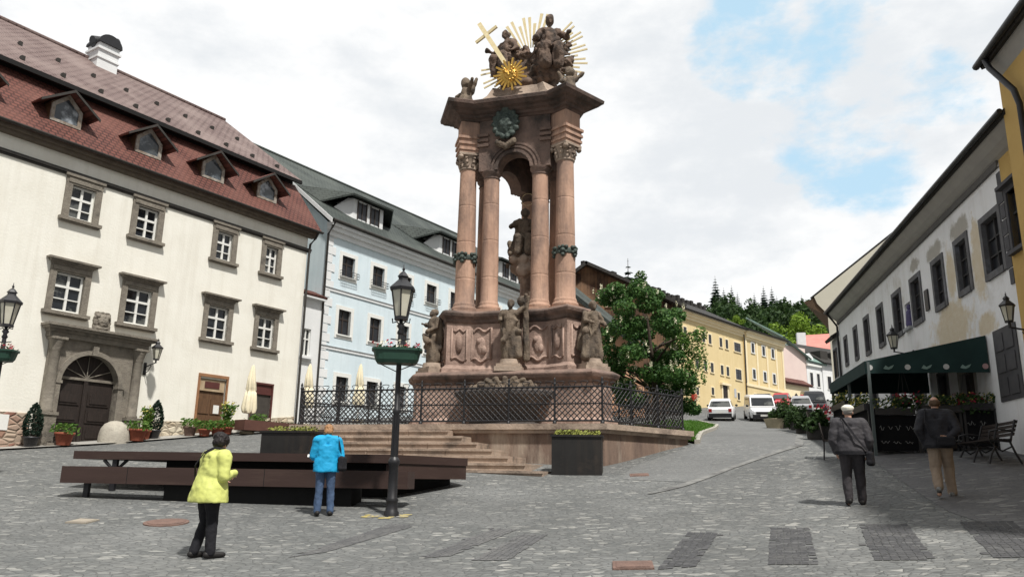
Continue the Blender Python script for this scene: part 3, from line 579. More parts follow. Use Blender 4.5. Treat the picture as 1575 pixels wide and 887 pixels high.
    c = MB(); c.loft([[(-9.9, -.12, 6.5), (-9.3, -.12, 6.5), (-9.3, .02, 6.5), (-9.9, .02, 6.5)], [(-9.92, -.12, 6.9), (-9.28, -.12, 6.9), (-9.28, .02, 6.9), (-9.92, .02, 6.9)], [(-9.85, -.12, 7.22), (-9.35, -.12, 7.22), (-9.35, .02, 7.22), (-9.85, .02, 7.22)]])
    c.ell((-9.6, -.15, 6.88), (.2, .09, .24)); c.ell((-9.78, -.14, 7.05), (.1, .06, .09)); c.ell((-9.42, -.14, 7.05), (.1, .06, .09)); c.ell((-9.6, -.14, 6.62), (.22, .07, .07))
    cr = c.build('carved_crest', M_GSTONE, t); remesh(cr, .02, 1, .03, 14)
    # brown door and maroon shutter
    d = MB(); d.box(-5.25, -3.98, .08, .18, 2.4, 5.35); 
    for a in (-5.15, -4.58):
        for z in (3.15, 3.95): d.box(a, a + .5, .05, .08, z, z + .6)
    dd = d.build('door', M_WOOD, t)
    d = MB(); d.box(-5.33, -5.25, -.06, .1, 2.4, 5.42); d.box(-3.98, -3.90, -.06, .1, 2.4, 5.42); d.box(-5.33, -3.90, -.07, .1, 5.42, 5.54); d.build('frame', pm('orange_brown_frame', (.33, .17, .085), (.25, .12, .06), 3, .7), dd)
    d = MB(); d.box(-5.2, -4.03, .02, .078, 4.86, 5.32); d.build('transom_panel', pm('pale_wood_panel', (.50, .40, .27), (.36, .26, .16), 4, .7), dd)
    d = MB(); d.box(-4.98, -4.28, .0, .018, 4.98, 5.24); d.build('sign_board', M_MAROON, dd)
    d = MB(); d.box(-4.45, -4.18, .04, .048, 3.98, 4.32); d.build('paper_notice', M_WFRAME, dd)
    d = MB(); d.box(-2.65, -1.58, .06, .12, 3.75, 5.0); sh = d.build('shutter', pm('dark_shutter_board', (.065, .058, .050), (.048, .042, .037), 4, .7), t)
    d = MB(); d.box(-2.65, -1.58, .0, .1, 4.98, 5.4); d.box(-2.72, -2.65, -.05, .1, 3.68, 5.45); d.box(-1.58, -1.51, -.05, .1, 3.68, 5.45); d.box(-2.72, -1.51, -.06, .1, 5.4, 5.48); d.box(-2.72, -1.51, -.06, .1, 3.66, 3.75); d.build('frame', M_MAROON, sh)
    # white plate on the plinth
    MB().box(-12.75, -12.2, -.075, -.05, 2.85, 3.35).build('wall_plate', M_WFRAME, t)
    return t
cream = cream_house()
def loc_of(t, x, y, z):
    c, s = math.cos(t.rotation_euler.z), math.sin(t.rotation_euler.z)
    return (t.location.x + c * x - s * y, t.location.y + s * x + c * y, z)

def wall_lamp(label, pos, rz, reach=.62, sc=.85):
    t = thing('wall_lamp', label, 'wall lamp', pos, rz)      # local -y points away from the wall
    b = MB(); b.box(-.05, .05, -.03, .0, -.25, .22); b.tube([(0, -.02, .05), (0, -reach * .5, .12), (0, -reach, .18)], .02, 6); b.tube([(0, -.02, -.2), (0, -reach * .35, -.12), (0, -reach * .6, .08), (0, -reach * .5, .11)], .015, 6)
    b.tube([(0, -reach, .16), (0, -reach, .30)], .03, 6); b.build('bracket', M_BLACK, t)
    f = MB(); q = MB(); lantern(f, q, (0, -reach, .30), sc); f.build('lantern', M_BLACK, t); q.build('glass', M_LAMPG, t)
    return t
wall_lamp('black wall lantern on scroll bracket beside the stone portal', loc_of(cream, -7.68, -.0, 5.42), cream.rotation_euler.z, .66)

# annex between the cream and the blue house
def annex():
    t = street_empty('narrow_annex', 'narrow white annex with red tiled top squeezed beside the cream house', 'house', (-9.7, 36.0), 33)
    m = MB(); wall_holes(m, -.18, 1.36, 2, 10.0, [(.2, .72, 7.05, 8.35)], .3, .15); m.box(-.18, 1.36, .5, 5, 2, 10.0); m.build('wall', M_WHITE, t)
    s = MB(); slab(s, [(-.18, .0, 10.0), (1.36, .0, 10.0), (1.36, 1.1, 10.45), (-.18, 1.1, 10.45)], .1); s.build('roof', M_ROOFR, t)
    MB().box(-.18, 1.36, .05, .3, 9.82, 9.93).build('cornice', M_WHITE, t)
    muntin_window(t, .2, .72, 7.05, 8.35, .3, None, sill=True, mat=M_WHITE, rows=(.62,), fr=.05)
annex()

# ------------------------------------------------------------------ pale blue house
def blue_house():
    t = street_empty('blue_house', 'long pale blue house with dark green roof and wide dormers', 'house', (-9.19, 37.5), 33)
    X0, X1 = -.15, 20
    cols = [.97 + 2.27 * k for k in range(9)]
    holes = []
    for x in cols: holes += [(x, x + .9, 11.42, 12.5), (x, x + .86, 8.44, 9.7)]
    gc = [x + (.0 if k else .1) for k, x in enumerate(cols)]
    for x in gc: holes.append((x + .03, x + .86, 5.15, 6.35))
    m = MB(); wall_holes(m, X0, X1, 2, 14.0, holes, 0, .25)
    m.add([(X0, 0, 2), (X0, 0, 13.95), (X0, 6.5, 19.4), (X0, 13, 13.95), (X0, 13, 2)], [(0, 1, 2, 3, 4)]); m.add([(X1, 0, 2), (X1, 13, 2), (X1, 13, 13.95), (X1, 6.5, 19.4), (X1, 0, 13.95)], [(0, 1, 2, 3, 4)])
    m.build('wall', M_BLUE, t)
    s = MB()
    for z in (10.5, 7.6): s.box(X0, X1, -.05, .01, z, z + .13)
    k = 0; z = 4.0
    while z < 13.5: s.box(X0 - .02, X0 + (.62 if k % 2 else .42), -.035, .01, z, z + .4); z += .44; k += 1
    s.build('string_course', M_WHITE, t)
    s = MB()
    for z in (10.63, 7.73): s.box(X0, X1, -.08, .01, z, z + .04)
    s.build('string_course', pm('grey_lead_cover', (.35, .37, .38), (.28, .30, .31), 4, .6), t)
    s = MB(); s.box(X0, X1, -.12, .01, 13.3, 13.55); s.box(X0 - .05, X1, -.28, .01, 13.55, 13.75); s.box(X0 - .08, X1, -.42, .01, 13.75, 13.92); s.build('cornice', M_WHITE, t)
    s = MB(); s.tube([(X0 - .1, -.48, 13.98), (X1, -.48, 13.98)], .09, 8); s.tube([(X0 + .05, -.46, 13.95), (X0 - .02, -.3, 13.6), (X0 - .06, -.12, 13.3), (X0 - .06, -.12, 3.6)], .055, 8); s.build('gutter', M_DKTRIM, t)
    s = MB(); slab(s, [(X0 - .22, -.5, 14.0), (X1, -.5, 14.0), (X1, 6.5, 19.62), (X0 - .22, 6.5, 19.62)], .14); slab(s, [(X0 - .22, 6.5, 19.62), (X1, 6.5, 19.62), (X1, 13.4, 14), (X0 - .22, 13.4, 14)], .14)
    s.build('roof', M_ROOFG, t)
    s = MB(); s.hexa([(X0 - .26, -.5, 13.78), (X0 - .22, -.5, 13.78), (X0 - .22, 6.5, 19.4), (X0 - .26, 6.5, 19.4)], [(X0 - .26, -.5, 14.02), (X0 - .22, -.5, 14.02), (X0 - .22, 6.5, 19.64), (X0 - .26, 6.5, 19.64)]); s.build('verge_board', M_WHITE, t)
    s = MB(); s.tube([(X0 - .2, 6.5, 19.64), (X1, 6.5, 19.64)], .09, 6)
    s.build('ridge', M_ROOFG, t)
    def win(x0, x1, z0, z1, basket):
        f = MB(); e = .2
        f.box(x0 - e, x0, -.03, .1, z0 - e, z1 + e); f.box(x1, x1 + e, -.03, .1, z0 - e, z1 + e); f.box(x0, x1, -.03, .1, z1, z1 + e); f.box(x0, x1, -.03, .1, z0 - e, z0); f.box(x0 - .1, x1 + .1, -.1, .1, z0 - .06, z0)
        wn = f.build('window', M_WFRAME, t)
        f = MB(); yy = .12
        fr = .05
        f.box(x0, x0 + fr, yy, yy + .04, z0, z1); f.box(x1 - fr, x1, yy, yy + .04, z0, z1); f.box(x0, x1, yy, yy + .04, z1 - fr, z1); f.box(x0, x1, yy, yy + .04, z0, z0 + fr); c = (x0 + x1) / 2
        f.box(c - .03, c + .03, yy, yy + .038, z0, z1); f.box(x0, x1, yy, yy + .036, z0 + (z1 - z0) * .62, z0 + (z1 - z0) * .62 + .05); f.build('frame', pm('brown_window_frame', (.055, .04, .032), (.04, .03, .025), 5, .6), wn)
        MB().box(x0, x1, yy + .03, yy + .05, z0, z1).build('pane', M_GLASS2, wn)
        if basket:
            b = MB(); z = z0 - .02
            for q in (z, z + .14, z + .28): b.tube([(x0 - .12, 0, q), (x0 - .12, -.26, q), (x1 + .12, -.26, q), (x1 + .12, 0, q)], .013, 4)
            n = 9
            for i in range(n + 1): x = x0 - .12 + (x1 - x0 + .24) * i / n; b.tube([(x, -.26, z), (x, -.30, z + .12), (x, -.26, z + .28)], .010, 4)
            b.build('flower_basket', M_BLACK, wn)
    for x in cols: win(x, x + .9, 11.42, 12.5, True); win(x, x + .86, 8.44, 9.7, False)
    for x in gc: win(x + .03, x + .86, 5.15, 6.35, False)
    for xs in (2.25, 9.75, 16.5):
        y0 = .75; zb = 14.98; zt = 16.12; W = 2.35
        dm = MB().box(xs, xs + W, y0, y0 + .12, zb, zt)
        yb = (zt - 14.0) / .803 - .5
        for xx in (xs, xs + W): dm.add([(xx, y0, zb), (xx, y0, zt), (xx, yb, zt)], [(0, 1, 2)])
        # long white cheek swept out to the near side
        dm.add([(xs - 1.0, y0 + .45, 15.4), (xs, y0, zb), (xs, y0, zt), (xs - .25, y0 + .2, zt - .02)], [(0, 1, 2, 3)])
        dm = dm.build('dormer', M_WHITE, t)
        f = MB()
        for a in (.35, 1.35): f.box(xs + a, xs + a + .62, y0 - .02, y0 - .002, zb + .12, zt - .12)
        f.build('pane', M_GLASS2, dm)
        f = MB()
        for a in (.35, 1.35): f.box(xs + a - .06, xs + a, y0 - .05, y0 - .002, zb + .05, zt - .05); f.box(xs + a + .62, xs + a + .68, y0 - .05, y0 - .002, zb + .05, zt - .05); f.box(xs + a + .28, xs + a + .33, y0 - .05, y0 - .02, zb + .12, zt - .12)
        f.build('frame', pm('brown_window_frame', (.055, .04, .032)), dm)
        f = MB(); slab(f, [(xs - .45, y0 - .45, zt + .08), (xs + W + .35, y0 - .45, zt + .08), (xs + W + .35, 3.1, zt + .75), (xs - .45, 3.1, zt + .75)], .1)
        slab(f, [(xs - .45, y0 - .45, zt + .08), (xs - .45, 3.1, zt + .75), (xs - 2.6, 2.4, 16.36), (xs - 1.9, 1.3, 15.5)], .1)
        slab(f, [(xs + W + .35, 3.1, zt + .75), (xs + W + .35, y0 - .45, zt + .08), (xs + W + 1.5, 1.5, 15.66), (xs + W + 1.9, 2.4, 16.36)], .1)
        f.build('dormer_roof', M_ROOFG, dm)
blue_house()

# ------------------------------------------------------------------ monument terrace, steps and railing
MON = (.386, 27.967); MRZ = R(-17)
def mon(x, y, z=0.0):
    c, s = math.cos(MRZ), math.sin(MRZ); return (MON[0] + c * x - s * y, MON[1] + s * x + c * y, z)
HEX = [(-5.91, -5.05), (3.89, -5.05), (5.89, -1.59), (.99, 6.9), (-3.0, 6.9), (-7.91, -1.59)]
def inset(poly, d):
    n = len(poly); out = []
    for i in range(n):
        p0, p1, p2 = Vector(poly[i - 1]), Vector(poly[i]), Vector(poly[(i + 1) % n])
        a = (p1 - p0).normalized(); b = (p2 - p1).normalized(); na = Vector((-a.y, a.x)); nb = Vector((-b.y, b.x))
        m = (na + nb); m = m / m.length_squared * 2 * .5 * 2 if False else (na + nb) / (1 + na.dot(nb))
        out.append(tuple(p1 + m * d))
    return out
TZ = 3.12
def terrace():
    t = thing('monument_terrace', 'stone terrace with wide front steps carrying the red column monument', 'terrace', (MON[0], MON[1], 0), MRZ)
    MB().prism(HEX, .8, 2.86).build('wall', pm('streaked_terrace_wall', (.27, .19, .145), (.15, .105, .085), 1.5, .9, .4, 14, c3=(.42, .35, .28), s3=1.1, t3=(.55, .72), stretch=(1, 1, .28), streak=((.07, .055, .048), .75)), t)
    m = MB(); m.prism(inset(HEX, -.10), 2.86, 2.96); m.prism(inset(HEX, -.17), 2.96, TZ); m.build('coping', M_SANDL, t)
    for i in range(7):
        zt = 2.93 - .19 * i; x1 = -.55 + .55 * i; x0 = -4.55 - .12 * i; y0 = -5.23 - .31 * (i + 1)
        m = MB(); rr = random.Random(i); x = x0; y1 = -5.06 if i < 6 else -5.06
        cuts = [x0]
        while cuts[-1] < x1 - 1.2: cuts.append(cuts[-1] + rr.uniform(.9, 1.5))
        cuts[-1] = x1
        if len(cuts) < 2: cuts = [x0, x1]
        for a, b in zip(cuts[:-1], cuts[1:]):
            dy = rr.uniform(-.012, .012); m.box(a + .006, b - .006, y0 + dy, y1 - .002 * i, zt - .185 - .4 * (i == 6), zt - .06); m.box(a + .004, b - .004, y0 - .035 + dy, y1 - .002 * i, zt - .06, zt)
        m.build('step', M_SANDL if i % 2 else pm('buff_step_stone', (.43, .34, .27), (.34, .255, .20), 2, .9, .35, 14, c3=(.15, .12, .10), s3=1.3, t3=(.46, .66)), t)
    return t
terrace()
def railing():
    t = thing('iron_railing', 'black wrought iron lattice railing round the monument terrace', 'railing', (MON[0], MON[1], 0), MRZ)
    P = inset(HEX, .12)
    for e in range(6):
        a = Vector(P[e]); b = Vector(P[(e + 1) % 6]); L = (b - a).length; n = max(2, round(L / 1.35)); d = (b - a) / L
        for k in range(n):
            p = a + d * (L * k / n); q = a + d * (L * (k + 1) / n)
            m = MB(); m.tube([(p.x, p.y, TZ), (p.x, p.y, TZ + 1.15)], .032, 6); m.lathe([(.05, TZ + 1.13), (.05, TZ + 1.17), (.025, TZ + 1.2), (.045, TZ + 1.25), (.01, TZ + 1.33)], 6, (p.x, p.y, 0)); m.lathe([(.06, TZ), (.06, TZ + .08), (.035, TZ + .1)], 6, (p.x, p.y, 0))
            m.build('post', M_BLACK, t)
            m = MB(); W = L / n; z0, z1 = TZ + .10, TZ + 1.06; H = z1 - z0
            for z in (z0, z1, z0 + H * .5): m.tube([(p.x, p.y, z), (q.x, q.y, z)], .027 if z != z0 + H * .5 else .02, 5)
            s = .17; k2 = -int(H / s) - 1
            while k2 * s < W:
                for sg in (0, 1):
                    u0, u1 = k2 * s, k2 * s + H; v0, v1 = 0.0, H
                    if u0 < 0: v0 = -u0; u0 = 0
                    if u1 > W: v1 = H - (u1 - W); u1 = W
                    if u1 - u0 > .02:
                        if sg: za, zb = z1 - v0, z1 - v1
                        else: za, zb = z0 + v0, z0 + v1
                        A = p + d * u0; B = p + d * u1; m.tube([(A.x, A.y, za), (B.x, B.y, zb)], .016, 4)
                k2 += 1
            m.build('lattice_panel', M_BLACK, t)
            # small scrolls along the top rail
            m = MB()
            n_ = 56; m.tube([(p.x + d.x * (W * q_ / n_ + .07 * math.sin(q_ * 8 * math.pi / n_ * 2)), p.y + d.y * (W * q_ / n_ + .07 * math.sin(q_ * 8 * math.pi / n_ * 2)), z1 + .085 - .075 * math.cos(q_ * 8 * math.pi / n_)) for q_ in range(n_ + 1)], .012, 4)
            m.build('scroll', M_BLACK, t)
railing()

# ------------------------------------------------------------------ the column monument
S3 = math.sqrt(3) / 2
def tri(wd, o, a, ch=0.0):
    out = []
    for th in (-30, 90, 210):
        u = Vector((math.cos(R(th)), math.sin(R(th)))); v = Vector((-u.y, u.x)); ri = (a - wd * S3) / .5
        for r, s in ((ri, -wd), (o, -wd), (o, wd), (ri, wd)): out.append(u * r + v * s)
        # soften: nothing
    return out
def tri_stack(mb, levels):
    mb.loft([[(p.x, p.y, z) for p in tri(wd, o, a)] for z, wd, o, a in levels])
def tri_mould(mb, z, wd, o, a, prof):
    tri_stack(mb, [(z + dz, wd + k, o + k, a + k) for dz, k in prof])
def robed(mb, h, arms=((-.3, .1, .62), (.28, .2, .5)), lean=(0, 0), head_turn=0, wide=1.0, seated=False):
    """statue core in local coordinates facing -y, feet at z=0"""
    s = h / 1.8; lx, ly = lean
    def V(x, y, z): return Vector(((x + lx * z) * s, (y + ly * z) * s, z * s))
    def C(p, q, a, b): mb.cap(V(*p), V(*q), a * s, b * s)
    if not seated:
        C((-.10 * wide, .0, .1), (-.09, .0, .85), .17 * wide, .16); C((.11 * wide, -.05, .1), (.09, .0, .85), .16 * wide, .16); C((0, .08, .12), (0, .06, .9), .2 * wide, .17)
        C((0, 0, .85), (0, .0, 1.2), .19, .18); C((-.13, 0, 1.36), (.13, 0, 1.36), .12, .12); C((0, 0, 1.2), (0, 0, 1.36), .19, .15)
        sh = 1.38
    else:
        C((-.16, -.35, .1), (-.16, -.38, .5), .13, .13); C((.16, -.35, .1), (.16, -.38, .5), .13, .13); C((-.16, -.38, .52), (-.1, .0, .55), .14, .2); C((.16, -.38, .52), (.1, 0, .55), .14, .2)
        C((0, .05, .1), (0, .05, .5), .32, .28); C((0, 0, .55), (0, .03, .95), .22, .19); C((-.15, .02, 1.1), (.15, .02, 1.1), .13, .13); C((0, 0, .9), (0, .02, 1.1), .19, .16)
        sh = 1.12
    C((0, 0, sh + .05), (0, -.01, sh + .16), .07, .065)
    mb.ell(V(head_turn * .04, -.03, sh + .26), (.10 * s, .12 * s, .145 * s)); mb.ell(V(head_turn * .04, .03, sh + .29), (.115 * s, .11 * s, .12 * s)); mb.ell(V(head_turn * .07, -.12, sh + .20), (.055 * s, .05 * s, .08 * s))
    for k, (x, y, f) in enumerate(arms):
        sg = -1 if k == 0 else 1; S = (sg * .2, 0, sh); z = sh - .75 + f; E_ = ((S[0] + x) / 2 + sg * .08, (y * -1) * .3 + .05, (S[2] + z) / 2 - .06)
        C(S, E_, .085, .075); C(E_, (x, -y, z), .075, .05); mb.ell(V(x, -y, z), (.055 * s,) * 3)
    # cloak folds
    C((-.2, .1, sh), (-.26 * wide, .12, .35), .1, .1); C((.2, .1, sh), (.2 * wide, .14, .5), .09, .1); C((.18, -.1, sh - .25), (-.2 * wide, -.14, .55), .07, .08)
def monument():
    t = thing('column_monument', 'tall red sandstone plague column with statues, corner columns and gilded top', 'monument', (MON[0], MON[1], 0), MRZ)
    # lower pedestal with corner blocks
    m = MB(); tri_stack(m, [(TZ - .02, .62, 3.9, 2.42), (TZ + .28, .62, 3.9, 2.42), (TZ + .34, .55, 3.82, 2.35), (TZ + .42, .50, 3.76, 2.28), (4.62, .50, 3.76, 2.28)]); m.build('lower_pedestal', M_SANDP, t)
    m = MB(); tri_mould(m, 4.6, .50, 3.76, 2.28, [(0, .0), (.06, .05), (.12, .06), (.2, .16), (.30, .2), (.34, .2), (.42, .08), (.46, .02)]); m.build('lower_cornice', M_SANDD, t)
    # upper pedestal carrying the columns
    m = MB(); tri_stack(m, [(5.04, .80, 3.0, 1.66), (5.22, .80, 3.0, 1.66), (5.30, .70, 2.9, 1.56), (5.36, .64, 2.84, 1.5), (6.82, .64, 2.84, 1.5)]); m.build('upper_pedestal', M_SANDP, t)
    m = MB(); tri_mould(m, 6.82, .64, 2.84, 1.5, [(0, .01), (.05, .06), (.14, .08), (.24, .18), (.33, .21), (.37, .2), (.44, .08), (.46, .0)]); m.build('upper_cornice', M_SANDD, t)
    def on_face(th, u, v, z):      # th = outward angle of the face
        n = Vector((math.cos(R(th)), math.sin(R(th)))); a = Vector((-n.y, n.x)); q = n * v + a * u; return (q.x, q.y, z)
    for th in (-90, 30, 150):
        for sg in (-1, 1):         # relief panels with wavy ends
            m = MB(); uc = sg * 1.02; hw = .36
            zz = [(uc - hw, 5.62)] + [(uc - hw + 2 * hw * i / 10, 5.55 + .07 * math.sin(i / 10 * math.pi * 3)) for i in range(11)] + [(uc + hw, 6.5)] + [(uc + hw - 2 * hw * i / 10, 6.6 + .07 * math.cos(i / 10 * math.pi * 3)) for i in range(11)] + [(uc - hw, 5.62)]
            m.tube([on_face(th, u, 1.515, z) for u, z in zz], .045, 6); m.ell(on_face(th, uc, 1.51, 6.05), (.16, .06, .3), rot=Matrix.Rotation(R(th + 90), 3, 'Z')); m.ell(on_face(th, uc - .08, 1.52, 6.2), (.1, .08, .12), rot=Matrix.Rotation(R(th + 90), 3, 'Z')); m.ell(on_face(th, uc + .1, 1.52, 5.9), (.1, .08, .16), rot=Matrix.Rotation(R(th + 90), 3, 'Z'))
            o = m.build('relief_panel', M_SANDP, t)
    for th in (-30, 90, 210):
        for (sx, o_, ax) in ((-1, 0, 0), (1, 0, 0), (0, 1, 0)):
            u = Vector((math.cos(R(th)), math.sin(R(th)))); v = Vector((-u.y, u.x)); m = MB()
            c = u * 2.855 if o_ else u * 2.40 + v * sx * .655
            nd = u if o_ else v * sx; tv = Vector((-nd.y, nd.x)); hw = .44 if o_ else .26
            pts = [(-hw, 5.6)] + [(-hw + 2 * hw * i / 8, 5.56 + .06 * math.sin(i / 8 * math.pi * 2)) for i in range(9)] + [(hw - 2 * hw * i / 8, 6.58 + .06 * math.cos(i / 8 * math.pi * 4)) for i in range(9)] + [(-hw, 5.6)]
            m.tube([((c + tv * p).x, (c + tv * p).y, z) for p, z in pts], .04, 6); m.ell((c.x, c.y, 6.1), (.12, .12, .32)); m.build('relief_panel', M_SANDP, t)
    # columns
    def column(name, x, y, r0, r1, zt, rz, big):
        m = MB(); k = r0
        m.lathe([(k * 1.32, 7.26), (k * 1.32, 7.40)], 4, (x, y, 0), smooth=False) if False else None
        rot = Matrix.Rotation(rz, 4, 'Z'); b = MB(Matrix.Translation((x, y, 0)) @ rot); b.box(-k * 1.28, k * 1.28, -k * 1.28, k * 1.28, 7.24, 7.38); m.v += b.v; m.f += [f for f in b.f]; m.sm += b.sm
        m.lathe([(k * 1.26, 7.38), (k * 1.3, 7.43), (k * 1.26, 7.5), (k * 1.1, 7.53), (k * 1.16, 7.58), (k * 1.1, 7.63), (k * 1.0, 7.70), ((k + (r1 - k) * 0.0000) * 1.000, 8.500), ((k + (r1 - k) * 0.0000) * 1.000, 8.538), ((k + (r1 - k) * 0.0000) * 0.986, 8.544), ((k + (r1 - k) * 0.0000) * 0.986, 8.556), ((k + (r1 - k) * 0.0000) * 1.000, 8.562), ((k + (r1 - k) * 0.0000) * 1.000, 8.600), ((k + (r1 - k) * 0.2366) * 1.000, 9.880), ((k + (r1 - k) * 0.2468) * 1.000, 9.918), ((k + (r1 - k) * 0.2484) * 0.986, 9.924), ((k + (r1 - k) * 0.2516) * 0.986, 9.936), ((k + (r1 - k) * 0.2532) * 1.000, 9.942), ((k + (r1 - k) * 0.2634) * 1.000, 9.980), ((k + (r1 - k) * 0.6102) * 1.000, 11.270), ((k + (r1 - k) * 0.6204) * 1.000, 11.308), ((k + (r1 - k) * 0.6220) * 0.986, 11.314), ((k + (r1 - k) * 0.6253) * 0.986, 11.326), ((k + (r1 - k) * 0.6269) * 1.000, 11.332), ((k + (r1 - k) * 0.6371) * 1.000, 11.370), (r1, zt)], 28, (x, y, 0))
        c = m.build(name, M_SAND, t)
        cap = MB(Matrix.Translation((x, y, 0)) @ rot)
        if big:
            cap.lathe([(r1 * 1.0, zt), (r1 * 1.14, zt + .03), (r1 * 1.14, zt + .07), (r1 * 1.0, zt + .09), (r1 * 1.06, zt + .3), (r1 * 1.2, zt + .46), (r1 * 1.36, zt + .55)], 16)
            for ring, (n, zz, rr, sz) in enumerate(((10, zt + .18, r1 * 1.08, .12), (8, zt + .33, r1 * 1.18, .13))):
                for j in range(n): a = 2 * math.pi * (j + .5 * ring) / n; cap.ell((rr * math.cos(a), rr * math.sin(a), zz), (.065, .065, sz), 6, 5); cap.ell(((rr + .05) * math.cos(a), (rr + .05) * math.sin(a), zz + sz * .8), (.06, .06, .04), 6, 4)
            for j in range(4): a = R(45 + 90 * j); cap.ell((r1 * 1.62 * math.cos(a), r1 * 1.62 * math.sin(a), zt + .48), (.1, .1, .1), 8, 6)
            q = r1 * 1.38; cap.box(-q, q, -q, q, zt + .55, zt + .64)
        else:
            cap.lathe([(r1, zt), (r1 * 1.12, zt + .03), (r1 * 1.0, zt + .08), (r1 * 1.05, zt + .14), (r1 * 1.3, zt + .22), (r1 * 1.32, zt + .3)], 20)
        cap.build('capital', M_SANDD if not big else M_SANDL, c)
        if big:
            bd = MB(); bd.lathe([(k * 1.01, 9.24), (k * 1.06, 9.26), (k * 1.06, 9.42), (k * 1.01, 9.44)], 20, (x, y, 0))
            for j in range(5):
                a = R(-90) + rz * 0 + j * 2 * math.pi / 5
                for dx, dz, s in ((0, 0, .1), (-.12, .12, .07), (.12, .12, .07), (0, -.15, .08), (0, .14, .07), (-.1, -.06, .06), (.1, -.06, .06)):
                    aa = a + dx / k; bd.ell((x + k * 1.08 * math.cos(aa), y + k * 1.08 * math.sin(aa), 9.33 + dz), (s, s, s), 7, 5)
            bd.build('ornament_band', M_VERD, c)
    for th in (-30, 90, 210):
        u = Vector((math.cos(R(th)), math.sin(R(th)))) * 2.148
        column('corner_column', u.x, u.y, .36, .305, 12.72, R(th), True)
    for th in (-90, 30, 150):
        for sg in (-1, 1):
            p = on_face(th, sg * (1.32 if (th, sg) in ((150, -1), (30, 1)) else .93), 1.07, 0); column('niche_column', p[0], p[1], .315, .285, 12.3, R(th), False)
    # arched walls over the niche columns
    for th in (-90, 30, 150):
        m = MB(); n = 12; rr = .62; zs = 12.6; top = 14.62; W = 1.36
        def P_(u, v, z): return on_face(th, u, v, z)
        arc = [(-rr * math.cos(math.pi * i / n), zs + rr * math.sin(math.pi * i / n)) for i in range(n + 1)]
        for i in range(n):
            (ua, za), (ub, zb) = arc[i], arc[i + 1]
            m.hexa([P_(ua, .80, za), P_(ua, 1.34, za), P_(ub, 1.34, zb), P_(ub, .80, zb)], [P_(ua, .80, top), P_(ua, 1.34, top), P_(ub, 1.34, top), P_(ub, .80, top)])
            for (k0, k1, v) in ((1.0, 1.18, 1.40), (1.3, 1.42, 1.385), (1.52, 1.66, 1.37)):
                m.loft([[P_(ua * k, v_, zs + (za - zs) * k) for k, v_ in ((k0, 1.33), (k0, v), (k1, v), (k1, 1.33))], [P_(ub * k, v_, zs + (zb - zs) * k) for k, v_ in ((k0, 1.33), (k0, v), (k1, v), (k1, 1.33))]])
        for sg in (-1, 1):
            a, b = sorted((sg * rr, sg * W)); m.hexa([P_(a, .80, zs), P_(a, 1.34, zs), P_(b, 1.34, zs), P_(b, .80, zs)], [P_(a, .80, top), P_(a, 1.34, top), P_(b, 1.34, top), P_(b, .80, top)])
            for z in (13.55, 13.75, 13.95): a, b = sorted((sg * .98, sg * 1.42)); m.hexa([P_(a, 1.3, z), P_(a, 1.43, z), P_(b, 1.43, z), P_(b, 1.3, z)], [P_(a, 1.3, z + .1), P_(a, 1.45, z + .1), P_(b, 1.45, z + .1), P_(b, 1.3, z + .1)])
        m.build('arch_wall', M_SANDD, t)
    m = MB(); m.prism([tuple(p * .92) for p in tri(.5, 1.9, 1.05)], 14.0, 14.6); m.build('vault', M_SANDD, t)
    # stepped impost blocks over the corner columns
    for th in (-30, 90, 210):
        b = MB(Matrix.Rotation(R(th), 4, 'Z') @ Matrix.Translation((2.148, 0, 0)))
        for z, q in ((13.36, .40), (13.46, .44), (13.58, .41), (13.68, .46), (13.80, .42), (13.90, .48), (14.02, .38)):
            b.box(-q - .3, q, -q, q, z, z + (.1 if z < 14 else .62))
        b.build('impost', M_SAND, t)
    m = MB(); tri_mould(m, 14.6, .42, 2.54, 1.38, [(0, 0), (.06, .05), (.09, .12), (.17, .16), (.21, .26), (.28, .33), (.32, .46), (.40, .54), (.44, .60), (.56, .62), (.60, .58), (.63, .46)]); m.build('main_cornice', pm('sooty_cornice_stone', (.16, .108, .088), (.09, .066, .056), 2.5, .9, .4, 14, c3=(.04, .034, .03), s3=1.2, t3=(.45, .65)), t)
    # inner cloud base with seated figure
    m = MB(); m.cap((.2, .2, 7.2), (.2, .2, 8.4), .26, .22); m.cap((.2, .15, 8.4), (.14, .05, 9.0), .22, .42)
    rr = random.Random(3)
    for _ in range(16): m.ell((.0 + rr.uniform(-.52, .5), rr.uniform(-.45, .4), rr.uniform(9.0, 9.5)), (rr.uniform(.15, .28),) * 3, 10, 7)
    o = m.build('cloud_base', M_SANDL, t); remesh(o, .05, 2, .05, 4, disp2=.03, dscale2=10)
    m = MB(Matrix.Translation((.03, -.1, 9.5)) @ Matrix.Rotation(R(15), 4, 'Z')); robed(m, 2.3, ((-.42, .25, .55), (.3, .25, .35)), seated=True, lean=(.04, 0))
    for _ in range(16): m.ell((rr.uniform(-.6, -.1), rr.uniform(-.3, .2), rr.uniform(-.3, .6)), (.09, .09, .13), 8, 6)
    for _ in range(10): q_ = rr.random(); m.cap((rr.uniform(-.3, .35), -.25, .9 - q_ * .8), (rr.uniform(-.45, .45), -.3, .55 - q_ * .6), .08, .1)
    o = m.build('niche_statue', M_STAT, t); remesh(o, .03, 2, .07, 4, (1, 1, .45), disp2=.03, dscale2=11)
    m = MB(); m.tube([(.16 + .24 * math.cos(a), -.0, 11.85 + .24 * math.sin(a)) for a in [i * math.pi / 10 for i in range(21)]], .010, 5); m.build('halo', M_GOLDP, t)
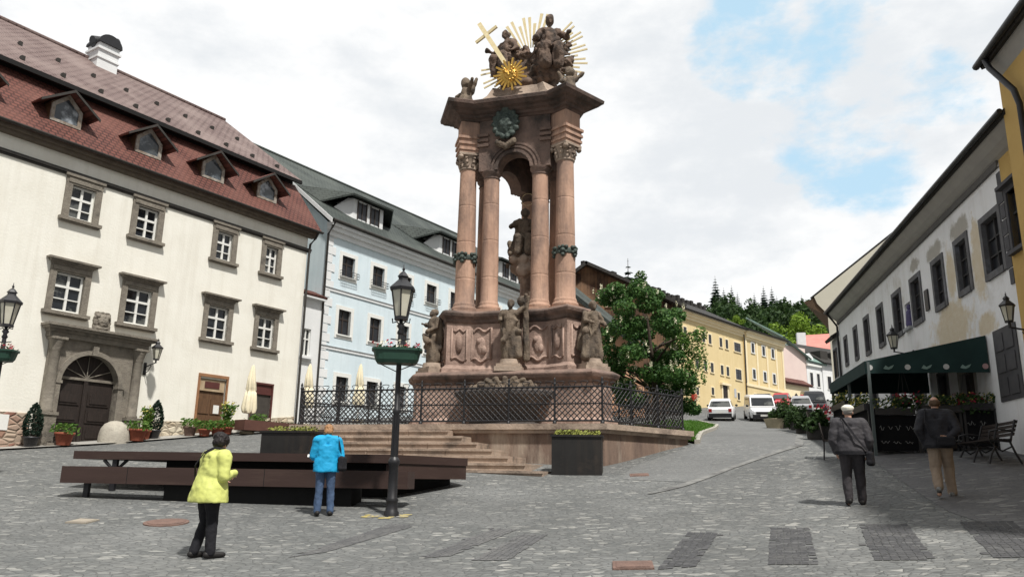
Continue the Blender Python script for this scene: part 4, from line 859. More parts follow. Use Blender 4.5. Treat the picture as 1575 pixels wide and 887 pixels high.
    # statues on the lower pedestal
    def statue(x, y, rz, h, **kw):
        z0 = 5.04; p = MB(Matrix.Translation((x, y, 0)) @ Matrix.Rotation(rz, 4, 'Z')); p.box(-.46, .46, -.40, .40, z0, z0 + .16); p.box(-.40, .40, -.35, .35, z0 + .16, z0 + .26); p.lathe([(.36, z0 + .26), (.33, z0 + .42)], 10)
        b = p.build('statue_base', M_SANDL, t)
        m = MB(Matrix.Translation((x, y, z0 + .40)) @ Matrix.Rotation(rz, 4, 'Z')); robed(m, h, **{k: v for k, v in kw.items() if k != 'extra'})
        for e in kw.get('extra', ()): (m.cap(*e) if len(e) == 4 else m.ell(*e))
        o = m.build('statue', M_STAT, t, label=kw.get('label')); remesh(o, .024, 2, .05, 5, (1, 1, .35), disp2=.022, dscale2=13); return o
    statue(-2.78, -1.62, R(-38), 2.02, arms=((-.12, .34, .62), (.14, .30, .36)), lean=(0, 0), extra=[((-.1, -.32, 1.0), (.14, -.30, .75), .1, .1)])
    statue(.16, -1.98, R(8), 2.12, arms=((-.26, .16, .52), (.46, .05, 1.25)), lean=(.0, 0), wide=.8, extra=[((.55, .12, .05), (.5, .1, 2.1), .12, .09), ((.3, -.12, .15), (.28, -.08, .75), .14, .11), ((.28, -.1, .95), (.12, .12, .12)), ((.52, .1, 1.6), (.62, .06, 2.2), .08, .05), ((.42, .1, 2.05), (.2, .2, .2)), ((-.2, .15, .1), (-.25, .15, .9), .12, .08)])
    statue(2.88, -1.58, R(42), 2.0, arms=((-.2, .36, .42), (.3, .25, .4)), lean=(0, -.05), wide=1.3, extra=[((-.34, -.2, .1), (-.32, -.18, .75), .18, .13), ((-.32, -.2, .9), (.14, .13, .16)), ((.3, .2, .2), (.25, .16, 1.3), .2, .16)])
    statue(0, 3.75, R(180), 2.0)
    # fountain basin on the front face, with a carved shell above it
    m = MB()
    def oct_(cx, cy, rx, ry, z): return [(cx + rx * math.cos(R(a)), cy + ry * math.sin(R(a)), z) for a in (180, 205, 235, 262, 278, 305, 335, 360)] + [(cx + rx * .9, cy + .35, z), (cx - rx * .9, cy + .35, z)]
    m.loft([oct_(.15, -2.55, *q) for q in ((1.35, .75, TZ), (1.4, .8, TZ + .14), (1.18, .62, TZ + .2), (1.1, .58, TZ + .5), (1.25, .75, TZ + .75), (1.55, 1.0, TZ + .95), (1.68, 1.1, TZ + 1.05), (1.70, 1.12, TZ + 1.16), (1.62, 1.05, TZ + 1.22), (1.45, .9, TZ + 1.18))], smooth=False)
    m.build('fountain_basin', M_BASIN, t)
    m = MB(); rr = random.Random(9)
    for i in range(11): a = math.pi * i / 10; m.cap((.15, -2.42, 4.32), (.15 + 1.05 * math.cos(a), -2.42, 4.32 + .42 * math.sin(a) + .05), .1, .11)
    for _ in range(8): m.ell((.15 + rr.uniform(-1.1, 1.1), -2.5, rr.uniform(4.3, 4.6)), (.14, .12, .12), 8, 6)
    m.box(-.9, 1.2, -2.5, -2.3, 4.2, 4.4); o = m.build('shell_ornament', M_STAT, t); remesh(o, .03, 1, .03, 8)
    # coat of arms on the arch
    m = MB(); cx, cy, cz = -.28, -1.5, 14.3
    sh = [(cx + .40 * math.sin(a) * (1 - .25 * max(0, -math.cos(a)) ** 2), cz + .52 * math.cos(a)) for a in [i * 2 * math.pi / 24 for i in range(24)]]
    m.prism_y(sh, cy - .12, cy + .2); m.ell((cx, cy - .12, cz), (.28, .12, .36)); m.ell((cx, cy - .1, cz + .6), (.2, .12, .14)); m.ell((cx, cy - .1, cz + .78), (.06, .06, .09))
    for i in range(14): a = i * 2 * math.pi / 14; m.ell((cx + .46 * math.cos(a), cy - .08, cz + .52 * math.sin(a)), (.11, .09, .11), 8, 6)
    o = m.build('coat_of_arms', M_VERD, t); remesh(o, .03, 1, .03, 10)
    m = MB(); 
    for i in range(7): m.ell((cx + (-.3 + .1 * i), -1.5, 13.42 + .06 * abs(i - 3)), (.12, .12, .14), 8, 6)
    o = m.build('keystone_mask', M_STAT, t); remesh(o, .03, 1, .03, 10)
    # top: sandstone mound, clouds, two seated figures, angels
    m = MB(); m.loft([[(p.x * k, p.y * k, z) for p in tri(.7, 2.3, 1.5)] for z, k in ((15.55, .95), (15.75, .86), (16.1, .70), (16.5, .6))]); m.build('mound', M_SANDL, t)
    m = MB(); rr = random.Random(5)
    for _ in range(40):
        a = rr.uniform(0, 2 * math.pi); z = rr.uniform(16.1, 17.7); r = (1.15 - (z - 16.2) * .22) * math.sqrt(rr.random()); s = rr.uniform(.22, .42)
        m.ell((-.05 + r * 1.1 * math.cos(a), .15 + r * .8 * math.sin(a), z), (s, s, s * .8), 10, 7)
    for _ in range(22): m.ell((.1 + rr.uniform(-.8, .7), .25 + rr.uniform(-.2, .2), rr.uniform(17.4, 18.7)), (rr.uniform(.18, .32),) * 3, 9, 7)
    m.cap((0, .2, 16), (0, .2, 17.6), .8, .5)
    o = m.build('cloud_group', pm('mottled_cloud_stone', (.24, .16, .115), (.12, .085, .065), 2.2, .9, .5, 12, c3=(.04, .035, .03), s3=1.4, t3=(.47, .62)), t); remesh(o, .055, 2, .07, 4, disp2=.03, dscale2=10)
    m = MB(Matrix.Translation((-.72, .0, 17.35)) @ Matrix.Rotation(R(-25), 4, 'Z')); robed(m, 2.6, ((-.45, .35, .55), (.36, .3, .3)), seated=True, lean=(-.06, 0))
    for _ in range(14): m.ell((rr.uniform(-.6, .7), rr.uniform(.05, .4), rr.uniform(-.5, 1.0)), (.16, .14, .22), 8, 6)
    o = m.build('figure', M_STATD, t, label='seated figure holding the gilded cross'); remesh(o, .035, 2, .09, 3.5, (1, 1, .6), disp2=.045, dscale2=9)
    m = MB(Matrix.Translation((.98, .0, 17.35)) @ Matrix.Rotation(R(22), 4, 'Z')); robed(m, 3.0, ((-.36, .35, .4), (.42, .3, .6)), seated=True, lean=(.0, 0), wide=1.2)
    for _ in range(18): m.ell((rr.uniform(-.5, .75), rr.uniform(0, .4), rr.uniform(-.8, 1.9)), (.2, .16, .24), 8, 6)
    o = m.build('figure', M_STATD, t, label='taller seated figure on the right of the top group'); remesh(o, .035, 2, .1, 3.5, (1, 1, .6), disp2=.045, dscale2=9)
    m = MB()
    for _ in range(64):
        a = rr.uniform(0, 6.28); q = math.sqrt(rr.random()); x_ = .12 + 1.22 * q * math.cos(a); z_ = 17.7 + 1.12 * q * math.sin(a)
        if z_ > 18.62 and -.25 < x_ < .42: continue
        m.cap((x_, rr.uniform(-.1, .35), z_), (x_ + rr.uniform(-.28, .28), rr.uniform(-.25, .3), z_ + rr.uniform(-.3, .3)), rr.uniform(.12, .22), rr.uniform(.08, .17))
    for sg, x_, z_ in ((-1, -.95, 18.2), (1, 1.5, 18.6), (1, 1.55, 17.9), (-1, .55, 18.9)):
        for k in range(4): m.cap((x_, .2, z_ - .1 * k), (x_ + sg * (.35 - .05 * k), .3, z_ + .28 - .2 * k), .1, .05)
    o = m.build('drapery_and_angels', pm('mottled_cloud_stone', (0, 0, 0)), t); remesh(o, .04, 1, .09, 4, disp2=.06, dscale2=9)
    for x, y, z, rz in ((-2.0, -1.25, 15.6, -30), (2.02, -1.05, 15.6, 30)):
        m = MB(Matrix.Translation((x, y, z)) @ Matrix.Rotation(R(rz), 4, 'Z') @ Matrix.Scale(1.5, 4)); m.cap((0, 0, .05), (0, 0, .25), .24, .2); m.cap((0, 0, .25), (0, 0, .5), .17, .14); m.ell((0, -.02, .74), (.13, .13, .15)); m.cap((.1, 0, .5), (.32, -.08, .72), .06, .05); m.cap((-.1, 0, .5), (-.26, -.1, .42), .06, .05); m.cap((-.1, .1, .5), (-.24, .16, .8), .09, .04); m.cap((.1, .1, .5), (.22, .16, .85), .08, .04); m.cap((-.1, 0, .2), (-.14, -.28, .12), .09, .07); m.cap((.1, 0, .2), (.14, -.28, .08), .09, .07)
        o = m.build('small_angel', M_STAT, t); remesh(o, .025, 2, .03, 6)
    # gilded sun, cross and rays
    m = MB(); sc = Vector((-.24, -1.22, 16.88)); m.lathe([(.0, -.06), (.2, -.06), (.27, .0), (.2, .07), (.0, .1)], 18)
    m.v = [sc + Matrix.Rotation(R(90), 3, 'X') @ v for v in m.v]
    for k in range(22):
        a = 2 * math.pi * k / 22; r1 = .68 if k % 2 else .54; d = Vector((math.cos(a), 0, math.sin(a))); p = Vector((-d.z, 0, d.x))
        m.hexa([sc + d * .2 - p * .045 + Vector((0, -.03, 0)), sc + d * .2 + p * .045 + Vector((0, -.03, 0)), sc + d * .2 + p * .045 + Vector((0, .03, 0)), sc + d * .2 - p * .045 + Vector((0, .03, 0))],
               [sc + d * r1 - p * .035 + Vector((0, -.02, 0)), sc + d * r1 + p * .035 + Vector((0, -.02, 0)), sc + d * r1 + p * .035 + Vector((0, .02, 0)), sc + d * r1 - p * .035 + Vector((0, .02, 0))])
    for k in range(26): a = rr.uniform(0, 6.28); r = rr.uniform(.05, .3); m.ell(sc + Vector((r * math.cos(a), -.1, r * math.sin(a))), (.05, .05, .05), 6, 5)
    m.build('gilded_sun', M_GOLD, t)
    m = MB(); a = Vector((-.55, -.95, 17.55)); b = Vector((-1.72, -.75, 19.55)); d = (b - a).normalized(); side = Vector((.86, -.1, .5)).normalized()
    def beam(p, q, w_, th_): 
        dd = (q - p).normalized(); s_ = dd.cross(Vector((0, 1, 0))).normalized() * w_; u_ = dd.cross(s_).normalized() * th_
        m.hexa([p - s_ - u_, p + s_ - u_, p + s_ + u_, p - s_ + u_], [q - s_ - u_, q + s_ - u_, q + s_ + u_, q - s_ + u_])
    beam(a, b, .085, .05); c = a + d * (b - a).length * .72; beam(c - side * .52, c + side * .52, .055, .042); m.build('gilded_cross', M_GOLDP, t)
    m = MB(); c = Vector((.15, .35, 18.15))
    for a0, a1, n, r1, wk in ((62, 124, 9, 2.2, .062), (-32, 46, 15, 2.35, .034), (172, 222, 9, 2.2, .032)):
        for k in range(n):
            a = R(a0 + (a1 - a0) * (k + .5) / n); rr1 = r1 * (1.0 if k % 3 else .86) * rr.uniform(.93, 1.0); d = Vector((math.cos(a), 0, math.sin(a))); p = Vector((-d.z, 0, d.x)); y_ = Vector((0, .02, 0))
            m.hexa([c + d * .7 - p * .02 - y_, c + d * .7 + p * .02 - y_, c + d * .7 + p * .02 + y_, c + d * .7 - p * .02 + y_], [c + d * rr1 - p * wk - y_, c + d * rr1 + p * wk - y_, c + d * rr1 + p * wk + y_, c + d * rr1 - p * wk + y_])
    m.build('ray_burst', M_GOLDP, t)
    for c_ in t.children:
        if c_.name.split('.')[0] in ('mound', 'cloud_group', 'figure', 'small_angel', 'gilded_sun', 'gilded_cross', 'ray_burst', 'drapery_and_angels'): c_.location.z -= .40
    return t
monument()

# ------------------------------------------------------------------ brown steel seating platform, planters
def platform():
    t = thing('seating_platform', 'low brown steel seating platform with long front bench before the steps', 'platform', (0, 0, 0))
    m = MB(); m.prism([(-9.45, 17.35), (-2.35, 16.15), (-.95, 18.35), (-2.7, 20.6), (-8.9, 20.9)], 1.86, 2.03); m.build('deck', M_CORTEN, t)
    m = MB(); m.loft([[(-2.35, 16.2, z), (-.98, 18.35, z), (-1.1, 18.45, z), (-2.5, 16.3, z)] for z in (1.56, 1.858)]); m.build('side_fascia', M_CORTEN, t)
    m = MB(); m.prism([(-7.5, 17.55), (-2.6, 16.75), (-1.35, 18.5), (-2.9, 20.3), (-7.3, 20.5)], .6, 1.857); m.build('shade_block', M_DARK, t)  # black block standing in for the shade under the deck
    m = MB(); a, b = Vector((-9.05, 16.25)), Vector((-1.92, 15.3)); n = Vector((-(b - a).y, (b - a).x)).normalized() * .52
    m.prism([tuple(a), tuple(b), tuple(b + n), tuple(a + n)], 1.37, 1.70); m.build('bench', M_CORTEN, t)
    m = MB(); a2 = a + (b - a) * .30 + n * .35; b2 = a + (b - a) * .84 + n * .35; n2 = n * 1.2
    m.prism([tuple(a2), tuple(b2), tuple(b2 + n2), tuple(a2 + n2)], .5, 1.36); m.build('shade_block', M_DARK, t)  # second black block, shaped as the shadow beneath the bench
    for f in (.2, .4, .6, .8):
        q = a + (b - a) * f; d_ = (b - a).normalized() * .006; o_ = -n.normalized() * .002
        m = MB(); m.prism([tuple(q - d_ + o_), tuple(q + d_ + o_), tuple(q + d_ + n), tuple(q - d_ + n)], 1.372, 1.702); m.build('plate_joint', M_DARK, t)
    for f in (.06,):
        p = a + (b - a) * f + n * .5; z = g(p.x, p.y)
        m = MB(); m.box(p.x - .05, p.x + .05, p.y - .05, p.y + .05, z - .05, 1.37); m.build('leg', M_BLACK, t)
        q = p + n * 1.6; z = g(q.x, q.y); m = MB(); m.box(q.x - .05, q.x + .05, q.y - .05, q.y + .05, z - .05, 1.86); m.tube([(q.x - .25, q.y, 1.85), (q.x, q.y, 1.6), (q.x + .25, q.y, 1.85)], .04, 5); m.build('leg', M_BLACK, t)
platform()
def planter(x, y, rz, wd, dp, h, label):
    z = g(x, y); t = thing('planter_box', label, 'planter', (x, y, z), rz, 'black steel planter boxes')
    m = MB(); w_, d_ = wd / 2, dp / 2
    m.box(-w_, w_, -d_, -d_ + .03, -.05, h); m.box(-w_, w_, d_ - .03, d_, -.05, h); m.box(-w_, -w_ + .03, -d_ + .03, d_ - .03, -.05, h); m.box(w_ - .03, w_, -d_ + .03, d_ - .03, -.05, h); m.box(-w_ + .03, w_ - .03, -d_ + .03, d_ - .03, 0, h - .06)
    m.build('box', M_PLANT, t)
    m = MB(); e_ = .035; m.box(-w_ - e_, w_ + e_, -d_ - e_, -d_ + .02, h - .05, h + .004); m.box(-w_ - e_, w_ + e_, d_ - .02, d_ + e_, h - .05, h + .004); m.box(-w_ - e_, -w_ + .02, -d_ + .02, d_ - .02, h - .05, h + .004); m.box(w_ - .02, w_ + e_, -d_ + .02, d_ - .02, h - .05, h + .004); m.build('rim', M_PLANT, t)
    m = MB(); flower_heap(m, 420, -w_ + .05, w_ - .05, -d_ + .05, d_ - .05, h - .06, h + .13, .045); m.build('plants', pm('yellowish_sedum', (.30, .30, .06), (.16, .20, .05), 9, .8), t)
planter(1.78, 20.75, R(-9), 1.28, .8, .96, 'black square planter box of yellow sedum right of the steps')
planter(-6.0, 22.0, R(-14), 1.46, .8, .86, 'black planter box of yellow plants left of the steps behind the platform')

# ------------------------------------------------------------------ white house on the right with its awning
def weathered_wall():
    m = M_SHEDW.copy(); m.name = 'weathered_white_plaster'; t = m.node_tree; n = t.nodes; l = t.links; b = n['Principled BSDF']
    src = b.inputs['Base Color'].links[0].from_socket
    co = n.new('ShaderNodeTexCoord'); sp_ = n.new('ShaderNodeSeparateXYZ'); l.new(co.outputs['Object'], sp_.inputs[0])
    ns = n.new('ShaderNodeTexNoise'); ns.inputs['Scale'].default_value = 1.5; ns.inputs['Detail'].default_value = 9; ns.inputs['Roughness'].default_value = .68; l.new(co.outputs['Object'], ns.inputs[0])
    def mt(op, a, b_):
        q = n.new('ShaderNodeMath'); q.operation = op
        for k, v in enumerate((a, b_)):
            if isinstance(v, (int, float)): q.inputs[k].default_value = v
            else: l.new(v, q.inputs[k])
        return q.outputs[0]
    for cols, blobs, amt in ((((.58, .46, .27), (.70, .64, .52)), ((-2.9, 5.95, 1.7, .85), (-.55, 7.3, .42, 1.1), (-2.62, 7.4, .36, .9), (-4.9, 5.5, 1.3, .35), (-7.2, 5.5, 1.0, .3), (-.4, 5.6, .7, .3)), .9), (((.42, .39, .33), (.30, .28, .24)), ((-1.56, 8.5, .8, .34), (-3.66, 8.48, .75, .30), (-5.9, 8.6, .6, .22)), .85)):
        fld = None
        for cx, cz, rx, rz in blobs:
            dx = mt('DIVIDE', mt('SUBTRACT', sp_.outputs[0], cx), rx); dz = mt('DIVIDE', mt('SUBTRACT', sp_.outputs[2], cz), rz)
            d = mt('SQRT', mt('ADD', mt('MULTIPLY', dx, dx), mt('MULTIPLY', dz, dz)), 0)
            fld = d if fld is None else mt('MINIMUM', fld, d)
        v = mt('ADD', fld, mt('MULTIPLY', mt('SUBTRACT', ns.outputs[0], .5), 2.6))
        mr = n.new('ShaderNodeMapRange'); l.new(v, mr.inputs[0]); mr.inputs[1].default_value = 1.12; mr.inputs[2].default_value = .72; mr.inputs[3].default_value = 0; mr.inputs[4].default_value = amt
        n5 = n.new('ShaderNodeTexNoise'); n5.inputs['Scale'].default_value = 4; n5.inputs['Detail'].default_value = 7; l.new(co.outputs['Object'], n5.inputs[0])
        cm = n.new('ShaderNodeMix'); cm.data_type = 'RGBA'; l.new(n5.outputs[0], cm.inputs['Factor']); cm.inputs['A'].default_value = (*cols[0], 1); cm.inputs['B'].default_value = (*cols[1], 1)
        x = n.new('ShaderNodeMix'); x.data_type = 'RGBA'; l.new(mr.outputs[0], x.inputs['Factor']); l.new(src, x.inputs['A']); l.new(cm.outputs['Result'], x.inputs['B']); src = x.outputs['Result']
    l.new(src, b.inputs['Base Color']); return m
def side_house():
    t = street_empty('street_house', 'long worn white house with dark windows and a green awning on the right', 'house', (12.0, 19.0), 12, flip=True)
    S = lambda a, b: (-b, -a)       # along-street distance -> local x range
    wins = [(-1.2, .13, 6.62, 8.26), (1.02, 2.12, 6.66, 8.28), (3.08, 4.2, 6.68, 8.26), (5.33, 6.55, 6.68, 8.3), (7.68, 8.85, 6.68, 8.32), (10.2, 11.2, 6.72, 8.36), (12.5, 13.45, 6.76, 8.38), (14.72, 15.5, 6.86, 8.36), (16.85, 17.6, 6.9, 8.3)]
    nic = (6.75, 7.42, 6.78, 7.62)
    gw = [(-1.2, .15, 3.6, 5.34), (1.7, 2.9, 1.5, 4.7), (3.9, 4.7, 3.5, 4.9), (6.1, 7.2, 3.5, 5.1), (9.2, 10.2, 3.7, 5.2), (12.2, 13.2, 3.9, 5.3), (15.2, 16.2, 4.1, 5.5)]
    hol = [(*S(a, b), c, d) for a, b, c, d in wins + [nic] + gw]
    m = MB(); wall_holes(m, -18.6, 1.5, 0.5, 9.25, hol, 0, .2); m.quad((-18.6, 0, .5), (-18.6, 9, .5), (-18.6, 9, 9.3), (-18.6, 0, 9.3)) ; m.build('wall', weathered_wall(), t)
    # coved eaves
    m = MB(); prof = [(0, 9.22), (-.10, 9.28), (-.24, 9.40), (-.36, 9.54), (-.42, 9.62), (-.42, 9.68), (0, 9.68)]
    m.prism_x([(y, z) for y, z in prof], -18.6, 3.3); m.build('coved_eaves', pm('grey_cove', (.40, .39, .36), (.34, .33, .31), 2, .9), t)
    m = MB(); m.box(-18.6, 1.5, -.07, .02, 9.08, 9.24); m.build('string_course', M_GREYPL if False else pm('dark_grey_band', (.13, .125, .12), (.10, .098, .095), 3, .9), t)
    m = MB(); slab(m, [(-18.7, -.52, 9.72), (3.3, -.52, 9.72), (3.3, -.1, 10.0), (-18.7, -.1, 10.0)], .14); slab(m, [(-18.7, -.1, 10.0), (1.5, -.1, 10.0), (1.5, 5, 13.2), (-18.7, 5, 13.2)], .14); slab(m, [(-18.7, 5, 13.2), (1.5, 5, 13.2), (1.5, 10, 9.7), (-18.7, 10, 9.7)], .14); m.build('roof', M_ROOFD, t)
    m = MB(); m.tube([(-18.7, -.56, 9.70), (3.3, -.56, 9.70)], .065, 8); m.tube([(-18.5, -.54, 9.66), (-18.5, -.3, 9.35), (-18.5, -.08, 9.0), (-18.5, -.08, 4.4)], .05, 8); m.build('gutter', M_BLACK, t)
    grey = pm('grey_painted_surround', (.15, .15, .155), (.10, .10, .105), 4, .9, .3, 16, c3=(.20, .21, .24), s3=1.2)
    for i, (a, b, c, d) in enumerate(wins):
        x0, x1 = S(a, b); m = MB(); e = .14
        m.box(x0 - .02, x0 + e, -.035, .18, c, d); m.box(x1 - e, x1 + .02, -.035, .18, c, d); m.box(x0 + e, x1 - e, -.035, .18, d - e * 1.1, d); m.box(x0 + e, x1 - e, -.06, .18, c - .02, c + e)
        wn = m.build('window', grey, t); m = MB()
        cx = (x0 + x1) / 2
        for q in (x0 + e, cx - .025, x1 - e - .05): m.box(q, q + .05, .08, .13, c + e, d - e)
        for k in (.0, .32, .64, .97): z = c + e + (d - c - 2 * e) * k; m.box(x0 + e, x1 - e, .082, .128, z - .02, z + .02)
        m.build('frame', pm('dark_window_frame', (.045, .042, .042), (.03, .03, .03)), wn); MB().box(x0 + e, x1 - e, .13, .15, c + e, d - e).build('pane', M_GLASS2, wn)
    x0, x1 = S(nic[0], nic[1]); m = MB().box(x0, x1, .17, .19, nic[2], nic[3]); m.box(x0 - .05, x1 + .05, -.12, .18, nic[2] - .1, nic[2] - .005); nn = m.build('niche', M_GREYPL, t)
    m = MB(); cx = (x0 + x1) / 2; m.cap((cx, .05, nic[2] + .1), (cx, .05, nic[2] + .5), .16, .12); m.ell((cx, .04, nic[2] + .7), (.08, .08, .1)); m.build('niche_figure', pm('violet_paint', (.13, .11, .24), (.09, .08, .16), 6, .7), nn)
    for i, (a, b, c, d) in enumerate(gw):
        x0, x1 = S(a, b); m = MB(); 
        if i == 0:
            m.box(x0, x1, -.03, .1, c, d); wn = m.build('shutter', pm('grey_closed_shutter', (.085, .085, .09), (.06, .06, .065), 3, .7), t); m = MB()
            for q in range(2):
                for z in (c + .12, c + .68, c + 1.2): m.box(x0 + .1 + q * .6, x0 + .6 + q * .6, -.05, -.03, z, z + .42)
            m.build('shutter_panel', pm('grey_closed_shutter'  , (0, 0, 0)), wn)
        else:
            m.box(x0 - .08, x0 + .06, -.03, .18, c, d); m.box(x1 - .06, x1 + .08, -.03, .18, c, d); m.box(x0 + .06, x1 - .06, -.03, .18, d - .1, d + .06); wn = m.build('door' if i == 1 else 'window', pm('pale_stone_jamb', (.36, .35, .32), (.28, .27, .25)) if i == 1 else grey, t)
            MB().box(x0, x1, .12, .16, c, d).build('pane' if i != 1 else 'door_leaf', M_GLASS2 if i != 1 else M_DOORD, wn)
    m = MB(); rr = random.Random(4)
    m = MB().box(-5.05, -4.72, -.05, -.004, 6.9, 7.55); m.build('wall_plaque', M_BLACK, t)
    m = MB(); k = 0; z = 6.2
    while z < 9.0:
        m.box(1.3 - (.16 if k % 2 else 0), 1.52, -.03, .01, z, z + .36); z += .4; k += 1
    m.build('corner_stones', pm('dark_quoin', (.10, .10, .11), (.07, .07, .075), 4, .9), t)
    return t
SIDE = side_house()
def sp(s, y, z): return loc_of(SIDE, -s, y, z)
def ochre_house():
    t = street_empty('ochre_house', 'tall ochre yellow house at the right edge with overhanging eaves and downpipe', 'house', (12.0, 19.0), 12, flip=True)
    X0, X1 = 1.53, 13
    hol = [(1.75, 2.75, 6.95, 8.3), (4.6, 5.7, 6.9, 8.3), (6.2, 7.3, 6.9, 8.3), (3.6, 4.8, 2.6, 4.6), (6.6, 7.8, 2.6, 4.6)]
    m = MB(); wall_holes(m, X0, 3.2, -.5, 9.9, hol[:1], -.02, .2); wall_holes(m, 3.2, X1, -.5, 10.95, hol[1:], -.45, .2); m.quad((3.2, -.45, -.5), (3.2, 9, -.5), (3.2, 9, 10.95), (3.2, -.45, 10.95)); m.build('wall', M_OCHRE, t)
    m = MB(); m.prism_x([(-.45, 10.5), (-.5, 10.6), (-.57, 10.75), (-.64, 10.95), (-.45, 10.95)], 3.2, X1); m.build('coved_eaves', pm('grey_cove', (0, 0, 0)), t)
    m = MB(); slab(m, [(3.1, -.78, 10.98), (X1, -.78, 10.98), (X1, 5, 13.2), (3.1, 5, 13.2)], .16); m.add([(3.2, -.02, 10.9), (3.2, 9, 10.9), (3.2, 5, 13.1)], [(0, 1, 2)]); m.build('roof', M_ROOFD, t)
    m = MB(); m.tube([(3.05, -.82, 10.93), (X1, -.82, 10.93)], .08, 8); m.tube([(3.5, -.80, 10.88), (3.6, -.76, 10.6), (4.2, -.6, 9.75), (4.25, -.55, 9.4), (4.25, -.55, 2)], .065, 8); m.build('downpipe', M_BLACK, t)
    for hi, (a, b, c, d) in enumerate(hol):
        m = MB(Matrix.Translation((0, -.43 if hi else 0, 0))); m.box(a - .12, a, -.06, .1, c - .05, d + .12); m.box(b, b + .12, -.06, .1, c - .05, d + .12); m.box(a, b, -.06, .1, d, d + .12); m.box(a - .2, b + .2, -.2, .1, d + .12, d + .2); m.box(a - .15, b + .15, -.14, .1, c - .14, c - .05)
        wn = m.build('window', pm('dark_quoin', (0, 0, 0)), t); MB(m.M).box(a, b, .1, .14, c, d).build('pane', M_GLASS2, wn)
        m = MB(m.M); m.box((a + b) / 2 - .03, (a + b) / 2 + .03, .05, .1, c, d); m.box(a, b, .05, .098, c + (d - c) * .6, c + (d - c) * .6 + .06); m.build('frame', pm('dark_window_frame', (0, 0, 0)), wn)
ochre_house()
def grey_house():
    t = street_empty('grey_house', 'small dark grey house end beyond the long white house', 'house', (12.0, 19.0), 12, flip=True)
    hol = [(-20.1, -19.4, 6.7, 8.0), (-20.1, -19.4, 4.6, 5.7)]
    m = MB(); wall_holes(m, -20.4, -18.72, 1, 8.6, hol, -.02, .2); m.quad((-20.4, -.02, 1), (-20.4, 8, 1), (-20.4, 8, 8.6), (-20.4, -.02, 8.6)); m.build('wall', M_GREYPL, t)
    m = MB(); slab(m, [(-20.5, -.35, 8.6), (-18.75, -.35, 8.6), (-18.75, 4, 11.4), (-20.5, 4, 11.4)], .15); m.build('roof', M_ROOFD, t)
    for a, b, c, d in hol:
        m = MB(); m.box(a - .1, a, -.06, .05, c, d + .1); m.box(b, b + .1, -.06, .05, c, d + .1); m.box(a, b, -.06, .05, d, d + .1); wn = m.build('window', pm('dark_quoin', (0, 0, 0)), t); MB().box(a, b, .0, .04, c, d).build('pane', M_GLASS2, wn)
grey_house()
def beige_house():
    t = thing('beige_house', 'tall blank beige gable rising behind the white street house', 'house', (19.9, 46.0, 0), R(-30))
    m = MB(); m.loft([[(-.8, y, 4), (11, y, 4), (11, y, 21.75), (-1.5, y, 12.75), (-1.35, y, 12.3), (-.8, y, 11.6)] for y in (10.0, 0.0)][::-1]); m.build('wall', M_BEIGE, t)
    m = MB(); slab(m, [(-1.75, .02, 12.72), (-1.75, 10.3, 12.72), (11.5, 10.3, 22.26), (11.5, .02, 22.26)], .1); m.build('roof', M_ROOFD, t)
    m = MB(); m.loft([[(-2.0, .06, 12.3), (-2.0, 10, 12.3), (-2.0, 10, 12.5), (-2.0, .06, 12.5)], [(-.85, .06, 11.5), (-.85, 10, 11.5), (-.85, 10, 13.0), (-.85, .06, 13.0)]]); m.tube([(-2.0, .05, 12.45), (-2.0, 10, 12.45)], .1, 8); m.build('eaves', pm('brown_eaves_boards', (.12, .075, .045), (.08, .05, .03), 2, .8), t)
beige_house()

wall_lamp('black wall lantern on the ochre house, cut by the right edge of the photo', sp(-3.45, -.45, 4.62), SIDE.rotation_euler.z, .55, .66)
wall_lamp('small black wall lantern on the white house above the green awning', sp(6.9, 0, 5.75), SIDE.rotation_euler.z, .6)

def awning():
    t = thing('cafe_awning', 'dark green canvas awning with white round emblems on its valance', 'awning', sp(0, 0, 0), SIDE.rotation_euler.z)
    A, B = .62, 5.6; D = -2.95; zo, zi = 4.72, 5.34        # local x = -s
    m = MB(); slab(m, [(-A, D, zo), (-A, -.03, zi), (-B, -.03, zi), (-B, D, zo)], .03)
    for x in (-A, -B): m.prism_x([(D, zo - .32), (-.03, zo - .32), (-.03, zi), (D, zo)], x - .015, x + .015)
    m.box(-B, -A, D - .015, D + .015, zo - .32, zo); m.build('canopy', M_AWN, t)
    m = MB(); pats = MB()
    for k in range(7):
        y = D + .1 + k * .455; z = zo - .17; x = -A + .02
        if k % 2 == 0:
            m_ = MB(); m_.prism_x([(y + .07 * math.cos(a), z + .07 * math.sin(a)) for a in [i * math.pi / 10 for i in range(20)]], x, x + .012); m_.build('round_emblem', pm('dull_white_emblem', (.55, .56, .55)) if k != 6 else pm('pinkish_emblem', (.45, .28, .28)), t)
        else:
            m_ = MB(); m_.prism_x([(y - .13, z - .03), (y - .07, z + .05), (y - .01, z - .0), (y + .05, z + .03), (y + .13, z + .06), (y + .08, z - .02), (y, z - .06), (y - .08, z - .05)], x, x + .012); m_.build('leaf_emblem', pm('pale_green_emblem', (.22, .32, .29)), t)
    for s in (A, 3.1, B):
        p = loc_of(SIDE, -s, D + .06, 0); m_ = MB().box(-s - .035, -s + .035, D + .03, D + .1, g(p[0], p[1]) - .1, zo - .02); m_.build('post', pm('grey_green_post', (.10, .125, .125), (.08, .10, .10), 3, .5), t)
awning()
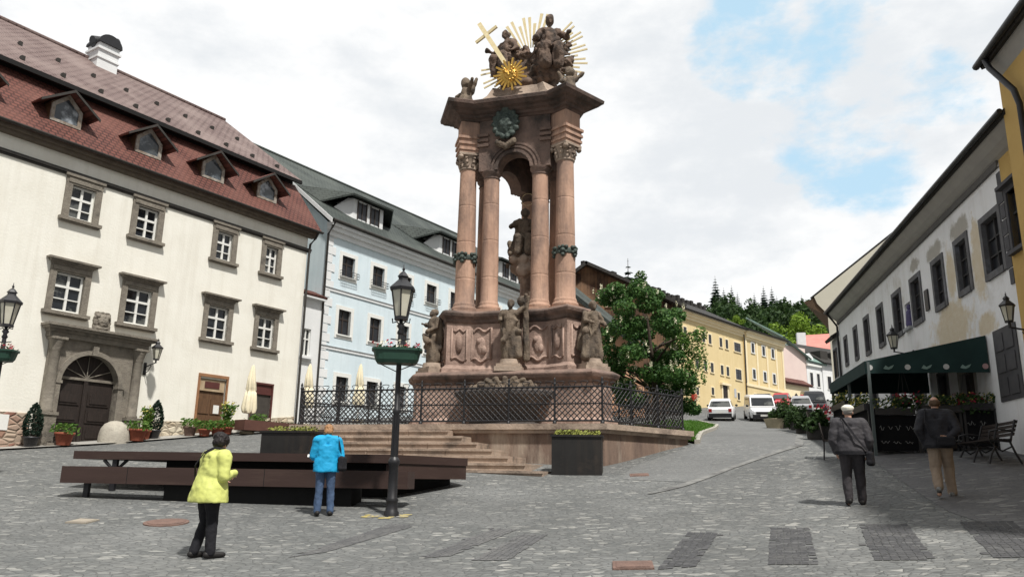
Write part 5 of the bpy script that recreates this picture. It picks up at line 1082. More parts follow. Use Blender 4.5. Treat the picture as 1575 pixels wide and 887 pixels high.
def terrace_panel(s, y, w_, along, label, script):
    p = sp(s, y, 0); z = g(p[0], p[1]); t = thing('terrace_screen', label, 'screen', (p[0], p[1], z), SIDE.rotation_euler.z + (0 if along == 'y' else 0), 'black screens round the cafe terrace')
    m = MB(); rr = random.Random(int(s * 100 + y * 10))
    if along == 'y': m.box(-.02, .02, -w_ / 2, w_ / 2, .1, .98); 
    else: m.box(-w_ / 2, w_ / 2, -.02, .02, .1, .98)
    m.build('panel', pm('black_screen_cloth', (.010, .010, .011), (.007, .007, .008), 3, .95, spec=.1), t)
    for e in (-1, 1):
        m = MB(); a = e * (w_ / 2); m.box(*((-.03, .03, a - .03, a + .03) if along == 'y' else (a - .03, a + .03, -.03, .03)), -.2, 1.02); m.build('post', M_BLACK, t)
    m = MB()
    if along == 'y': m.box(-.1, .1, -w_ / 2 + .05, w_ / 2 - .05, .99, 1.16)
    else: m.box(-w_ / 2 + .05, w_ / 2 - .05, -.1, .1, .99, 1.16)
    b = m.build('flower_trough', M_BLACK, t); m = MB()
    (flower_heap(m, 160, -.12, .12, -w_ / 2, w_ / 2, 1.12, 1.42, .05) if along == 'y' else flower_heap(m, 160, -w_ / 2, w_ / 2, -.12, .12, 1.12, 1.42, .05)); m.build('foliage', M_LEAFM, b)
    m = MB(); (flower_heap(m, 45, -.13, .13, -w_ / 2, w_ / 2, 1.18, 1.44, .035) if along == 'y' else flower_heap(m, 70, -w_ / 2, w_ / 2, -.13, .13, 1.18, 1.46, .045)); m.build('blossoms', M_YFLOW, b)
    if script and along == 'y':      # faded white chalk script, two rows, not legible in the photo
        m = MB()
        for row, zz, amp in ((0, .66, .075), (1, .30, .045)):
            y0 = -w_ / 2 + .14
            while y0 < w_ / 2 - .16:
                n = rr.randint(5, 9); pts = []
                for i in range(n): pts.append((.024, y0 + i * .026, zz + amp * math.sin(i * 1.7 + rr.random()) * rr.uniform(.5, 1.1)))
                m.tube(pts, .0055, 4, False); y0 += n * .026 + rr.uniform(.03, .10)
        m.build('chalk_script', pm('chalk_white', (.30, .30, .29)), t)
terrace_panel(.66, -2.35, 1.05, 'y', 'black terrace screen with white script nearest the awning corner post', True)
terrace_panel(.66, -1.25, 1.05, 'y', 'black terrace screen with white script and yellow flowers, in the middle of the front', True)
terrace_panel(.66, -.42, .8, 'y', 'narrow black terrace screen with yellow flowers beside the house wall', True)
terrace_panel(1.9, -2.92, 2.2, 'x', 'long black terrace screen along the street side of the awning, nearer half', False)
terrace_panel(4.3, -2.92, 2.2, 'x', 'long black terrace screen along the street side of the awning, farther half', False)
for s, y, zz, lab in ((.8, -2.05, 3.72, 'hanging basket of red flowers under the awning near the pale door jamb'), (.8, -.55, 3.68, 'hanging basket of red flowers under the awning against the house wall')):
    p = sp(s, y, 0); t = thing('hanging_basket', lab, 'flower basket', (p[0], p[1], zz), 0, 'red flower baskets under the awning')
    m = MB(); m.lathe([(.05, -.2), (.17, -.1), (.2, .02), (.19, .03)], 10); m.build('bowl', M_BLACK, t); m = MB()
    for a in range(3): m.tube([(.19 * math.cos(a * 2.1), .19 * math.sin(a * 2.1), .02), (0, 0, .95)], .006, 4)
    m.build('chain', M_BLACK, t); m = MB(); flower_heap(m, 90, -.3, .3, -.3, .3, -.1, .2, .045); m.build('blossoms', pm('deep_red_petals', (.28, .015, .03), (.2, .01, .04), 5, .7), t); m = MB(); flower_heap(m, 200, -.34, .34, -.34, .34, -.3, .15, .06); m.build('foliage', M_LEAFM, t)
def cafe_table(s, y, lab):
    p = sp(s, y, 0); z = g(p[0], p[1]); t = thing('cafe_table', lab, 'table', (p[0], p[1], z), .3, 'dark cafe tables under the awning')
    MB().lathe([(.36, .71), (.38, .72), (.38, .745), (.36, .75)], 18).build('tabletop', M_WOOD, t); MB().lathe([(.035, .03), (.03, .72)], 8).build('stem', M_BLACK, t); MB().lathe([(.24, -.1), (.24, .02), (.04, .05)], 12).build('foot', M_BLACK, t)
def cafe_chair(x, y, rz, lab, grp=None):
    z = g(x, y); t = thing('cafe_chair', lab, 'chair', (x, y, z), rz, grp)
    m = MB().box(-.21, .21, -.2, .22, .43, .47); m.build('seat', M_DOORD, t); m = MB(); m.tube([(-.2, .2, .45), (-.2, .27, .88), (.2, .27, .88), (.2, .2, .45)], .02, 6)
    for k in range(4): m.box(-.19, .19, .225 + .012 * k, .245 + .012 * k, .56 + .08 * k, .6 + .08 * k)
    m.build('backrest', M_DOORD, t)
    for sx in (-.18, .18):
        for sy in (-.17, .19): MB().tube([(sx, sy, .44), (sx * 1.08, sy * 1.15, -.06)], .018, 6).build('leg', M_BLACK, t)
cafe_table(1.9, -1.9, 'dark round cafe table under the awning, nearer one'); cafe_table(4.0, -1.9, 'dark round cafe table under the awning, farther one')
for s, y, rz, lab in ((1.4, -2.45, 2.0, 'dark slatted chair under the awning beside the nearer table, street side'), (2.4, -1.3, -1.0, 'dark slatted chair under the awning beside the nearer table, house side'), (3.6, -2.4, 2.2, 'dark slatted chair under the awning beside the farther table, street side'), (4.5, -1.4, -.8, 'dark slatted chair under the awning beside the farther table, house side')):
    p = sp(s, y, 0); cafe_chair(p[0], p[1], rz, lab, 'dark chairs under the awning')
cafe_chair(8.25, 20.3, 1.2, 'dark slatted chair outside the awning just beside the man in the white cap')
cafe_chair(11.4, 29.3, .4, 'dark slatted chair further up the pavement before the potted bush')

def park_bench():
    x, y = 10.62, 17.75; t = thing('park_bench', 'dark slatted park bench with curved iron legs by the white wall', 'bench', (x, y, g(x, y)), R(-12) - math.pi / 2 + math.pi)
    # local: length along x, sitter faces +y ; rotated so that it faces the street
    for lx in (-.95, .0, .95):
        z0 = g(x, y) ; m = MB()
        m.tube([(lx, .27, -.06), (lx, .22, .12), (lx, .12, .3), (lx, .22, .42), (lx, .0, .42), (lx, -.2, .40)], .024, 6); m.tube([(lx, -.36, -.06), (lx, -.26, .15), (lx, -.18, .38), (lx, -.24, .6), (lx, -.32, .86)], .024, 6); m.tube([(lx, .12, .3), (lx, 0, .2), (lx, -.2, .3)], .018, 5)
        if lx: m.tube([(lx, -.24, .62), (lx, .0, .66), (lx, .2, .62), (lx, .22, .43)], .02, 6)
        m.build('leg', M_BLACK, t)
    m = MB()
    for k in range(5): yy = .2 - k * .09; m.box(-1.0, 1.0, yy - .034, yy + .034, .43, .46)
    m.build('seat', M_DOORD, t); m = MB()
    for k in range(4): zz = .56 + k * .085; yy = -.235 - k * .028; m.hexa([(-1, yy - .02, zz - .034), (1, yy - .02, zz - .034), (1, yy + .005, zz - .034), (-1, yy + .005, zz - .034)], [(-1, yy - .04, zz + .034), (1, yy - .04, zz + .034), (1, yy - .015, zz + .034), (-1, yy - .015, zz + .034)])
    m.build('backrest', M_DOORD, t)
park_bench()

# ------------------------------------------------------------------ houses up the street
def simple_window(t, x0, x1, z0, z1, sur, surm, glass=None, y=0.0, arched=False):
    m = MB(); m.box(x0 - sur, x0, y - .05, y + .02, z0, z1 + sur); m.box(x1, x1 + sur, y - .05, y + .02, z0, z1 + sur); m.box(x0, x1, y - .05, y + .02, z1, z1 + sur); m.box(x0 - sur * 1.2, x1 + sur * 1.2, y - .1, y + .02, z0 - sur * .7, z0)
    wn = m.build('window', surm, t); MB().box(x0, x1, y - .02, y + .01, z0, z1).build('pane', glass or M_GLASS2, wn)
    m = MB(); c = (x0 + x1) / 2; m.box(c - .03, c + .03, y - .035, y - .021, z0, z1); m.box(x0, x1, y - .036, y - .022, z0 + (z1 - z0) * .62, z0 + (z1 - z0) * .62 + .06); m.build('frame', pm('dark_window_frame', (0, 0, 0)), wn)
def yellow_house():
    t = street_empty('yellow_house', 'long yellow three storey house with black shingle roof up the street', 'house', (26.64, 90.0), 41.5)
    K = 1.4516
    zz = lambda z: 1.6 + (z - 1.6) * K
    m = MB(); m.box(-24, 1.1, 0, 9, 4, 19.0); m.build('wall', M_YEL, t)
    m = MB(); m.box(-24, 1.1, -.12, -.003, 18.2, 18.5); m.box(-24, 1.1, -.3, -.003, 18.5, 18.8); m.box(-24, 1.1, -.5, -.003, 18.8, 19.05); m.build('cornice', M_YELT, t)
    m = MB(); slab(m, [(-24, -.8, 19.1), (1.3, -.8, 19.1), (1.3, 5, 22.2), (-24, 5, 22.2)], .2); slab(m, [(-24, 5, 22.2), (1.3, 5, 22.2), (1.3, 10, 19.5), (-24, 10, 19.5)], .2); m.build('roof', M_ROOFD, t)
    m = MB(); rr = random.Random(2)
    x = -24
    while x < 1: w_ = rr.uniform(.5, 1.0); m.box(x, x + w_ * .8, 4.8, 5.2, 22.0, 22.2 + rr.uniform(.15, .7)); x += w_ + rr.uniform(.1, .4)
    m.build('roof_crest', M_ROOFD, t)
    for s in (-9.05, -7.42, -6.25, -5.27, -3.5, -2.5): simple_window(t, s * K, s * K + .66, 16.25, 17.3, .14, M_YELT)
    for s in (-7.42, -6.15, -5.12, -3.5, -2.55): simple_window(t, s * K, s * K + .66, 13.15, 14.2, .14, M_YELT)
    for s in (-13.5, -11.5, -10.3): simple_window(t, s * K, s * K + .66, 16.25, 17.3, .14, M_YELT); simple_window(t, s * K, s * K + .66, 13.15, 14.2, .14, M_YELT)
    simple_window(t, -1.0 * K, .15 * K, 16.25, 17.3, .14, M_YELT); simple_window(t, -.95 * K, .05 * K, 13.0, 14.2, .14, M_YELT)
    for s in (-5.15, -.85): simple_window(t, s * K, s * K + .6, 10.7, 11.5, .12, M_YELT)
    for s in (-7.5, -9.2): simple_window(t, s * K, s * K + .6, 10.4, 11.2, .12, M_YELT)
    m = MB(); a, b = -3.35 * K, -2.55 * K; m.box(a - .3, a, -.1, .02, 8.5, 12.0); m.box(b, b + .3, -.1, .02, 8.5, 12.0); m.box(a - .5, b + .5, -.3, .02, 12.0, 12.25); dd = m.build('door', M_YELT, t); MB().box(a, b, -.03, .01, 8.5, 12.0).build('door_leaf', M_DOORD, dd)
    m = MB().box(-1.35 * K, -1.0 * K, -.03, -.004, 10.9, 11.9); m.build('notice_board', pm('grey_notice', (.5, .52, .55)), t)
    m = MB().tube([(1.0, -.2, 18.6), (1.0, -.12, 9)], .09, 6); m.build('downpipe', M_DKTRIM, t)
    return t
yellow_house()
def yellow_annex():
    t = street_empty('yellow_house', 'yellow house with pale pilasters and white window heads adjoining the long yellow house uphill', 'house', (27.4, 90.6), 43)
    m = MB(); m.box(0, 10.6, 0.0, 9, 5, 19.0); m.build('wall', M_YEL, t)
    m = MB(); m.box(0, 10.6, -.12, -.003, 18.0, 18.3); m.box(0, 10.6, -.35, -.003, 18.3, 18.8); m.box(0, 10.6, -.55, -.003, 18.8, 19.1); m.box(0, 10.6, -.1, -.003, 12.5, 12.8)
    for x in (.1, 2.9, 5.6, 8.2, 10.1): m.box(x, x + .4, -.08, -.003, 12.8, 18)
    m.build('pilasters', M_YELT, t)
    m = MB(); slab(m, [(-.2, -.8, 19.15), (10.8, -.8, 19.15), (10.8, 5, 21.6), (-.2, 5, 21.6)], .2); m.build('roof', M_ROOFD, t)
    for x in (1.75, 4.6, 7.15):
        simple_window(t, x, x + .7, 16.6, 17.75, .16, M_WFRAME); simple_window(t, x, x + .7, 13.5, 14.6, .16, M_WFRAME)
    for x in (1.75, 7.4): simple_window(t, x, x + .6, 11.0, 11.7, .1, M_YELT)
yellow_annex()
def wooden_barn():
    t = thing('wooden_gable_house', 'old house with weathered brown board gable behind the monument', 'house', (0, 0, 0))
    ap, rt_, lf = (5.99, 18.75), (13.6, 15.5), (1.2, 14.9)
    m = MB(); m.prism_y([(1.4, 4), (13.2, 4), (13.2, 15.4), ap, (1.4, 14.9)], 62, 78); m.build('wall', M_BOARD, t)
    m = MB(); slab(m, [(ap[0], 61.3, ap[1] + .18), (ap[0], 79, ap[1] + .18), (rt_[0] + .5, 79, rt_[1] - .1), (rt_[0] + .5, 61.3, rt_[1] - .1)], .25); slab(m, [(ap[0], 79, ap[1] + .18), (ap[0], 61.3, ap[1] + .18), (lf[0] - .3, 61.3, lf[1] - .1), (lf[0] - .3, 79, lf[1] - .1)], .25); m.build('roof', M_ROOFD, t)
    m = MB().box(7.6, 8.25, 61.9, 61.97, 15.2, 15.75); m.box(7.75, 8.35, 61.75, 61.9, 15.78, 15.92); m.build('shutter', pm('pale_plank', (.45, .38, .28), (.3, .22, .14), 3, .8), t)
wooden_barn()
def lean_to():
    t = thing('peach_outbuilding', 'peach walled outbuilding with dark sloping roof just behind the monument statue', 'house', (0, 0, 0))
    m = MB(); m.prism_y([(2.6, 4), (9.4, 4), (9.4, 11.1), (2.6, 15.4)], 55.0, 61.0); m.build('wall', pm('peach_plaster', (.58, .34, .22), (.48, .26, .16), 1.0, .9, c3=(.30, .2, .15), s3=.6), t)
    m = MB(); slab(m, [(2.2, 54.2, 16.3), (10.0, 54.2, 10.05), (10.0, 58.5, 11.9), (2.2, 58.5, 18.2)], .3); m.build('roof', M_ROOFG, t)
lean_to()
def green_roof_house():
    t = street_empty('green_roofed_house', 'house with green tin roof and small turret showing above the black shingle roof', 'house', (16.5, 98.0), 45)
    m = MB(); m.box(-8, 14, 0, 10, 6, 20.5); m.build('wall', M_YELT, t)
    m = MB(); slab(m, [(-9, -.5, 20.5), (15, -.5, 20.5), (15, 5, 24.7), (-9, 5, 26.2)], .15); slab(m, [(-9, 5, 26.2), (15, 5, 24.7), (15, 11, 20), (-9, 11, 20)], .15); m.build('roof', M_ROOFT, t)
    m = MB().box(6.6, 8.0, 2.5, 3.9, 22, 25.2); tr = m.build('turret', M_ROOFD, t); MB().loft([[(6.4, 2.3, 25.2), (8.2, 2.3, 25.2), (8.2, 4.1, 25.2), (6.4, 4.1, 25.2)], [(7.2, 3.1, 26.3), (7.4, 3.1, 26.3), (7.4, 3.3, 26.3), (7.2, 3.3, 26.3)]]).build('turret_roof', M_ROOFT, tr)
green_roof_house()
def pink_house():
    t = street_empty('pink_house', 'pale pink house with green roof and white ornate front beyond the yellow houses', 'house', (36.1, 103.0), 52)
    m = MB(); m.box(0, 5.6, 0, 8, 6, 19.6); m.build('wall', M_PINK, t)
    m = MB(); m.box(5.6, 9.8, -.05, 8, 6, 17.9); m.prism_y([(5.6, 17.9), (7.6, 17.9), (7.4, 18.6), (6.6, 19.1), (5.8, 18.6)], -.05, .4); m.build('wall', M_WHITE, t, label='white ornate front')
    m = MB(); m.box(5.5, 9.9, -.3, -.053, 17.3, 17.6); m.build('cornice', M_WFRAME, t); MB().box(5.5, 9.9, -.2, -.053, 13.3, 13.55).build('string_course', M_WFRAME, t)
    m = MB(); slab(m, [(-.3, -.6, 20.6), (6.2, -.6, 18.2), (6.2, 5, 22.3), (-.3, 5, 24.0)], .2); slab(m, [(5.6, -.5, 18.0), (10.2, -.5, 17.8), (10.2, 5, 21.5), (5.6, 5, 22.0)], .2); m.build('roof', M_ROOFT, t)
    for x in (6.3, 8.0): simple_window(t, x, x + .7, 14.6, 16.4, .15, M_WFRAME, y=-.05)
    for x in (6.2, 7.5, 8.8):
        m = MB(); m.prism_y([(x, 10), (x + .8, 10), (x + .8, 12.0), (x + .7, 12.4), (x + .4, 12.6), (x + .1, 12.4), (x, 12.0)], -.09, -.06); m.build('arched_door', pm('dark_red_door', (.10, .03, .03), (.04, .02, .02)), t)
pink_house()
def gate_wall():
    t = street_empty('yellow_gatehouse', 'low yellow gateway with arched door and red tiled coping beside the pink house', 'gateway', (35.0, 99.4), 50)
    m = MB(); m.box(0, 5.8, 0, .6, 6, 14.2); m.build('wall', M_YELT, t); m = MB(); slab(m, [(-.2, -.5, 14.1), (6, -.5, 14.1), (6, .9, 14.9), (-.2, .9, 14.9)], .3); m.build('roof', M_ROOFR, t)
    m = MB(); m.prism_y([(1.9, 9), (3.0, 9), (3.0, 12.0), (2.8, 12.6), (2.45, 12.9), (2.1, 12.6), (1.9, 12.0)], -.05, -.004); m.build('arched_door', M_DOORD, t)
gate_wall()
def far_white_house():
    t = street_empty('white_house', 'far white house with dark dormers at the bend of the street', 'house', (43.6, 108.6), 58)
    m = MB(); m.box(0, 9, 0, 8, 6, 18.0); m.build('wall', M_WHITE, t); m = MB(); slab(m, [(-.3, -.6, 18.0), (9.4, -.6, 18.0), (9.4, 5, 21.5), (-.3, 5, 21.5)], .2); m.build('roof', M_ROOFD, t)
    for x in (.9, 3.0, 5.0): simple_window(t, x, x + .8, 14.4, 16.2, .12, M_WFRAME)
    for x in (.7, 2.7, 4.7): m = MB(); m.prism_y([(x, 10), (x + .9, 10), (x + .9, 12), (x + .45, 12.5), (x, 12)], -.05, -.004); m.build('arched_door', pm('dark_red_door', (0, 0, 0)), t)
    for x in (.6, 3.4): m = MB().box(x, x + 1.6, .6, 2.5, 18.6, 19.9); m.build('dormer', M_DKTRIM, t)
far_white_house()
def red_roof_house():
    t = thing('red_roofed_house', 'distant house with salmon red roof and white chimney below the wooded hill', 'house', (48.2, 130.0, 0), R(-10))
    m = MB(); m.box(0, 9, 0, 8, 8, 23.2); m.build('wall', M_WHITE, t); m = MB(); slab(m, [(-.4, -.6, 23.1), (9.4, -.6, 23.1), (8.4, 4.5, 27.0), (.9, 4.5, 26.6)], .2); m.build('roof', M_ROOFRED, t)
    m = MB().box(.2, 1.6, .4, 1.4, 23, 26.4); m.build('chimney', M_WHITE, t); MB().box(7.4, 8.2, 2, 2.8, 24, 28).build('chimney', M_WHITE, t)
red_roof_house()

# ------------------------------------------------------------------ street lamps with flower boxes
def street_lamp(x, y, label):
    z = g(x, y); t = thing('street_lamp', label, 'street lamp', (x, y, z)); t.scale = (1, 1, 1.03)
    m = MB(); m.lathe([(.135, -.1), (.135, .06), (.11, .09), (.105, .24), (.12, .26), (.09, .3), (.082, .85), (.105, .88), (.11, .93), (.088, .97), (.068, 1.0)], 14); m.build('base', M_BLACK, t)
    m = MB(); m.lathe([(.062, .98), (.058, 1.75), (.075, 1.78), (.075, 1.83), (.052, 1.86), (.048, 2.9), (.07, 2.93), (.05, 2.97), (.045, 3.22)], 12)
    for k in range(8): a = k * math.pi / 4; m.tube([(.06 * math.cos(a), .06 * math.sin(a), 1.0), (.056 * math.cos(a), .056 * math.sin(a), 1.74)], .011, 4)
    m.lathe([(.05, 3.2), (.07, 3.23), (.04, 3.3), (.08, 3.36), (.035, 3.42), (.035, 3.5)], 10)
    m.build('post', M_BLACK, t)
    m = MB()
    for sg in (-1, 1): m.tube([(0, 0, 3.36), (sg * .08, 0, 3.44), (sg * .16, 0, 3.42), (sg * .17, 0, 3.5)], .014, 5); m.tube([(0, 0, 3.1), (sg * .18, 0, 3.12)], .012, 5)
    m.tube([(0, 0, 3.05), (0, 0, 3.42)], .03, 6)
    m.build('bracket', M_BLACK, t)
    f = MB(); q = MB(); lantern(f, q, (0, 0, 3.5), 1.08); f.build('lantern', M_BLACK, t); q.build('glass', M_LAMPG, t)
    return t, z
def flower_box(x, y, z, rz, label):
    t = thing('flower_box', label, 'flower box', (x, y, z), rz, 'green flower boxes on the street lamps'); t.scale = (1, 1, .85)
    m = MB(); n = 12
    def ring(rx, ry, zz): return [(rx * (abs(math.cos(a)) ** .5) * (1 if math.cos(a) >= 0 else -1), ry * (abs(math.sin(a)) ** .5) * (1 if math.sin(a) >= 0 else -1), zz) for a in [2 * math.pi * i / 20 for i in range(20)]]
    m.loft([ring(.36, .2, -.17), ring(.40, .23, -.1), ring(.44, .26, .10), ring(.47, .28, .10), ring(.47, .28, .15), ring(.43, .25, .15), ring(.41, .23, .08)]); b = m.build('box', M_GREENBOX, t)
    m = MB(); m.tube([(-.3, .0, -.18), (0, 0, -.34), (.3, 0, -.18)], .012, 5); m.build('bracket', M_BLACK, t)
    m = MB(); flower_heap(m, 150, -.42, .42, -.24, .24, .1, .22, .04); m.build('foliage', M_LEAFM, t)
    rr = random.Random(int(x * 10)); m = MB()
    for k in range(4):
        cx = -.38 + .76 * k / 3 + rr.uniform(-.05, .05); cy = rr.uniform(-.15, .1); flower_heap(m, 16, cx - .06, cx + .06, cy - .06, cy + .06, .16, .16 + rr.uniform(.08, .2), .032)
    m.build('blossoms', M_RED, t); m = MB()
    for k in range(3): cx = rr.uniform(-.3, .3); flower_heap(m, 14, cx - .05, cx + .05, -.15, .1, .2, .34, .025)
    m.build('blossoms', M_CREAMF, t)
LX, LY = -2.1, 14.6
_, lz = street_lamp(LX, LY, 'black lantern street lamp standing in front of the brown platform')
flower_box(LX - .02, LY - .16, lz + 2.86, R(6), 'green box of red flowers halfway up the lamp before the platform')
L2X, L2Y = -12.2, 18.6
_, lz2 = street_lamp(L2X, L2Y, 'black lantern street lamp cut by the left edge of the photo')
flower_box(L2X - .03, L2Y - .16, lz2 + 2.86, R(6), 'green flower box on the lamp cut by the left edge')
m = MB()
rr = random.Random(12)
for k in range(9):
    a = rr.uniform(0, 6.28); r = rr.uniform(.2, .42); cx = LX + r * math.cos(a) * 1.15; cy = LY + r * math.sin(a) * .7; n = 10; s = rr.uniform(.04, .10)
    pts = [(cx + s * 1.3 * math.cos(i * .628) * rr.uniform(.5, 1.3), cy + s * math.sin(i * .628) * rr.uniform(.7, 1.2)) for i in range(n)]
    m.add([(px, py, g(px, py) + .010) for px, py in pts], [tuple(range(n))])
tag(m.build('paint_marks', M_GRAVEL_Y), 'yellow paint marks on the cobbles round the lamp foot', kind='structure')

# ------------------------------------------------------------------ pots, shrubs, parasols along the cream house
def pot_plant(x, y, r, h, kind, label, cat='flower pot', potm=None, dz=0.0):
    z = g(x, y) + .05 + dz; t = thing('flower_pot' if kind != 'cypress' else 'potted_cypress', label, cat, (x, y, z))
    MB().lathe([(r * .7, 0), (r * .95, h * .8), (r * 1.08, h * .8), (r * 1.08, h), (r * .95, h), (r * .9, h * .85)], 14).build('pot', potm or M_TERR, t)
    m = MB()
    rr = random.Random(int(x * 100 + y))
    if kind == 'cypress':
        for _ in range(900): q = rr.random(); zz = h + q * 1.05; rad = r * 1.1 * math.sin(math.pi * min(1, .25 + q * .75)) ** .8; a = rr.uniform(0, 6.28); flower_heap(m, 1, rad * math.cos(a) - .02, rad * math.cos(a) + .02, rad * math.sin(a) - .02, rad * math.sin(a) + .02, zz, zz + .05, .055, rr)
        m.build('foliage', M_LEAFD, t)
    elif kind == 'tall':
        for _ in range(300): q = rr.random(); a = rr.uniform(0, 6.28); rad = r * (.4 + q) * rr.random(); flower_heap(m, 1, rad * math.cos(a), rad * math.cos(a) + .02, rad * math.sin(a), rad * math.sin(a) + .02, h + q * .75, h + q * .75 + .05, .075, rr)
        m.build('foliage', M_LEAFY, t); m = MB(); flower_heap(m, 50, -r, r, -r, r, h + .4, h + .9, .05, rr); m.build('blossoms', M_YFLOW, t)
    else:
        flower_heap(m, 200, -r * 1.2, r * 1.2, -r * 1.2, r * 1.2, h * .9, h + .3, .06, rr); m.build('foliage', M_LEAFY, t)
def cw(s, off): q = loc_of(cream, s, -off, 0); return q[0], q[1]
pot_plant(*cw(-11.65, .55), .24, .32, 'cypress', 'small dark clipped cypress in a pot left of the stone portal', 'potted shrub', M_BLACK)
pot_plant(*cw(-7.45, .75), .22, .32, 'cypress', 'small dark clipped cypress in a pot right of the stone portal', 'potted shrub', M_BLACK)
pot_plant(*cw(-10.75, .85), .29, .42, 'low', 'terracotta pot with low leaves at the left side of the big arched door')
pot_plant(*cw(-8.35, 1.15), .30, .42, 'low', 'terracotta pot with a leafy plant beside the round guard stone')
pot_plant(*cw(-7.85, .8), .2, .34, 'tall', 'pot with tall yellow flowering stems at the right foot of the portal')
pot_plant(*cw(-6.0, .8), .25, .36, 'low', 'brown pot with a small plant on the rubble plinth side of the brown door', potm=M_RUST)
for k, s in enumerate((-5.75, -5.2, -4.75)):
    pot_plant(*cw(s, 1.35), .23, .26, 'low', ('low terracotta bowl of leaves before the brown door, leftmost of three', 'low terracotta bowl of leaves before the brown door, between two others', 'low terracotta bowl of leaves before the brown door, nearest the parasol')[k])
pot_plant(*cw(-4.55, 1.0), .30, .36, 'tall', 'big bushy plant with yellow blossoms in front of the brown door')
pot_plant(*cw(-2.8, .8), .28, .34, 'low', 'dark leafy potted plant under the maroon framed shutter')
x, y = cw(-8.95, .72); z = g(x, y) + .03
m = MB(); m.lathe([(.52, -.1), (.52, .2), (.47, .45), (.36, .62), (.18, .72), (.02, .74)], 18, (0, 0, 0)); o = m.build('guard_stone', pm('pale_guard_stone', (.46, .43, .36), (.36, .33, .28), 4, .9, .4, 16)); o.location = (x, y, z); tag(o, 'pale rounded guard stone at the right jamb of the arched door', 'guard stone')
x, y = cw(-3.0, 1.9); t = thing('trough_bed', 'long low wooden trough bed behind the platform before the cream house', 'plant trough', (x, y, g(x, y)), cream.rotation_euler.z)
m = MB(); m.box(-1.6, 1.9, -.3, -.25, 0, .4); m.box(-1.6, 1.9, .25, .3, 0, .4); m.box(-1.6, -1.55, -.25, .25, 0, .4); m.box(1.85, 1.9, -.25, .25, 0, .4); m.box(-1.55, 1.85, -.25, .25, .0, .33); m.build('trough', M_TERR if False else pm('red_brown_board', (.12, .055, .04), (.09, .04, .03), 3, .8), t); m = MB(); flower_heap(m, 160, -1.5, 1.8, -.2, .2, .33, .45, .05); m.build('foliage', M_LEAFM, t)
def parasol(x, y, label):
    z = g(x, y) + .05; t = thing('closed_parasol', label, 'parasol', (x, y, z), 0, 'closed cream parasols of the cafe')
    MB().lathe([(.28, -.05), (.28, .06), (.05, .1)], 12).build('foot', M_CONC, t); MB().tube([(0, 0, .05), (0, 0, 2.75)], .028, 8).build('pole', M_WFRAME, t)
    rings = []; rr = random.Random(int(x * 10))
    for zz, r in ((.82, .24), (1.0, .27), (1.4, .22), (1.62, .19), (1.66, .15), (1.72, .19), (2.2, .13), (2.6, .07), (2.72, .03)):
        rings.append([(r * (1 + .22 * math.cos(8 * a + zz)) * math.cos(a) + .01 * math.sin(zz * 5), r * (1 + .22 * math.cos(8 * a + zz)) * math.sin(a), zz + (.05 * math.cos(8 * a) if zz < .9 else 0)) for a in [2 * math.pi * i / 40 for i in range(40)]])
    MB().loft(rings, smooth=True).build('canopy', M_PARA, t)
parasol(*cw(-4.05, 1.7), 'closed cream parasol between the brown door and the maroon shutter')
parasol(*cw(-.55, 1.2), 'closed cream parasol at the right corner of the cream house')
parasol(*cw(2.35, 1.5), 'closed cream parasol in front of the pale blue house behind the railing')

# ------------------------------------------------------------------ covers in the paving
for x, y, r, lab in ((-5.75, 13.72, .36, 'round rusty manhole cover left of the woman in yellow'), (-7.15, 13.7, .26, 'pale square inspection cover left of the rusty manhole'), (1.5, 9.85, .34, 'rusty square grating at the lower edge by the dark strip'), (3.25, 20.0, .33, 'small reddish cover in the road near the planter')):
    n = 24 if 'round' in lab else 4; a0 = R(38)
    m = MB(); P_ = [(x + r * math.cos(a0 + 2 * math.pi * i / n), y + r * math.sin(a0 + 2 * math.pi * i / n)) for i in range(n)]
    m.loft([[(px, py, g(px, py) - .02) for px, py in P_], [(px, py, g(px, py) + .022) for px, py in P_]])
    P2 = [(x + (px - x) * .82, y + (py - y) * .82) for px, py in P_]; m.loft([[(px, py, g(px, py) + .0) for px, py in P2], [(px, py, g(px, py) + .03) for px, py in P2]])
    o = m.build('manhole_cover', M_RUST if 'pale' not in lab else pm('pale_cover', (.34, .30, .24), (.27, .24, .2), 5, .9)); tag(o, lab, 'manhole cover')

# ------------------------------------------------------------------ lawn strip, trees
lawnL = [(5.75, 25.3), (4.5, 30), (5.5, 36), (7.5, 44), (10.2, 51)]; lawnR = [(5.8, 24.9), (7.3, 30.5), (9.9, 38.6), (11.6, 44.5), (12.0, 50.5)]
sheet('lawn', strip_rows(lawnL, lawnR, 40, 6), M_SOIL, .07)
K1 = strip_rows(lawnR, [(x + .16, y - .05) for x, y in lawnR], 60, 1); P = np.array(K1, float); Zk = garr(P[..., 0], P[..., 1]); m = MB()
for i in range(59):
    a, b, c, d = [(P[ii, jj, 0], P[ii, jj, 1]) for ii, jj in ((i, 0), (i, 1), (i + 1, 1), (i + 1, 0))]; zs_ = [Zk[i, 0], Zk[i, 1], Zk[i + 1, 1], Zk[i + 1, 0]]
    m.hexa([(p[0], p[1], q - .1) for p, q in zip((a, b, c, d), zs_)], [(p[0], p[1], q + .13) for p, q in zip((a, b, c, d), zs_)])
tag(m.build('kerb', M_KERB), 'pale kerb of the lawn strip', kind='structure')
m = MB(); rr = random.Random(8); rowsL = np.array(strip_rows(lawnL, lawnR, 60, 12), float)
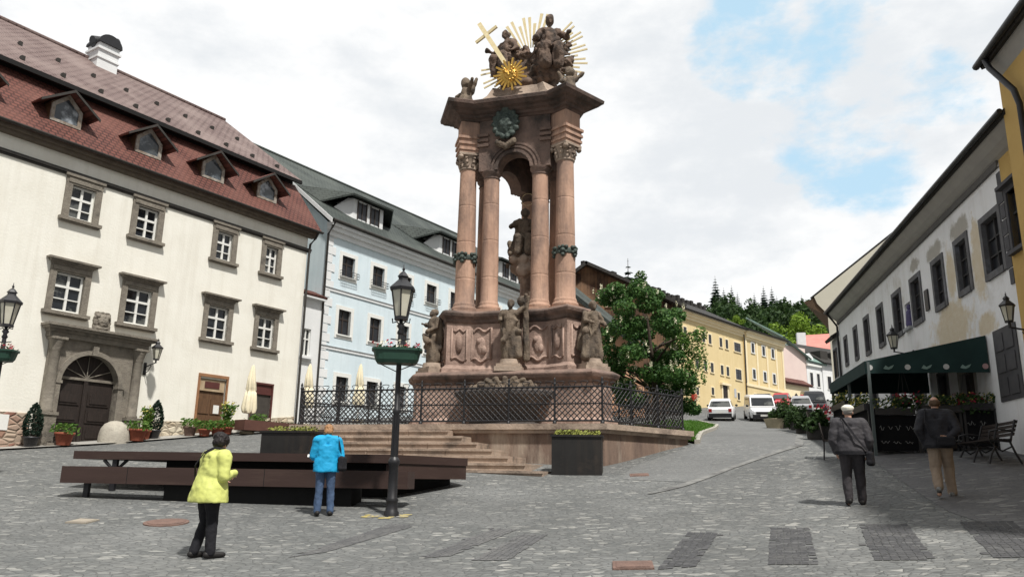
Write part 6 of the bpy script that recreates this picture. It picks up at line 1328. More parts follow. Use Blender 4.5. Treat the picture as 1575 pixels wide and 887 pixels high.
for _ in range(9000):
    i = int(59 * rr.random() ** 1.6); j = rr.randrange(12); p = rowsL[i, j] + (rowsL[min(i + 1, 59), j + 1] - rowsL[i, j]) * np.array([rr.random(), rr.random()]); h = rr.uniform(.05, .14); a = rr.uniform(0, 6.28); w_ = .018
    m.add([(p[0] - w_ * math.cos(a), p[1] - w_ * math.sin(a), 0), (p[0] + w_ * math.cos(a), p[1] + w_ * math.sin(a), 0), (p[0] + rr.uniform(-.05, .05), p[1] + rr.uniform(-.05, .05), h)], [(0, 1, 2)])
V = np.array([tuple(v) for v in m.v]); V[:, 2] += garr(V[:, 0], V[:, 1]) + .065; m.v = [Vector(v) for v in V]
tag(m.build('grass', M_GRASS), 'bright green grass of the lawn strip beside the terrace', 'grass', kind='stuff')

def leaf_cloud(mb, clumps, n, size, rr, droop=0.3, asp=.6):
    tot = sum(c[1][0] * c[1][1] + c[1][2] ** 2 for c in clumps)
    for c, r in clumps:
        k = int(n * (r[0] * r[1] + r[2] ** 2) / tot)
        for _ in range(k):
            d = Vector((rr.gauss(0, 1), rr.gauss(0, 1), rr.gauss(0, 1))).normalized(); q = rr.uniform(.45, 1.05) ** .6
            p = Vector((c[0] + d.x * r[0] * q, c[1] + d.y * r[1] * q, c[2] + d.z * r[2] * q))
            nrm = (d + Vector((rr.gauss(0, .6), rr.gauss(0, .6), rr.gauss(0, .6) + .4))).normalized(); a = nrm.orthogonal().normalized(); a = Matrix.Rotation(rr.uniform(0, 6.28), 3, nrm) @ a; b = nrm.cross(a); s = size * rr.uniform(.6, 1.3)
            mb.add([p - a * s, p + b * s * asp - nrm * s * droop * .5, p + a * s - nrm * s * droop, p - b * s * asp - nrm * s * droop * .5], [(0, 1, 2, 3)])
def chestnut():
    x0, y0 = 6.6, 35.6; z0 = g(x0, y0); t = thing('chestnut_tree', 'bushy flowering chestnut tree with cream candles beside the terrace railing', 'tree', (x0, y0, z0))
    rr = random.Random(21); m = MB(); m.tube([(0, 0, -.2), (.05, 0, .8), (0, .05, 1.8), (-.1, 0, 3.2), (-.3, 0, 5.2)], [.2, .15, .13, .10, .05], 8)
    for k in range(9): a = rr.uniform(0, 6.28); zz = rr.uniform(1.4, 4.5); L = rr.uniform(1.2, 2.2); m.tube([(0, 0, zz), (L * .5 * math.cos(a), L * .5 * math.sin(a), zz + .5), (L * math.cos(a), L * math.sin(a), zz + .9)], [.07, .05, .02], 6)
    m.build('trunk', M_BARK, t)
    cl = []
    for _ in range(64):
        zz = rr.uniform(1.2, 6.5); R_ = 2.15 * (1 if 1.8 < zz < 4.2 else (.75 if zz <= 1.8 else max(.25, math.sqrt(max(0, 1 - ((zz - 4.2) / 2.9) ** 2))))); a = rr.uniform(0, 6.28); r = R_ * math.sqrt(rr.uniform(.1, 1)); s = rr.uniform(.34, .66)
        cl.append(((-.55 + r * math.cos(a) - (.06 * (zz - 3)), r * math.sin(a), zz), (s, s, s * .7)))
    for k in range(7): cl.append(((rr.uniform(1.0, 1.8), rr.uniform(-1, 1), rr.uniform(.9, 2.4)), (.45, .45, .3)))
    for k in range(2): cl.append(((-.6 + rr.uniform(-.25, .25), rr.uniform(-.3, .3), 6.7 + .3 * k), (.34 - .04 * k, .34 - .04 * k, .35)))
    m = MB(); leaf_cloud(m, cl, 30000, .078, rr); m.build('crown', M_LEAF, t)
    m = MB()
    for _ in range(110):
        c, r = rr.choice(cl); d = Vector((rr.gauss(0, 1), rr.gauss(0, 1) - 1.2, rr.gauss(0, .7) + .35)).normalized(); p = Vector(c) + Vector((d.x * r[0], d.y * r[1], d.z * r[2])) * 1.25
        for q in range(9): zz = q * .03; flower_heap(m, 2, p.x - .05, p.x + .05, p.y - .05, p.y + .05, p.z + zz, p.z + zz + .03, .055 * (1 - q / 14), rr)
    m.build('blossoms', M_CREAMF, t)
    # loose light sprays on the right side
    m = MB(); cl2 = [((rr.uniform(1.0, 2.1), rr.uniform(-1, .5), rr.uniform(2.0, 4.4)), (.35, .35, .35)) for _ in range(18)]; leaf_cloud(m, cl2, 1500, .07, rr); m.build('young_leaves', M_LEAFY, t)
chestnut()
def conifer_mesh(h, r, rr, n=22):
    m = MB(); m.tube([(0, 0, 0), (0, 0, h)], [.03 * h * .5, .02], 6)
    f = MB()
    for k in range(n):
        q = k / (n - 1); zz = h * (.14 + .84 * q); rad = r * (1 - q) ** .85 + .03 * r; nb = max(7, int(20 * (1 - q * .55)))
        for j in range(nb):
            a = 2 * math.pi * (j + rr.random()) / nb; L = rad * rr.uniform(.65, 1.12); d = Vector((math.cos(a), math.sin(a), 0)); s = Vector((-d.y, d.x, 0)); dz = -L * .32; wv = L * .30
            p0 = Vector((0, 0, zz)); p1 = d * L + Vector((0, 0, zz + dz)); pm_ = d * L * .55 + Vector((0, 0, zz + dz * .35))
            f.add([p0, pm_ + s * wv + Vector((0, 0, -.12 * L)), p1, pm_ - s * wv + Vector((0, 0, -.12 * L)), pm_ + Vector((0, 0, .06 * L))], [(0, 1, 4), (1, 2, 4), (2, 3, 4), (3, 0, 4)])
    return m, f
def conifer(x, y, z, h, label, group=None, proto=None, s=1.0):
    if proto is None:
        t = thing('conifer_tree', label, 'tree', (x, y, z), random.uniform(0, 6), group); a, b = conifer_mesh(h, h * .23, random.Random(int(x * 7 + y))); a.build('trunk', M_BARK, t); b.build('crown', M_LEAFD, t)
    else:
        t = copy_tree(proto); t.location = (x, y, z); t.rotation_euler.z = random.uniform(0, 6); t.scale = (s, s, s); tag(t, label, 'tree', group)
    return t
conifer(11.66, 76, 9.0, 14.4, 'lone spruce with its tip above the wooden gable and the chestnut')
GC = 'dark conifers on the wooded hilltop'; LC = 'dark conifer among others on the hilltop skyline'
pc = conifer(51.0, 190, 35.5, 16.5, LC, GC)
for x, y, z, s in ((53.3, 191, 36.0, .80), (55.6, 192, 36.4, .83), (57.3, 193, 36, .76), (60.6, 190, 35.2, .76), (63.0, 190, 35.5, .86), (65.4, 191, 35.2, .88), (66.9, 192, 35, .76), (68.2, 193, 34, .68), (62.0, 195, 35, .72), (72.4, 190, 33.8, .82), (75.5, 191, 33, .76), (49.5, 192, 33, .72), (58.8, 195, 35, .70), (78, 195, 33, .74), (70.2, 194, 34, .62)):
    conifer(x, y, z, 1, LC, GC, pc, s)
def broad_proto(rr, h, r, mat, n, size):
    t = thing('broadleaf_tree', 'x', 'tree', (0, 0, 0)); m = MB(); m.tube([(0, 0, -1), (.1, 0, h * .4), (0, .1, h * .8)], [h * .03, h * .022, .05], 6); m.build('trunk', M_BARK, t)
    cl = [((r * .75 * rr.uniform(-1, 1), r * .75 * rr.uniform(-1, 1), h * rr.uniform(.35, .95)), (r * rr.uniform(.25, .42),) * 3) for _ in range(22)]; m = MB(); leaf_cloud(m, cl, n, size, rr); m.build('crown', mat, t); return t
GB = 'dark broadleaf trees covering the hillside'; LB = 'dark green broadleaf tree in the mass covering the hillside'
pb = broad_proto(random.Random(31), 9, 4.2, M_LEAFM, 1500, .42); tag(pb, LB, 'tree', GB); pb.location = (60, 186, hill_z(60, 186) - 1)
rr = random.Random(77)
for k in range(110):
    x = rr.uniform(36, 96); y = rr.uniform(152, 190); t = copy_tree(pb); s = rr.uniform(.75, 1.25); t.location = (x, y, hill_z(x, y) - 1); t.rotation_euler.z = rr.uniform(0, 6); t.scale = (s, s, s * rr.uniform(.9, 1.2))
pl = broad_proto(random.Random(33), 9.5, 4.6, M_LEAFL, 2000, .36); tag(pl, 'bright lime green tree standing out below the dark wooded hill', 'tree'); pl.location = (53.2, 143, 22.2)
t = copy_tree(pl); t.location = (57.5, 142, 21.0); t.scale = (.75, .75, .72); t['label'] = 'smaller lime green tree overlapping the right side of the bigger one'
t = copy_tree(pl); t.location = (46.8, 160, 31.2); t.scale = (.42,) * 3; t['label'] = 'small lime green tree high on the slope above the black roof'

# ------------------------------------------------------------------ things along the street
def concrete_planter(x, y):
    z = g(x, y); t = thing('concrete_planter', 'pale concrete planter with a small bush at the roadside before the van', 'planter', (x, y, z)); MB().lathe([(.45, -.1), (.62, .45), (.66, .5), (.6, .5), (.55, .42)], 16).build('bowl', M_CONC, t); m = MB(); leaf_cloud(m, [((0, 0, .7), (.4, .4, .35))], 300, .09, random.Random(1)); m.build('foliage', M_LEAFM, t)
concrete_planter(14.7, 43.6)
def bush(x, y, r, h, label, mat=M_LEAFM):
    z = g(x, y); t = thing('potted_bush', label, 'bush', (x, y, z)); rr = random.Random(int(x * 31)); MB().lathe([(.3, -.1), (.36, .4), (.33, .4)], 12).build('pot', M_DKTRIM, t); m = MB(); leaf_cloud(m, [((rr.uniform(-r, r) * .5, rr.uniform(-r, r) * .5, h * rr.uniform(.3, .9)), (r * .5, r * .5, r * .5)) for _ in range(9)], 1100, .08, rr); m.build('foliage', mat, t)
bush(15.15, 43.4, .75, 1.7, 'tall dark potted bush on the pavement before the silver car')
bush(14.9, 41.0, .7, 1.1, 'lower dark potted bush in front of the tall one on the pavement')
bush(12.35, 33.2, .5, .85, 'dark bush in a pot on the pavement just past the awning')
bush(9.95, 25.6, .45, .9, 'small dark bush at the far outer corner of the awning')
p = (10.6, 26.5); t = thing('red_flower_tub', 'tub of dark red flowers beyond the far end of the awning', 'flower tub', (*p, g(*p))); MB().lathe([(.28, -.1), (.34, .5), (.3, .5)], 12).build('tub', M_DKTRIM, t); m = MB(); flower_heap(m, 150, -.3, .3, -.3, .3, .5, 1.1, .05); m.build('blossoms', M_RED, t)

M_TYRE = pm('tyre_rubber', (.02, .02, .02), (.015, .015, .015), 5, .8); M_RIM = pm('grey_rim', (.35, .35, .36), (.25, .25, .26), 5, .4, metal=.6)
def car(x, y, rz, colour, label, kind='hatch', grp='cars on the street uphill'):
    z = g(x, y); t = thing('parked_car' if kind != 'van' else 'white_van', label, 'car' if kind != 'van' else 'van', (x, y, z), rz, grp)
    pit = math.atan2(g(x + .5 * -math.sin(rz), y + .5 * math.cos(rz)) - g(x - .5 * -math.sin(rz), y - .5 * math.cos(rz)), 1.0); t.rotation_euler = Matrix.Rotation(rz, 3, 'Z').to_4x4().to_euler() if False else (pit, 0, rz)
    c = pm('car_paint_' + '_'.join(str(int(v * 100)) for v in colour), colour, tuple(v * .95 for v in colour), 2, .25, spec=.6)
    if kind == 'van': W, L, H, hb, nose = .88, 4.4, 1.72, .98, .8
    else: W, L, H, hb, nose = .87, 4.1, 1.47, .92, 1.0
    h = L / 2
    def sec(y_, zb, zt, w_): return [(-w_ * .94, y_, zb), (w_ * .94, y_, zb), (w_, y_, zb + .2), (w_, y_, zt - .14), (w_ * .93, y_, zt), (-w_ * .93, y_, zt), (-w_, y_, zt - .14), (-w_, y_, zb + .2)]
    m = MB()     # front is -y
    m.loft([sec(-h, .38, hb * .70, W * .80), sec(-h + .14, .26, hb * .78, W * .93), sec(-h + .5, .24, hb * .88, W), sec(-h + nose, .24, hb, W), sec(h - .4, .24, hb + .04, W), sec(h - .1, .28, hb, W * .96), sec(h, .4, hb * .85, W * .86)], smooth=False)
    yf, yr = -h + nose * .75, h - (.12 if kind != 'van' else .05); tf, tr = -h + nose * 1.75 + .15, h - (.62 if kind != 'van' else .2)
    wb, wt = W * .92, W * .72
    if kind == 'van': tf = -h + 1.35; wt = W * .84
    m.loft([[(-wb, yf, hb - .03), (wb, yf, hb - .03), (wb, yr, hb - .03), (-wb, yr, hb - .03)], [(-wt * 1.03, tf - .08, H - .12), (wt * 1.03, tf - .08, H - .12), (wt * 1.03, tr + .06, H - .12), (-wt * 1.03, tr + .06, H - .12)], [(-wt * .9, tf + .1, H), (wt * .9, tf + .1, H), (wt * .9, tr - .05, H), (-wt * .9, tr - .05, H)]])
    m.build('body', c, t)
    def lerp(a, b, k): return tuple(p + (q - p) * k for p, q in zip(a, b))
    def glass(b0, b1, t0, t1, off, name):
        k0, k1 = .1, .93; A, B, C_, D = lerp(b0, t0, k0), lerp(b1, t1, k0), lerp(b1, t1, k1), lerp(b0, t0, k1)
        A, B, C_, D = [tuple(p + o for p, o in zip(q, off)) for q in (lerp(A, B, .05), lerp(A, B, .95), lerp(D, C_, .95), lerp(D, C_, .05))]
        MB().quad(A, B, C_, D).build(name, M_GLASS, t)
    tb = H - .12
    glass((-wb, yf, hb), (wb, yf, hb), (-wt * 1.03, tf - .08, tb), (wt * 1.03, tf - .08, tb), (0, -.012, .008), 'windscreen')
    glass((wb, yr, hb), (-wb, yr, hb), (wt * 1.03, tr + .06, tb), (-wt * 1.03, tr + .06, tb), (0, .012, .008), 'rear_window')
    for sg in (-1, 1): glass((sg * wb, yf + .25, hb), (sg * wb, yr - .25, hb), (sg * wt * 1.03, tf + .1, tb), (sg * wt * 1.03, tr - .1, tb), (sg * .012, 0, .004), 'side_window')
    m = MB().box(-W * .86, W * .86, -h - .05, -h + .2, .22, .48); m.build('bumper', M_BLACK, t); m = MB().box(-W * .86, W * .86, h - .2, h + .05, .24, .52); m.build('bumper', M_BLACK, t)
    for sg in (-1, 1):
        m = MB().box(*sorted((sg * W * .5, sg * W * .8)), -h + .02, -h + .12, hb * .58, hb * .72); m.build('headlight', pm('headlight', (.6, .62, .64), (.5, .52, .54), 5, .15), t)
        m = MB().box(*sorted((sg * W * .62, sg * W * .86)), h - .08, h + .012, hb * .66, hb * .9); m.build('tail_light', pm('tail_light', (.35, .02, .02), (.25, .02, .02), 5, .2), t)
        m = MB(); m.ell((sg * (W + .1), yf + .35, hb + .05), (.1, .06, .08), 8, 6); m.build('mirror', M_BLACK, t)
        for wy in (-h + .8, h - .75):
            m = MB(); M_ = Matrix.Translation((sg * (W - .09), wy, .32)) @ Matrix.Rotation(R(90), 4, 'Y'); m.M = M_; m.lathe([(.2, -.1), (.31, -.1), (.33, -.07), (.33, .07), (.31, .1), (.2, .1)], 18); wh = m.build('wheel', M_TYRE, t); m = MB(M_); m.lathe([(.19, -.105), (.21, -.105), (.21, .105), (.19, .105)], 14); m.build('rim', M_RIM, wh)
    m = MB().box(-.26, .26, -h - .065, -h - .052, .36, .48); m.build('number_plate', M_WFRAME, t); m = MB().box(-.26, .26, h + .053, h + .066, .56, .68); m.build('number_plate', M_WFRAME, t)
    if kind == 'van': MB().box(-W * .6, W * .6, -h - .012, -h + .05, .5, .66).build('grille', M_BLACK, t)
    return t
car(14.75, 54.8, R(162), (.80, .81, .82), 'white hatchback driving up the street seen from behind')
car(17.3, 54.5, R(-10), (.80, .81, .82), 'white van with wide dark windscreen facing down the street', 'van')
car(26.1, 75.5, R(-25), (.50, .04, .05), 'red car parked behind the white van')
car(22.6, 70.0, R(-20), (.03, .035, .045), 'dark blue car half hidden behind the white van')
car(22.6, 61.0, R(160), (.42, .43, .45), 'silver car parked by the bushes on the right of the street')
car(24.9, 64.5, R(-15), (.018, .018, .02), 'black van parked behind the silver car', 'van')

# ------------------------------------------------------------------ people
def hand(mb, wrist, dirv, palm_n, side, curl=.5, s=1.0):
    """palm, four fingers of unequal length with a bend, thumb from the side of the palm"""
    d = Vector(dirv).normalized(); n = Vector(palm_n); n = (n - d * n.dot(d)).normalized(); a = d.cross(n).normalized() * side; w_ = Vector(wrist)
    pc_ = w_ + d * .05 * s
    for k in (-1, 0, 1): mb.cap(w_ + d * .015 * s + a * k * .014 * s, w_ + d * .075 * s + a * k * .022 * s, .017 * s, .014 * s, 8)
    for k, L in ((-1.5, .062), (-.5, .076), (.5, .08), (1.5, .07)):
        b0 = w_ + d * .082 * s + a * k * .0175 * s; b1 = b0 + (d * math.cos(curl * .6) + n * math.sin(curl * .6)) * L * .55 * s; b2 = b1 + (d * math.cos(curl * 1.7) + n * math.sin(curl * 1.7)) * L * .5 * s
        mb.cap(b0, b1, .0095 * s, .009 * s, 8); mb.cap(b1, b2, .009 * s, .0075 * s, 8)
    t0 = w_ + d * .03 * s + a * .03 * s; t1 = t0 + (d * .6 + a * .8).normalized() * .04 * s + n * .008 * s; t2 = t1 + (d * .9 + a * .25 + n * .3).normalized() * .034 * s
    mb.cap(t0, t1, .0125 * s, .0105 * s, 8); mb.cap(t1, t2, .0105 * s, .0085 * s, 8)
def person(x, y, rz, H, label, J, cols, build=1.0, hair='short', jacket=(.80, .17), z=None):
    """J: joints in a 1.70 m frame, front = +y.  cols: jacket, trousers, shoes, hair"""
    t = thing('person', label, 'person', (x, y, g(x, y) + .004 if z is None else z), rz); s = H / 1.70
    mj, mt, ms, mh = cols; bw = build
    def V(p): return Vector(p) * s
    def C(m, a, b, r0, r1): m.cap(V(a), V(b), r0 * s, r1 * s, 12)
    hipL, hipR = (-.095, .0, .90), (.095, .0, .90); shL, shR = J.get('shL', (-.18 * bw, .0, 1.385)), J.get('shR', (.18 * bw, .0, 1.385)); ln = Vector(J.get('lean', (0, 0)) + (0,))
    top = lambda p: tuple(Vector(p) + ln * max(0, (p[2] - .9)) / .6)
    shL, shR = top(shL), top(shR); hd = Vector(top((0, .03, 1.575))) + Vector(J.get('head', (0, 0, 0)))
    # body
    m = MB(); C(m, hipL, hipR, .10, .10); C(m, (0, .01, .95), top((0, .01, 1.25)), .10, .11); C(m, shL, shR, .06, .06); C(m, top((0, .0, 1.25)), top((0, .01, 1.36)), .10, .075); C(m, top((0, 0, 1.38)), tuple(hd - Vector((0, .02, .06))), .06, .052)
    for k, (sh, sd) in enumerate(((shL, 'L'), (shR, 'R'))):
        el, wr = top(J['el' + sd]), top(J['wr' + sd]); C(m, sh, el, .052, .042); C(m, el, wr, .042, .03)
        kn, an = J['kn' + sd], J['an' + sd]; hp = hipL if sd == 'L' else hipR; C(m, hp, kn, .08, .055); C(m, kn, an, .055, .038); to = J['to' + sd]; C(m, an, (an[0] * .8 + to[0] * .2, an[1] * .8 + to[1] * .2, an[2] * .5 + to[2] * .5), .036, .036); C(m, (an[0], an[1], min(an[2], to[2]) + .0), to, .034, .03)
        dv = Vector(wr) - Vector(el); hand(m, V(wr), J.get('hd' + sd, dv), J.get('pn' + sd, (1 if sd == 'L' else -1, .2, 0)), 1 if sd == 'L' else -1, J.get('curl', .6), s)
    h = V(hd); R3 = Matrix.Rotation(J.get('turn', 0), 3, 'Z') @ Matrix.Rotation(J.get('nod', 0), 3, 'X')
    def E_(c, r, q=12): m.ell(h + R3 @ (Vector(c) * s), tuple(v * s for v in r), q, 8, rot=R3)
    E_((0, 0, .025), (.076, .094, .10)); E_((0, .03, -.05), (.058, .066, .07)); E_((0, .055, -.095), (.034, .03, .026)); E_((0, .103, -.018), (.013, .022, .02)); E_((0, .098, .005), (.009, .014, .03)); E_((0, .09, -.062), (.026, .014, .007)); E_((0, .088, -.076), (.022, .014, .007))
    for sg in (-1, 1): E_((sg * .077, -.004, -.005), (.012, .024, .032)); E_((sg * .034, .082, .028), (.022, .014, .01))
    o = m.build('body', M_SKIN, t); remesh(o, .0075 * s, 2)
    m = MB()
    for sg in (-1, 1): m.ell(h + R3 @ (Vector((sg * .031, .086, .008)) * s), (.0125 * s,) * 3, 10, 8)
    m.build('eyes', pm('eye', (.5, .48, .45), (.1, .07, .05), 40, .2), t)
    # trousers
    m = MB(); C(m, (hipL[0], 0, .93), (hipR[0], 0, .93), .125 * bw, .125 * bw)
    for sd in 'LR':
        hp = hipL if sd == 'L' else hipR; kn, an = J['kn' + sd], J['an' + sd]; a2 = Vector(an) + (Vector(kn) - Vector(an)).normalized() * .0; C(m, hp, kn, .105 * bw, J.get('kr', .078)); C(m, kn, tuple(a2), J.get('kr', .078), J.get('cuff', .066)); C(m, tuple(Vector(an) * .92 + Vector(kn) * .08), tuple(a2), J.get('cuff', .066), J.get('cuff', .066))
    o = m.build('trousers', mt, t); remesh(o, .011 * s, 2, .012, 9, (1, 1, .6), disp2=.006, dscale2=26)
    # shoes
    for sd in 'LR':
        an, to = Vector(J['an' + sd]), Vector(J['to' + sd]); m = MB(); d = (to - an); d.z = 0; d.normalize(); hz = J['an' + sd][2] - .035; heel = an - d * .05; heel.z = max(.045, J['an' + sd][2] - .035)
        C(m, tuple(heel), tuple(to), .048, .042); C(m, tuple(an), tuple(heel + d * .04), .05, .05); C(m, tuple(to + d * .01), tuple(to + d * .03), .042, .036)
        o = m.build('shoe', ms, t); remesh(o, .009 * s, 2)
    # jacket
    hem, fl = jacket; m = MB()
    for k in (-1, 1): C(m, top((k * .08 * bw, -.0, 1.14)), top((k * .095 * bw, -.01, 1.33)), .135 * bw, .115 * bw)
    rings = []
    for zz, rx, ry in ((hem, fl * 1.22 + .06, fl * .98 + .02), (hem + .05, fl * 1.21 + .06, fl * .97 + .02), (hem + .2, fl * 1.10 + .055, fl * .9 + .015), (1.12, .185 * bw, .148 * bw), (1.30, .19 * bw, .135 * bw)):
        o_ = Vector(top((0, -.005, zz))) if zz > .9 else Vector((0, -.005, zz)); rings.append([(o_ + Vector((rx * math.cos(2 * math.pi * q / 28) * (1 + .02 * math.sin(5 * q)), ry * math.sin(2 * math.pi * q / 28), 0))) * s for q in range(28)])
    m.loft(rings, smooth=True)
    C(m, shL, shR, .105, .105); C(m, top((0, -.01, 1.38)), top((0, .0, 1.455)), .09, .07)
    for a in range(9):
        q0, q1 = R(160 + 28 * a), R(160 + 28 * (a + 1)); C(m, top((.085 * math.cos(q0), .07 * math.sin(q0) + .0, 1.455)), top((.085 * math.cos(q1), .07 * math.sin(q1) + .0, 1.455)), .026, .026)
    if hair == 'puffy': C(m, top((-.07, -.10, 1.40)), top((.07, -.10, 1.40)), .07, .07); C(m, top((-.04, -.12, 1.33)), top((.04, -.12, 1.33)), .05, .05)
    for sh, sd in ((shL, 'L'), (shR, 'R')): el, wr = top(J['el' + sd]), top(J['wr' + sd]); C(m, sh, el, .10 * bw ** .5, .078); w2 = Vector(el) + (Vector(wr) - Vector(el)) * .93; C(m, el, tuple(w2), .078, .056)
    o = m.build('jacket', mj, t); remesh(o, .012 * s, 6, .014, 7, (1, 1, 1.1), disp2=.0055, dscale2=17)
    if hair in ('cap', 'balding'):
        m = MB(); rb = [[Vector(((fl * 1.22 + .066) * math.cos(2 * math.pi * q / 28), (fl * .98 + .026) * math.sin(2 * math.pi * q / 28), zz)) * s for q in range(28)] for zz in (hem - .012, hem + .045)]
        m.loft(rb, cap0=False, cap1=False, smooth=True); m.build('hem_band', M_BLK, t)
    # hair or cap
    m = MB()
    if hair == 'cap':
        E = lambda c, r: m.ell(h + R3 @ (Vector(c) * s), tuple(v * s for v in r), 14, 9, rot=R3)
        E((0, -.01, .075), (.108, .122, .066)); E((0, .10, .05), (.085, .07, .02)); E((0, -.02, .05), (.094, .108, .05)); o = m.build('flat_cap', mh, t); remesh(o, .008 * s, 2)
        m = MB(); E = lambda c, r: m.ell(h + R3 @ (Vector(c) * s), tuple(v * s for v in r), 14, 9, rot=R3); E((0, -.032, .01), (.079, .075, .06)); o = m.build('hair', pm('grey_hair', (.30, .28, .26), (.2, .19, .18), 30, .8), t)
    else:
        E = lambda c, r: m.ell(h + R3 @ (Vector(c) * s), tuple(v * s for v in r), 14, 9, rot=R3)
        if hair == 'puffy': E((0, -.02, .05), (.112, .115, .105)); E((0, -.05, -.01), (.10, .085, .085)); E((-.03, -.04, .08), (.11, .1, .08))
        elif hair == 'bob': E((0, -.018, .04), (.092, .104, .098)); E((0, -.055, -.03), (.086, .06, .075)); E((-.06, -.01, -.03), (.034, .05, .07)); E((.06, -.01, -.03), (.034, .05, .07))
        else: E((0, -.035, .012), (.083, .075, .07)); E((-.05, -.03, .02), (.04, .07, .055)); E((.05, -.03, .02), (.04, .07, .055))
        o = m.build('hair', mh, t); remesh(o, .009 * s, 1, .008, 30, disp2=.005, dscale2=60)
    return t, s
def strap_bag(px, py, rz, H, pts, bag, label, mat, zoff=0.0):
    """shoulder bag: strap through body-frame points, pouch (centre, half size)"""
    s = H / 1.70; t = thing('shoulder_bag', label, 'bag', (px, py, g(px, py)), rz); m = MB(); P_ = [Vector(p) * s for p in pts]
    for i in range(len(P_) - 1):
        a, b = P_[i], P_[i + 1]; d = (b - a).normalized(); o_ = Vector((a.x + b.x, a.y + b.y, 0)); o_ = (o_ - d * o_.dot(d)); o_ = o_.normalized() if o_.length > 1e-4 else Vector((0, -1, 0)); w_ = d.cross(o_).normalized() * .017
        m.hexa([a - w_, a + w_, a + w_ + o_ * .008, a - w_ + o_ * .008], [b - w_, b + w_, b + w_ + o_ * .008, b - w_ + o_ * .008])
    m.build('strap', mat, t)
    if bag:
        c, hs, rb = bag; m = MB(Matrix.Translation(Vector(c) * s) @ Matrix.Rotation(rb, 4, 'Z')); x, y, z = hs
        m.cap((-x * .7, 0, -z * .6), (x * .7, 0, -z * .6), y, y); m.cap((-x * .7, 0, z * .5), (x * .7, 0, z * .5), y * .8, y * .8); m.box(-x, x, -y * .8, y * .8, -z * .7, z * .6); o = m.build('pouch', mat, t); remesh(o, .014, 3)
    return t
M_JY = pm('lime_yellow_jacket', (.60, .64, .20), (.55, .58, .16), 4, .7, .25, 10); M_JB = pm('turquoise_blue_jacket', (.012, .36, .66), (.01, .30, .56), 4, .7, .25, 10)
M_JEAN = pm('blue_denim', (.075, .12, .215), (.05, .085, .155), 5, .85, .2, 40, c3=(.15, .21, .31), s3=3, t3=(.55, .75)); M_BLK = pm('black_cloth', (.014, .014, .018), (.009, .009, .012), 5, .85, .2, 30)
M_JG = pm('charcoal_jacket', (.052, .049, .055), (.037, .035, .040), 4, .7, .3, 12); M_JN = pm('dark_navy_jacket', (.02, .02, .026), (.013, .013, .018), 4, .7, .3, 12); M_BEI = pm('beige_trousers', (.33, .255, .19), (.26, .20, .15), 4, .85, .3, 14)
M_TRG = pm('dark_grey_trousers', (.05, .045, .05), (.034, .031, .035), 4, .85, .3, 14); M_SHOE = pm('dark_shoe', (.02, .018, .017), (.012, .011, .011), 6, .6); M_SHW = pm('black_white_trainer', (.02, .02, .02), (.5, .5, .48), 7, .6)
M_HDK = pm('black_hair', (.014, .010, .010), (.008, .006, .006), 40, .6); M_HBL = pm('ginger_blonde_hair', (.36, .20, .09), (.26, .13, .06), 40, .6); M_HBR = pm('brown_hair', (.11, .065, .035), (.07, .04, .022), 40, .6); M_CAP = pm('white_cap', (.80, .78, .70), (.74, .71, .62), 6, .8)
st = lambda L, Rr, zl=.085, zr=.085: dict(anL=(L[0], L[1], zl), anR=(Rr[0], Rr[1], zr))
yx, yy_, yr, yh = -4.02, 10.85, R(-42), 1.60
person(yx, yy_, yr, yh, 'woman in a lime yellow jacket and dark trousers standing with her arms bent', dict(elL=(-.30, .0, 1.10), wrL=(-.13, .26, 1.10), elR=(.30, .02, 1.10), wrR=(.10, .27, 1.16), knL=(-.10, .03, .48), anL=(-.12, -.07, .085), toL=(-.14, .09, .045), knR=(.10, .04, .48), anR=(.12, .04, .085), toR=(.14, .20, .045), lean=(0, .07), nod=-.45, turn=.35, curl=.9, cuff=.072), (M_JY, M_BLK, M_SHOE, M_HDK), 1.24, 'puffy', (.755, .235))
strap_bag(yx, yy_, yr, yh, [(.10, .12, 1.50), (.08, -.02, 1.515), (-.02, -.125, 1.44), (-.15, -.17, 1.27), (-.26, -.10, 1.12), (-.29, .05, 1.02)], ((-.24, .20, .90), (.11, .05, .09), R(70)), 'black shoulder bag on a diagonal strap across the yellow jacket', M_BLK)
bx, by, brz, bh = -3.33, 14.6, R(12), 1.62
person(bx, by, brz, bh, 'woman in a turquoise jacket and blue jeans holding a paper before the platform', dict(elL=(-.25, .02, 1.10), wrL=(-.25, .24, 1.06), elR=(.26, -.02, 1.10), wrR=(.17, .22, 1.06), knL=(-.10, .01, .48), anL=(-.11, -.01, .085), toL=(-.13, .14, .045), knR=(.11, .02, .48), anR=(.13, .01, .085), toR=(.15, .16, .045), nod=-.45, head=(0, .03, -.01), curl=.8), (M_JB, M_JEAN, M_SHOE, M_HBL), 1.0, 'bob', (.80, .155))
strap_bag(bx, by, brz, bh, [(.16, .06, 1.46), (.19, -.04, 1.48), (.225, -.125, 1.32), (.275, -.07, 1.12)], ((.30, -.0, .98), (.15, .06, .16), R(75)), 'black bag hanging from the shoulder of the turquoise jacket', M_BLK)
c_, s_ = math.cos(brz), math.sin(brz); lp = Vector((-.26, .36, 1.10)) * bh / 1.7; m = MB(); m.box(-.11, .11, -.01, .15, -.002, .002); o = m.build('paper_sheet', M_WFRAME); o.location = (bx + c_ * lp.x - s_ * lp.y, by + s_ * lp.x + c_ * lp.y, g(bx, by) + lp.z - .01); o.rotation_euler = (R(18), 0, brz); tag(o, 'small white paper held in the hand of the woman in turquoise', 'paper')
wx, wy, wr_, wh = 6.06, 14.1, R(-20), 1.74
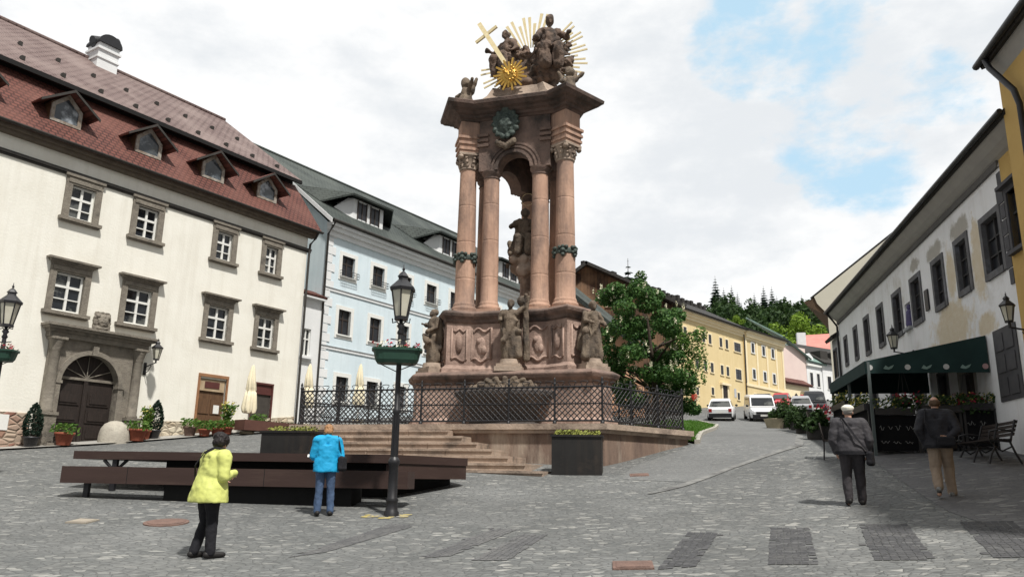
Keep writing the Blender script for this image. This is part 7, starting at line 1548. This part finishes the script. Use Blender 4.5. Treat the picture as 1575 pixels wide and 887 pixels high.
person(wx, wy, wr_, wh, 'man in a white flat cap and charcoal jacket walking away up the square', dict(elL=(-.29, -.03, 1.10), wrL=(-.24, .06, .88), elR=(.30, -.04, 1.10), wrR=(.25, .04, .86), knL=(-.10, .05, .49), anL=(-.10, -.02, .11), toL=(-.12, .11, .05), knR=(.11, .10, .50), anR=(.12, .12, .085), toR=(.14, .27, .05), curl=.9, lean=(0, .05), kr=.085, cuff=.07), (M_JG, M_TRG, M_SHOE, M_CAP), 1.14, 'cap', (.86, .17))
strap_bag(wx, wy, wr_, wh, [(-.12, .04, 1.50), (-.12, -.06, 1.49), (-.04, -.155, 1.34), (.10, -.20, 1.10), (.24, -.13, .93)], ((.29, -.04, .80), (.13, .06, .14), R(75)), 'black messenger bag at the hip of the man in the white cap', M_BLK)
vx, vy, vr, vh = 7.66, 14.15, R(-25), 1.76
person(vx, vy, vr, vh, 'balding man in a dark navy jacket and beige trousers striding away by the awning', dict(elL=(-.30, -.08, 1.12), wrL=(-.22, -.02, .90), elR=(.30, -.12, 1.12), wrR=(.14, -.20, .98), hdR=(-.9, -.1, .1), pnR=(0, -1, 0), knL=(-.09, .0, .47), anL=(-.09, -.22, .17), toL=(-.09, -.12, .05), knR=(.11, .16, .50), anR=(.13, .14, .085), toR=(.16, .29, .05), curl=.7, lean=(0, .05), kr=.088, cuff=.076), (M_JN, M_BEI, M_SHW, M_HBR), 1.08, 'balding', (.82, .165))
strap_bag(vx, vy, vr, vh, [(-.15, .04, 1.49), (-.17, -.06, 1.46), (-.19, -.15, 1.25), (-.12, -.20, 1.0), (.05, -.23, .93), (.2, -.17, .90)], ((.10, -.26, .93), (.14, .05, .085), 0), 'small black waist pouch slung behind the man in navy', M_BLK)
person(16.9, 72.0, R(150), 1.68, 'tiny person in a red top standing by the yellow house beyond the chestnut', dict(elL=(-.25, .02, 1.10), wrL=(-.25, .2, 1.0), elR=(.26, -.02, 1.10), wrR=(.27, .02, .85), knL=(-.10, .01, .48), anL=(-.11, -.01, .085), toL=(-.13, .14, .045), knR=(.11, .02, .48), anR=(.13, .01, .085), toR=(.15, .16, .045)), (pm('red_top', (.50, .05, .03)), M_BLK, M_SHOE, M_HDK), 1.0, 'bob', (.85, .16))
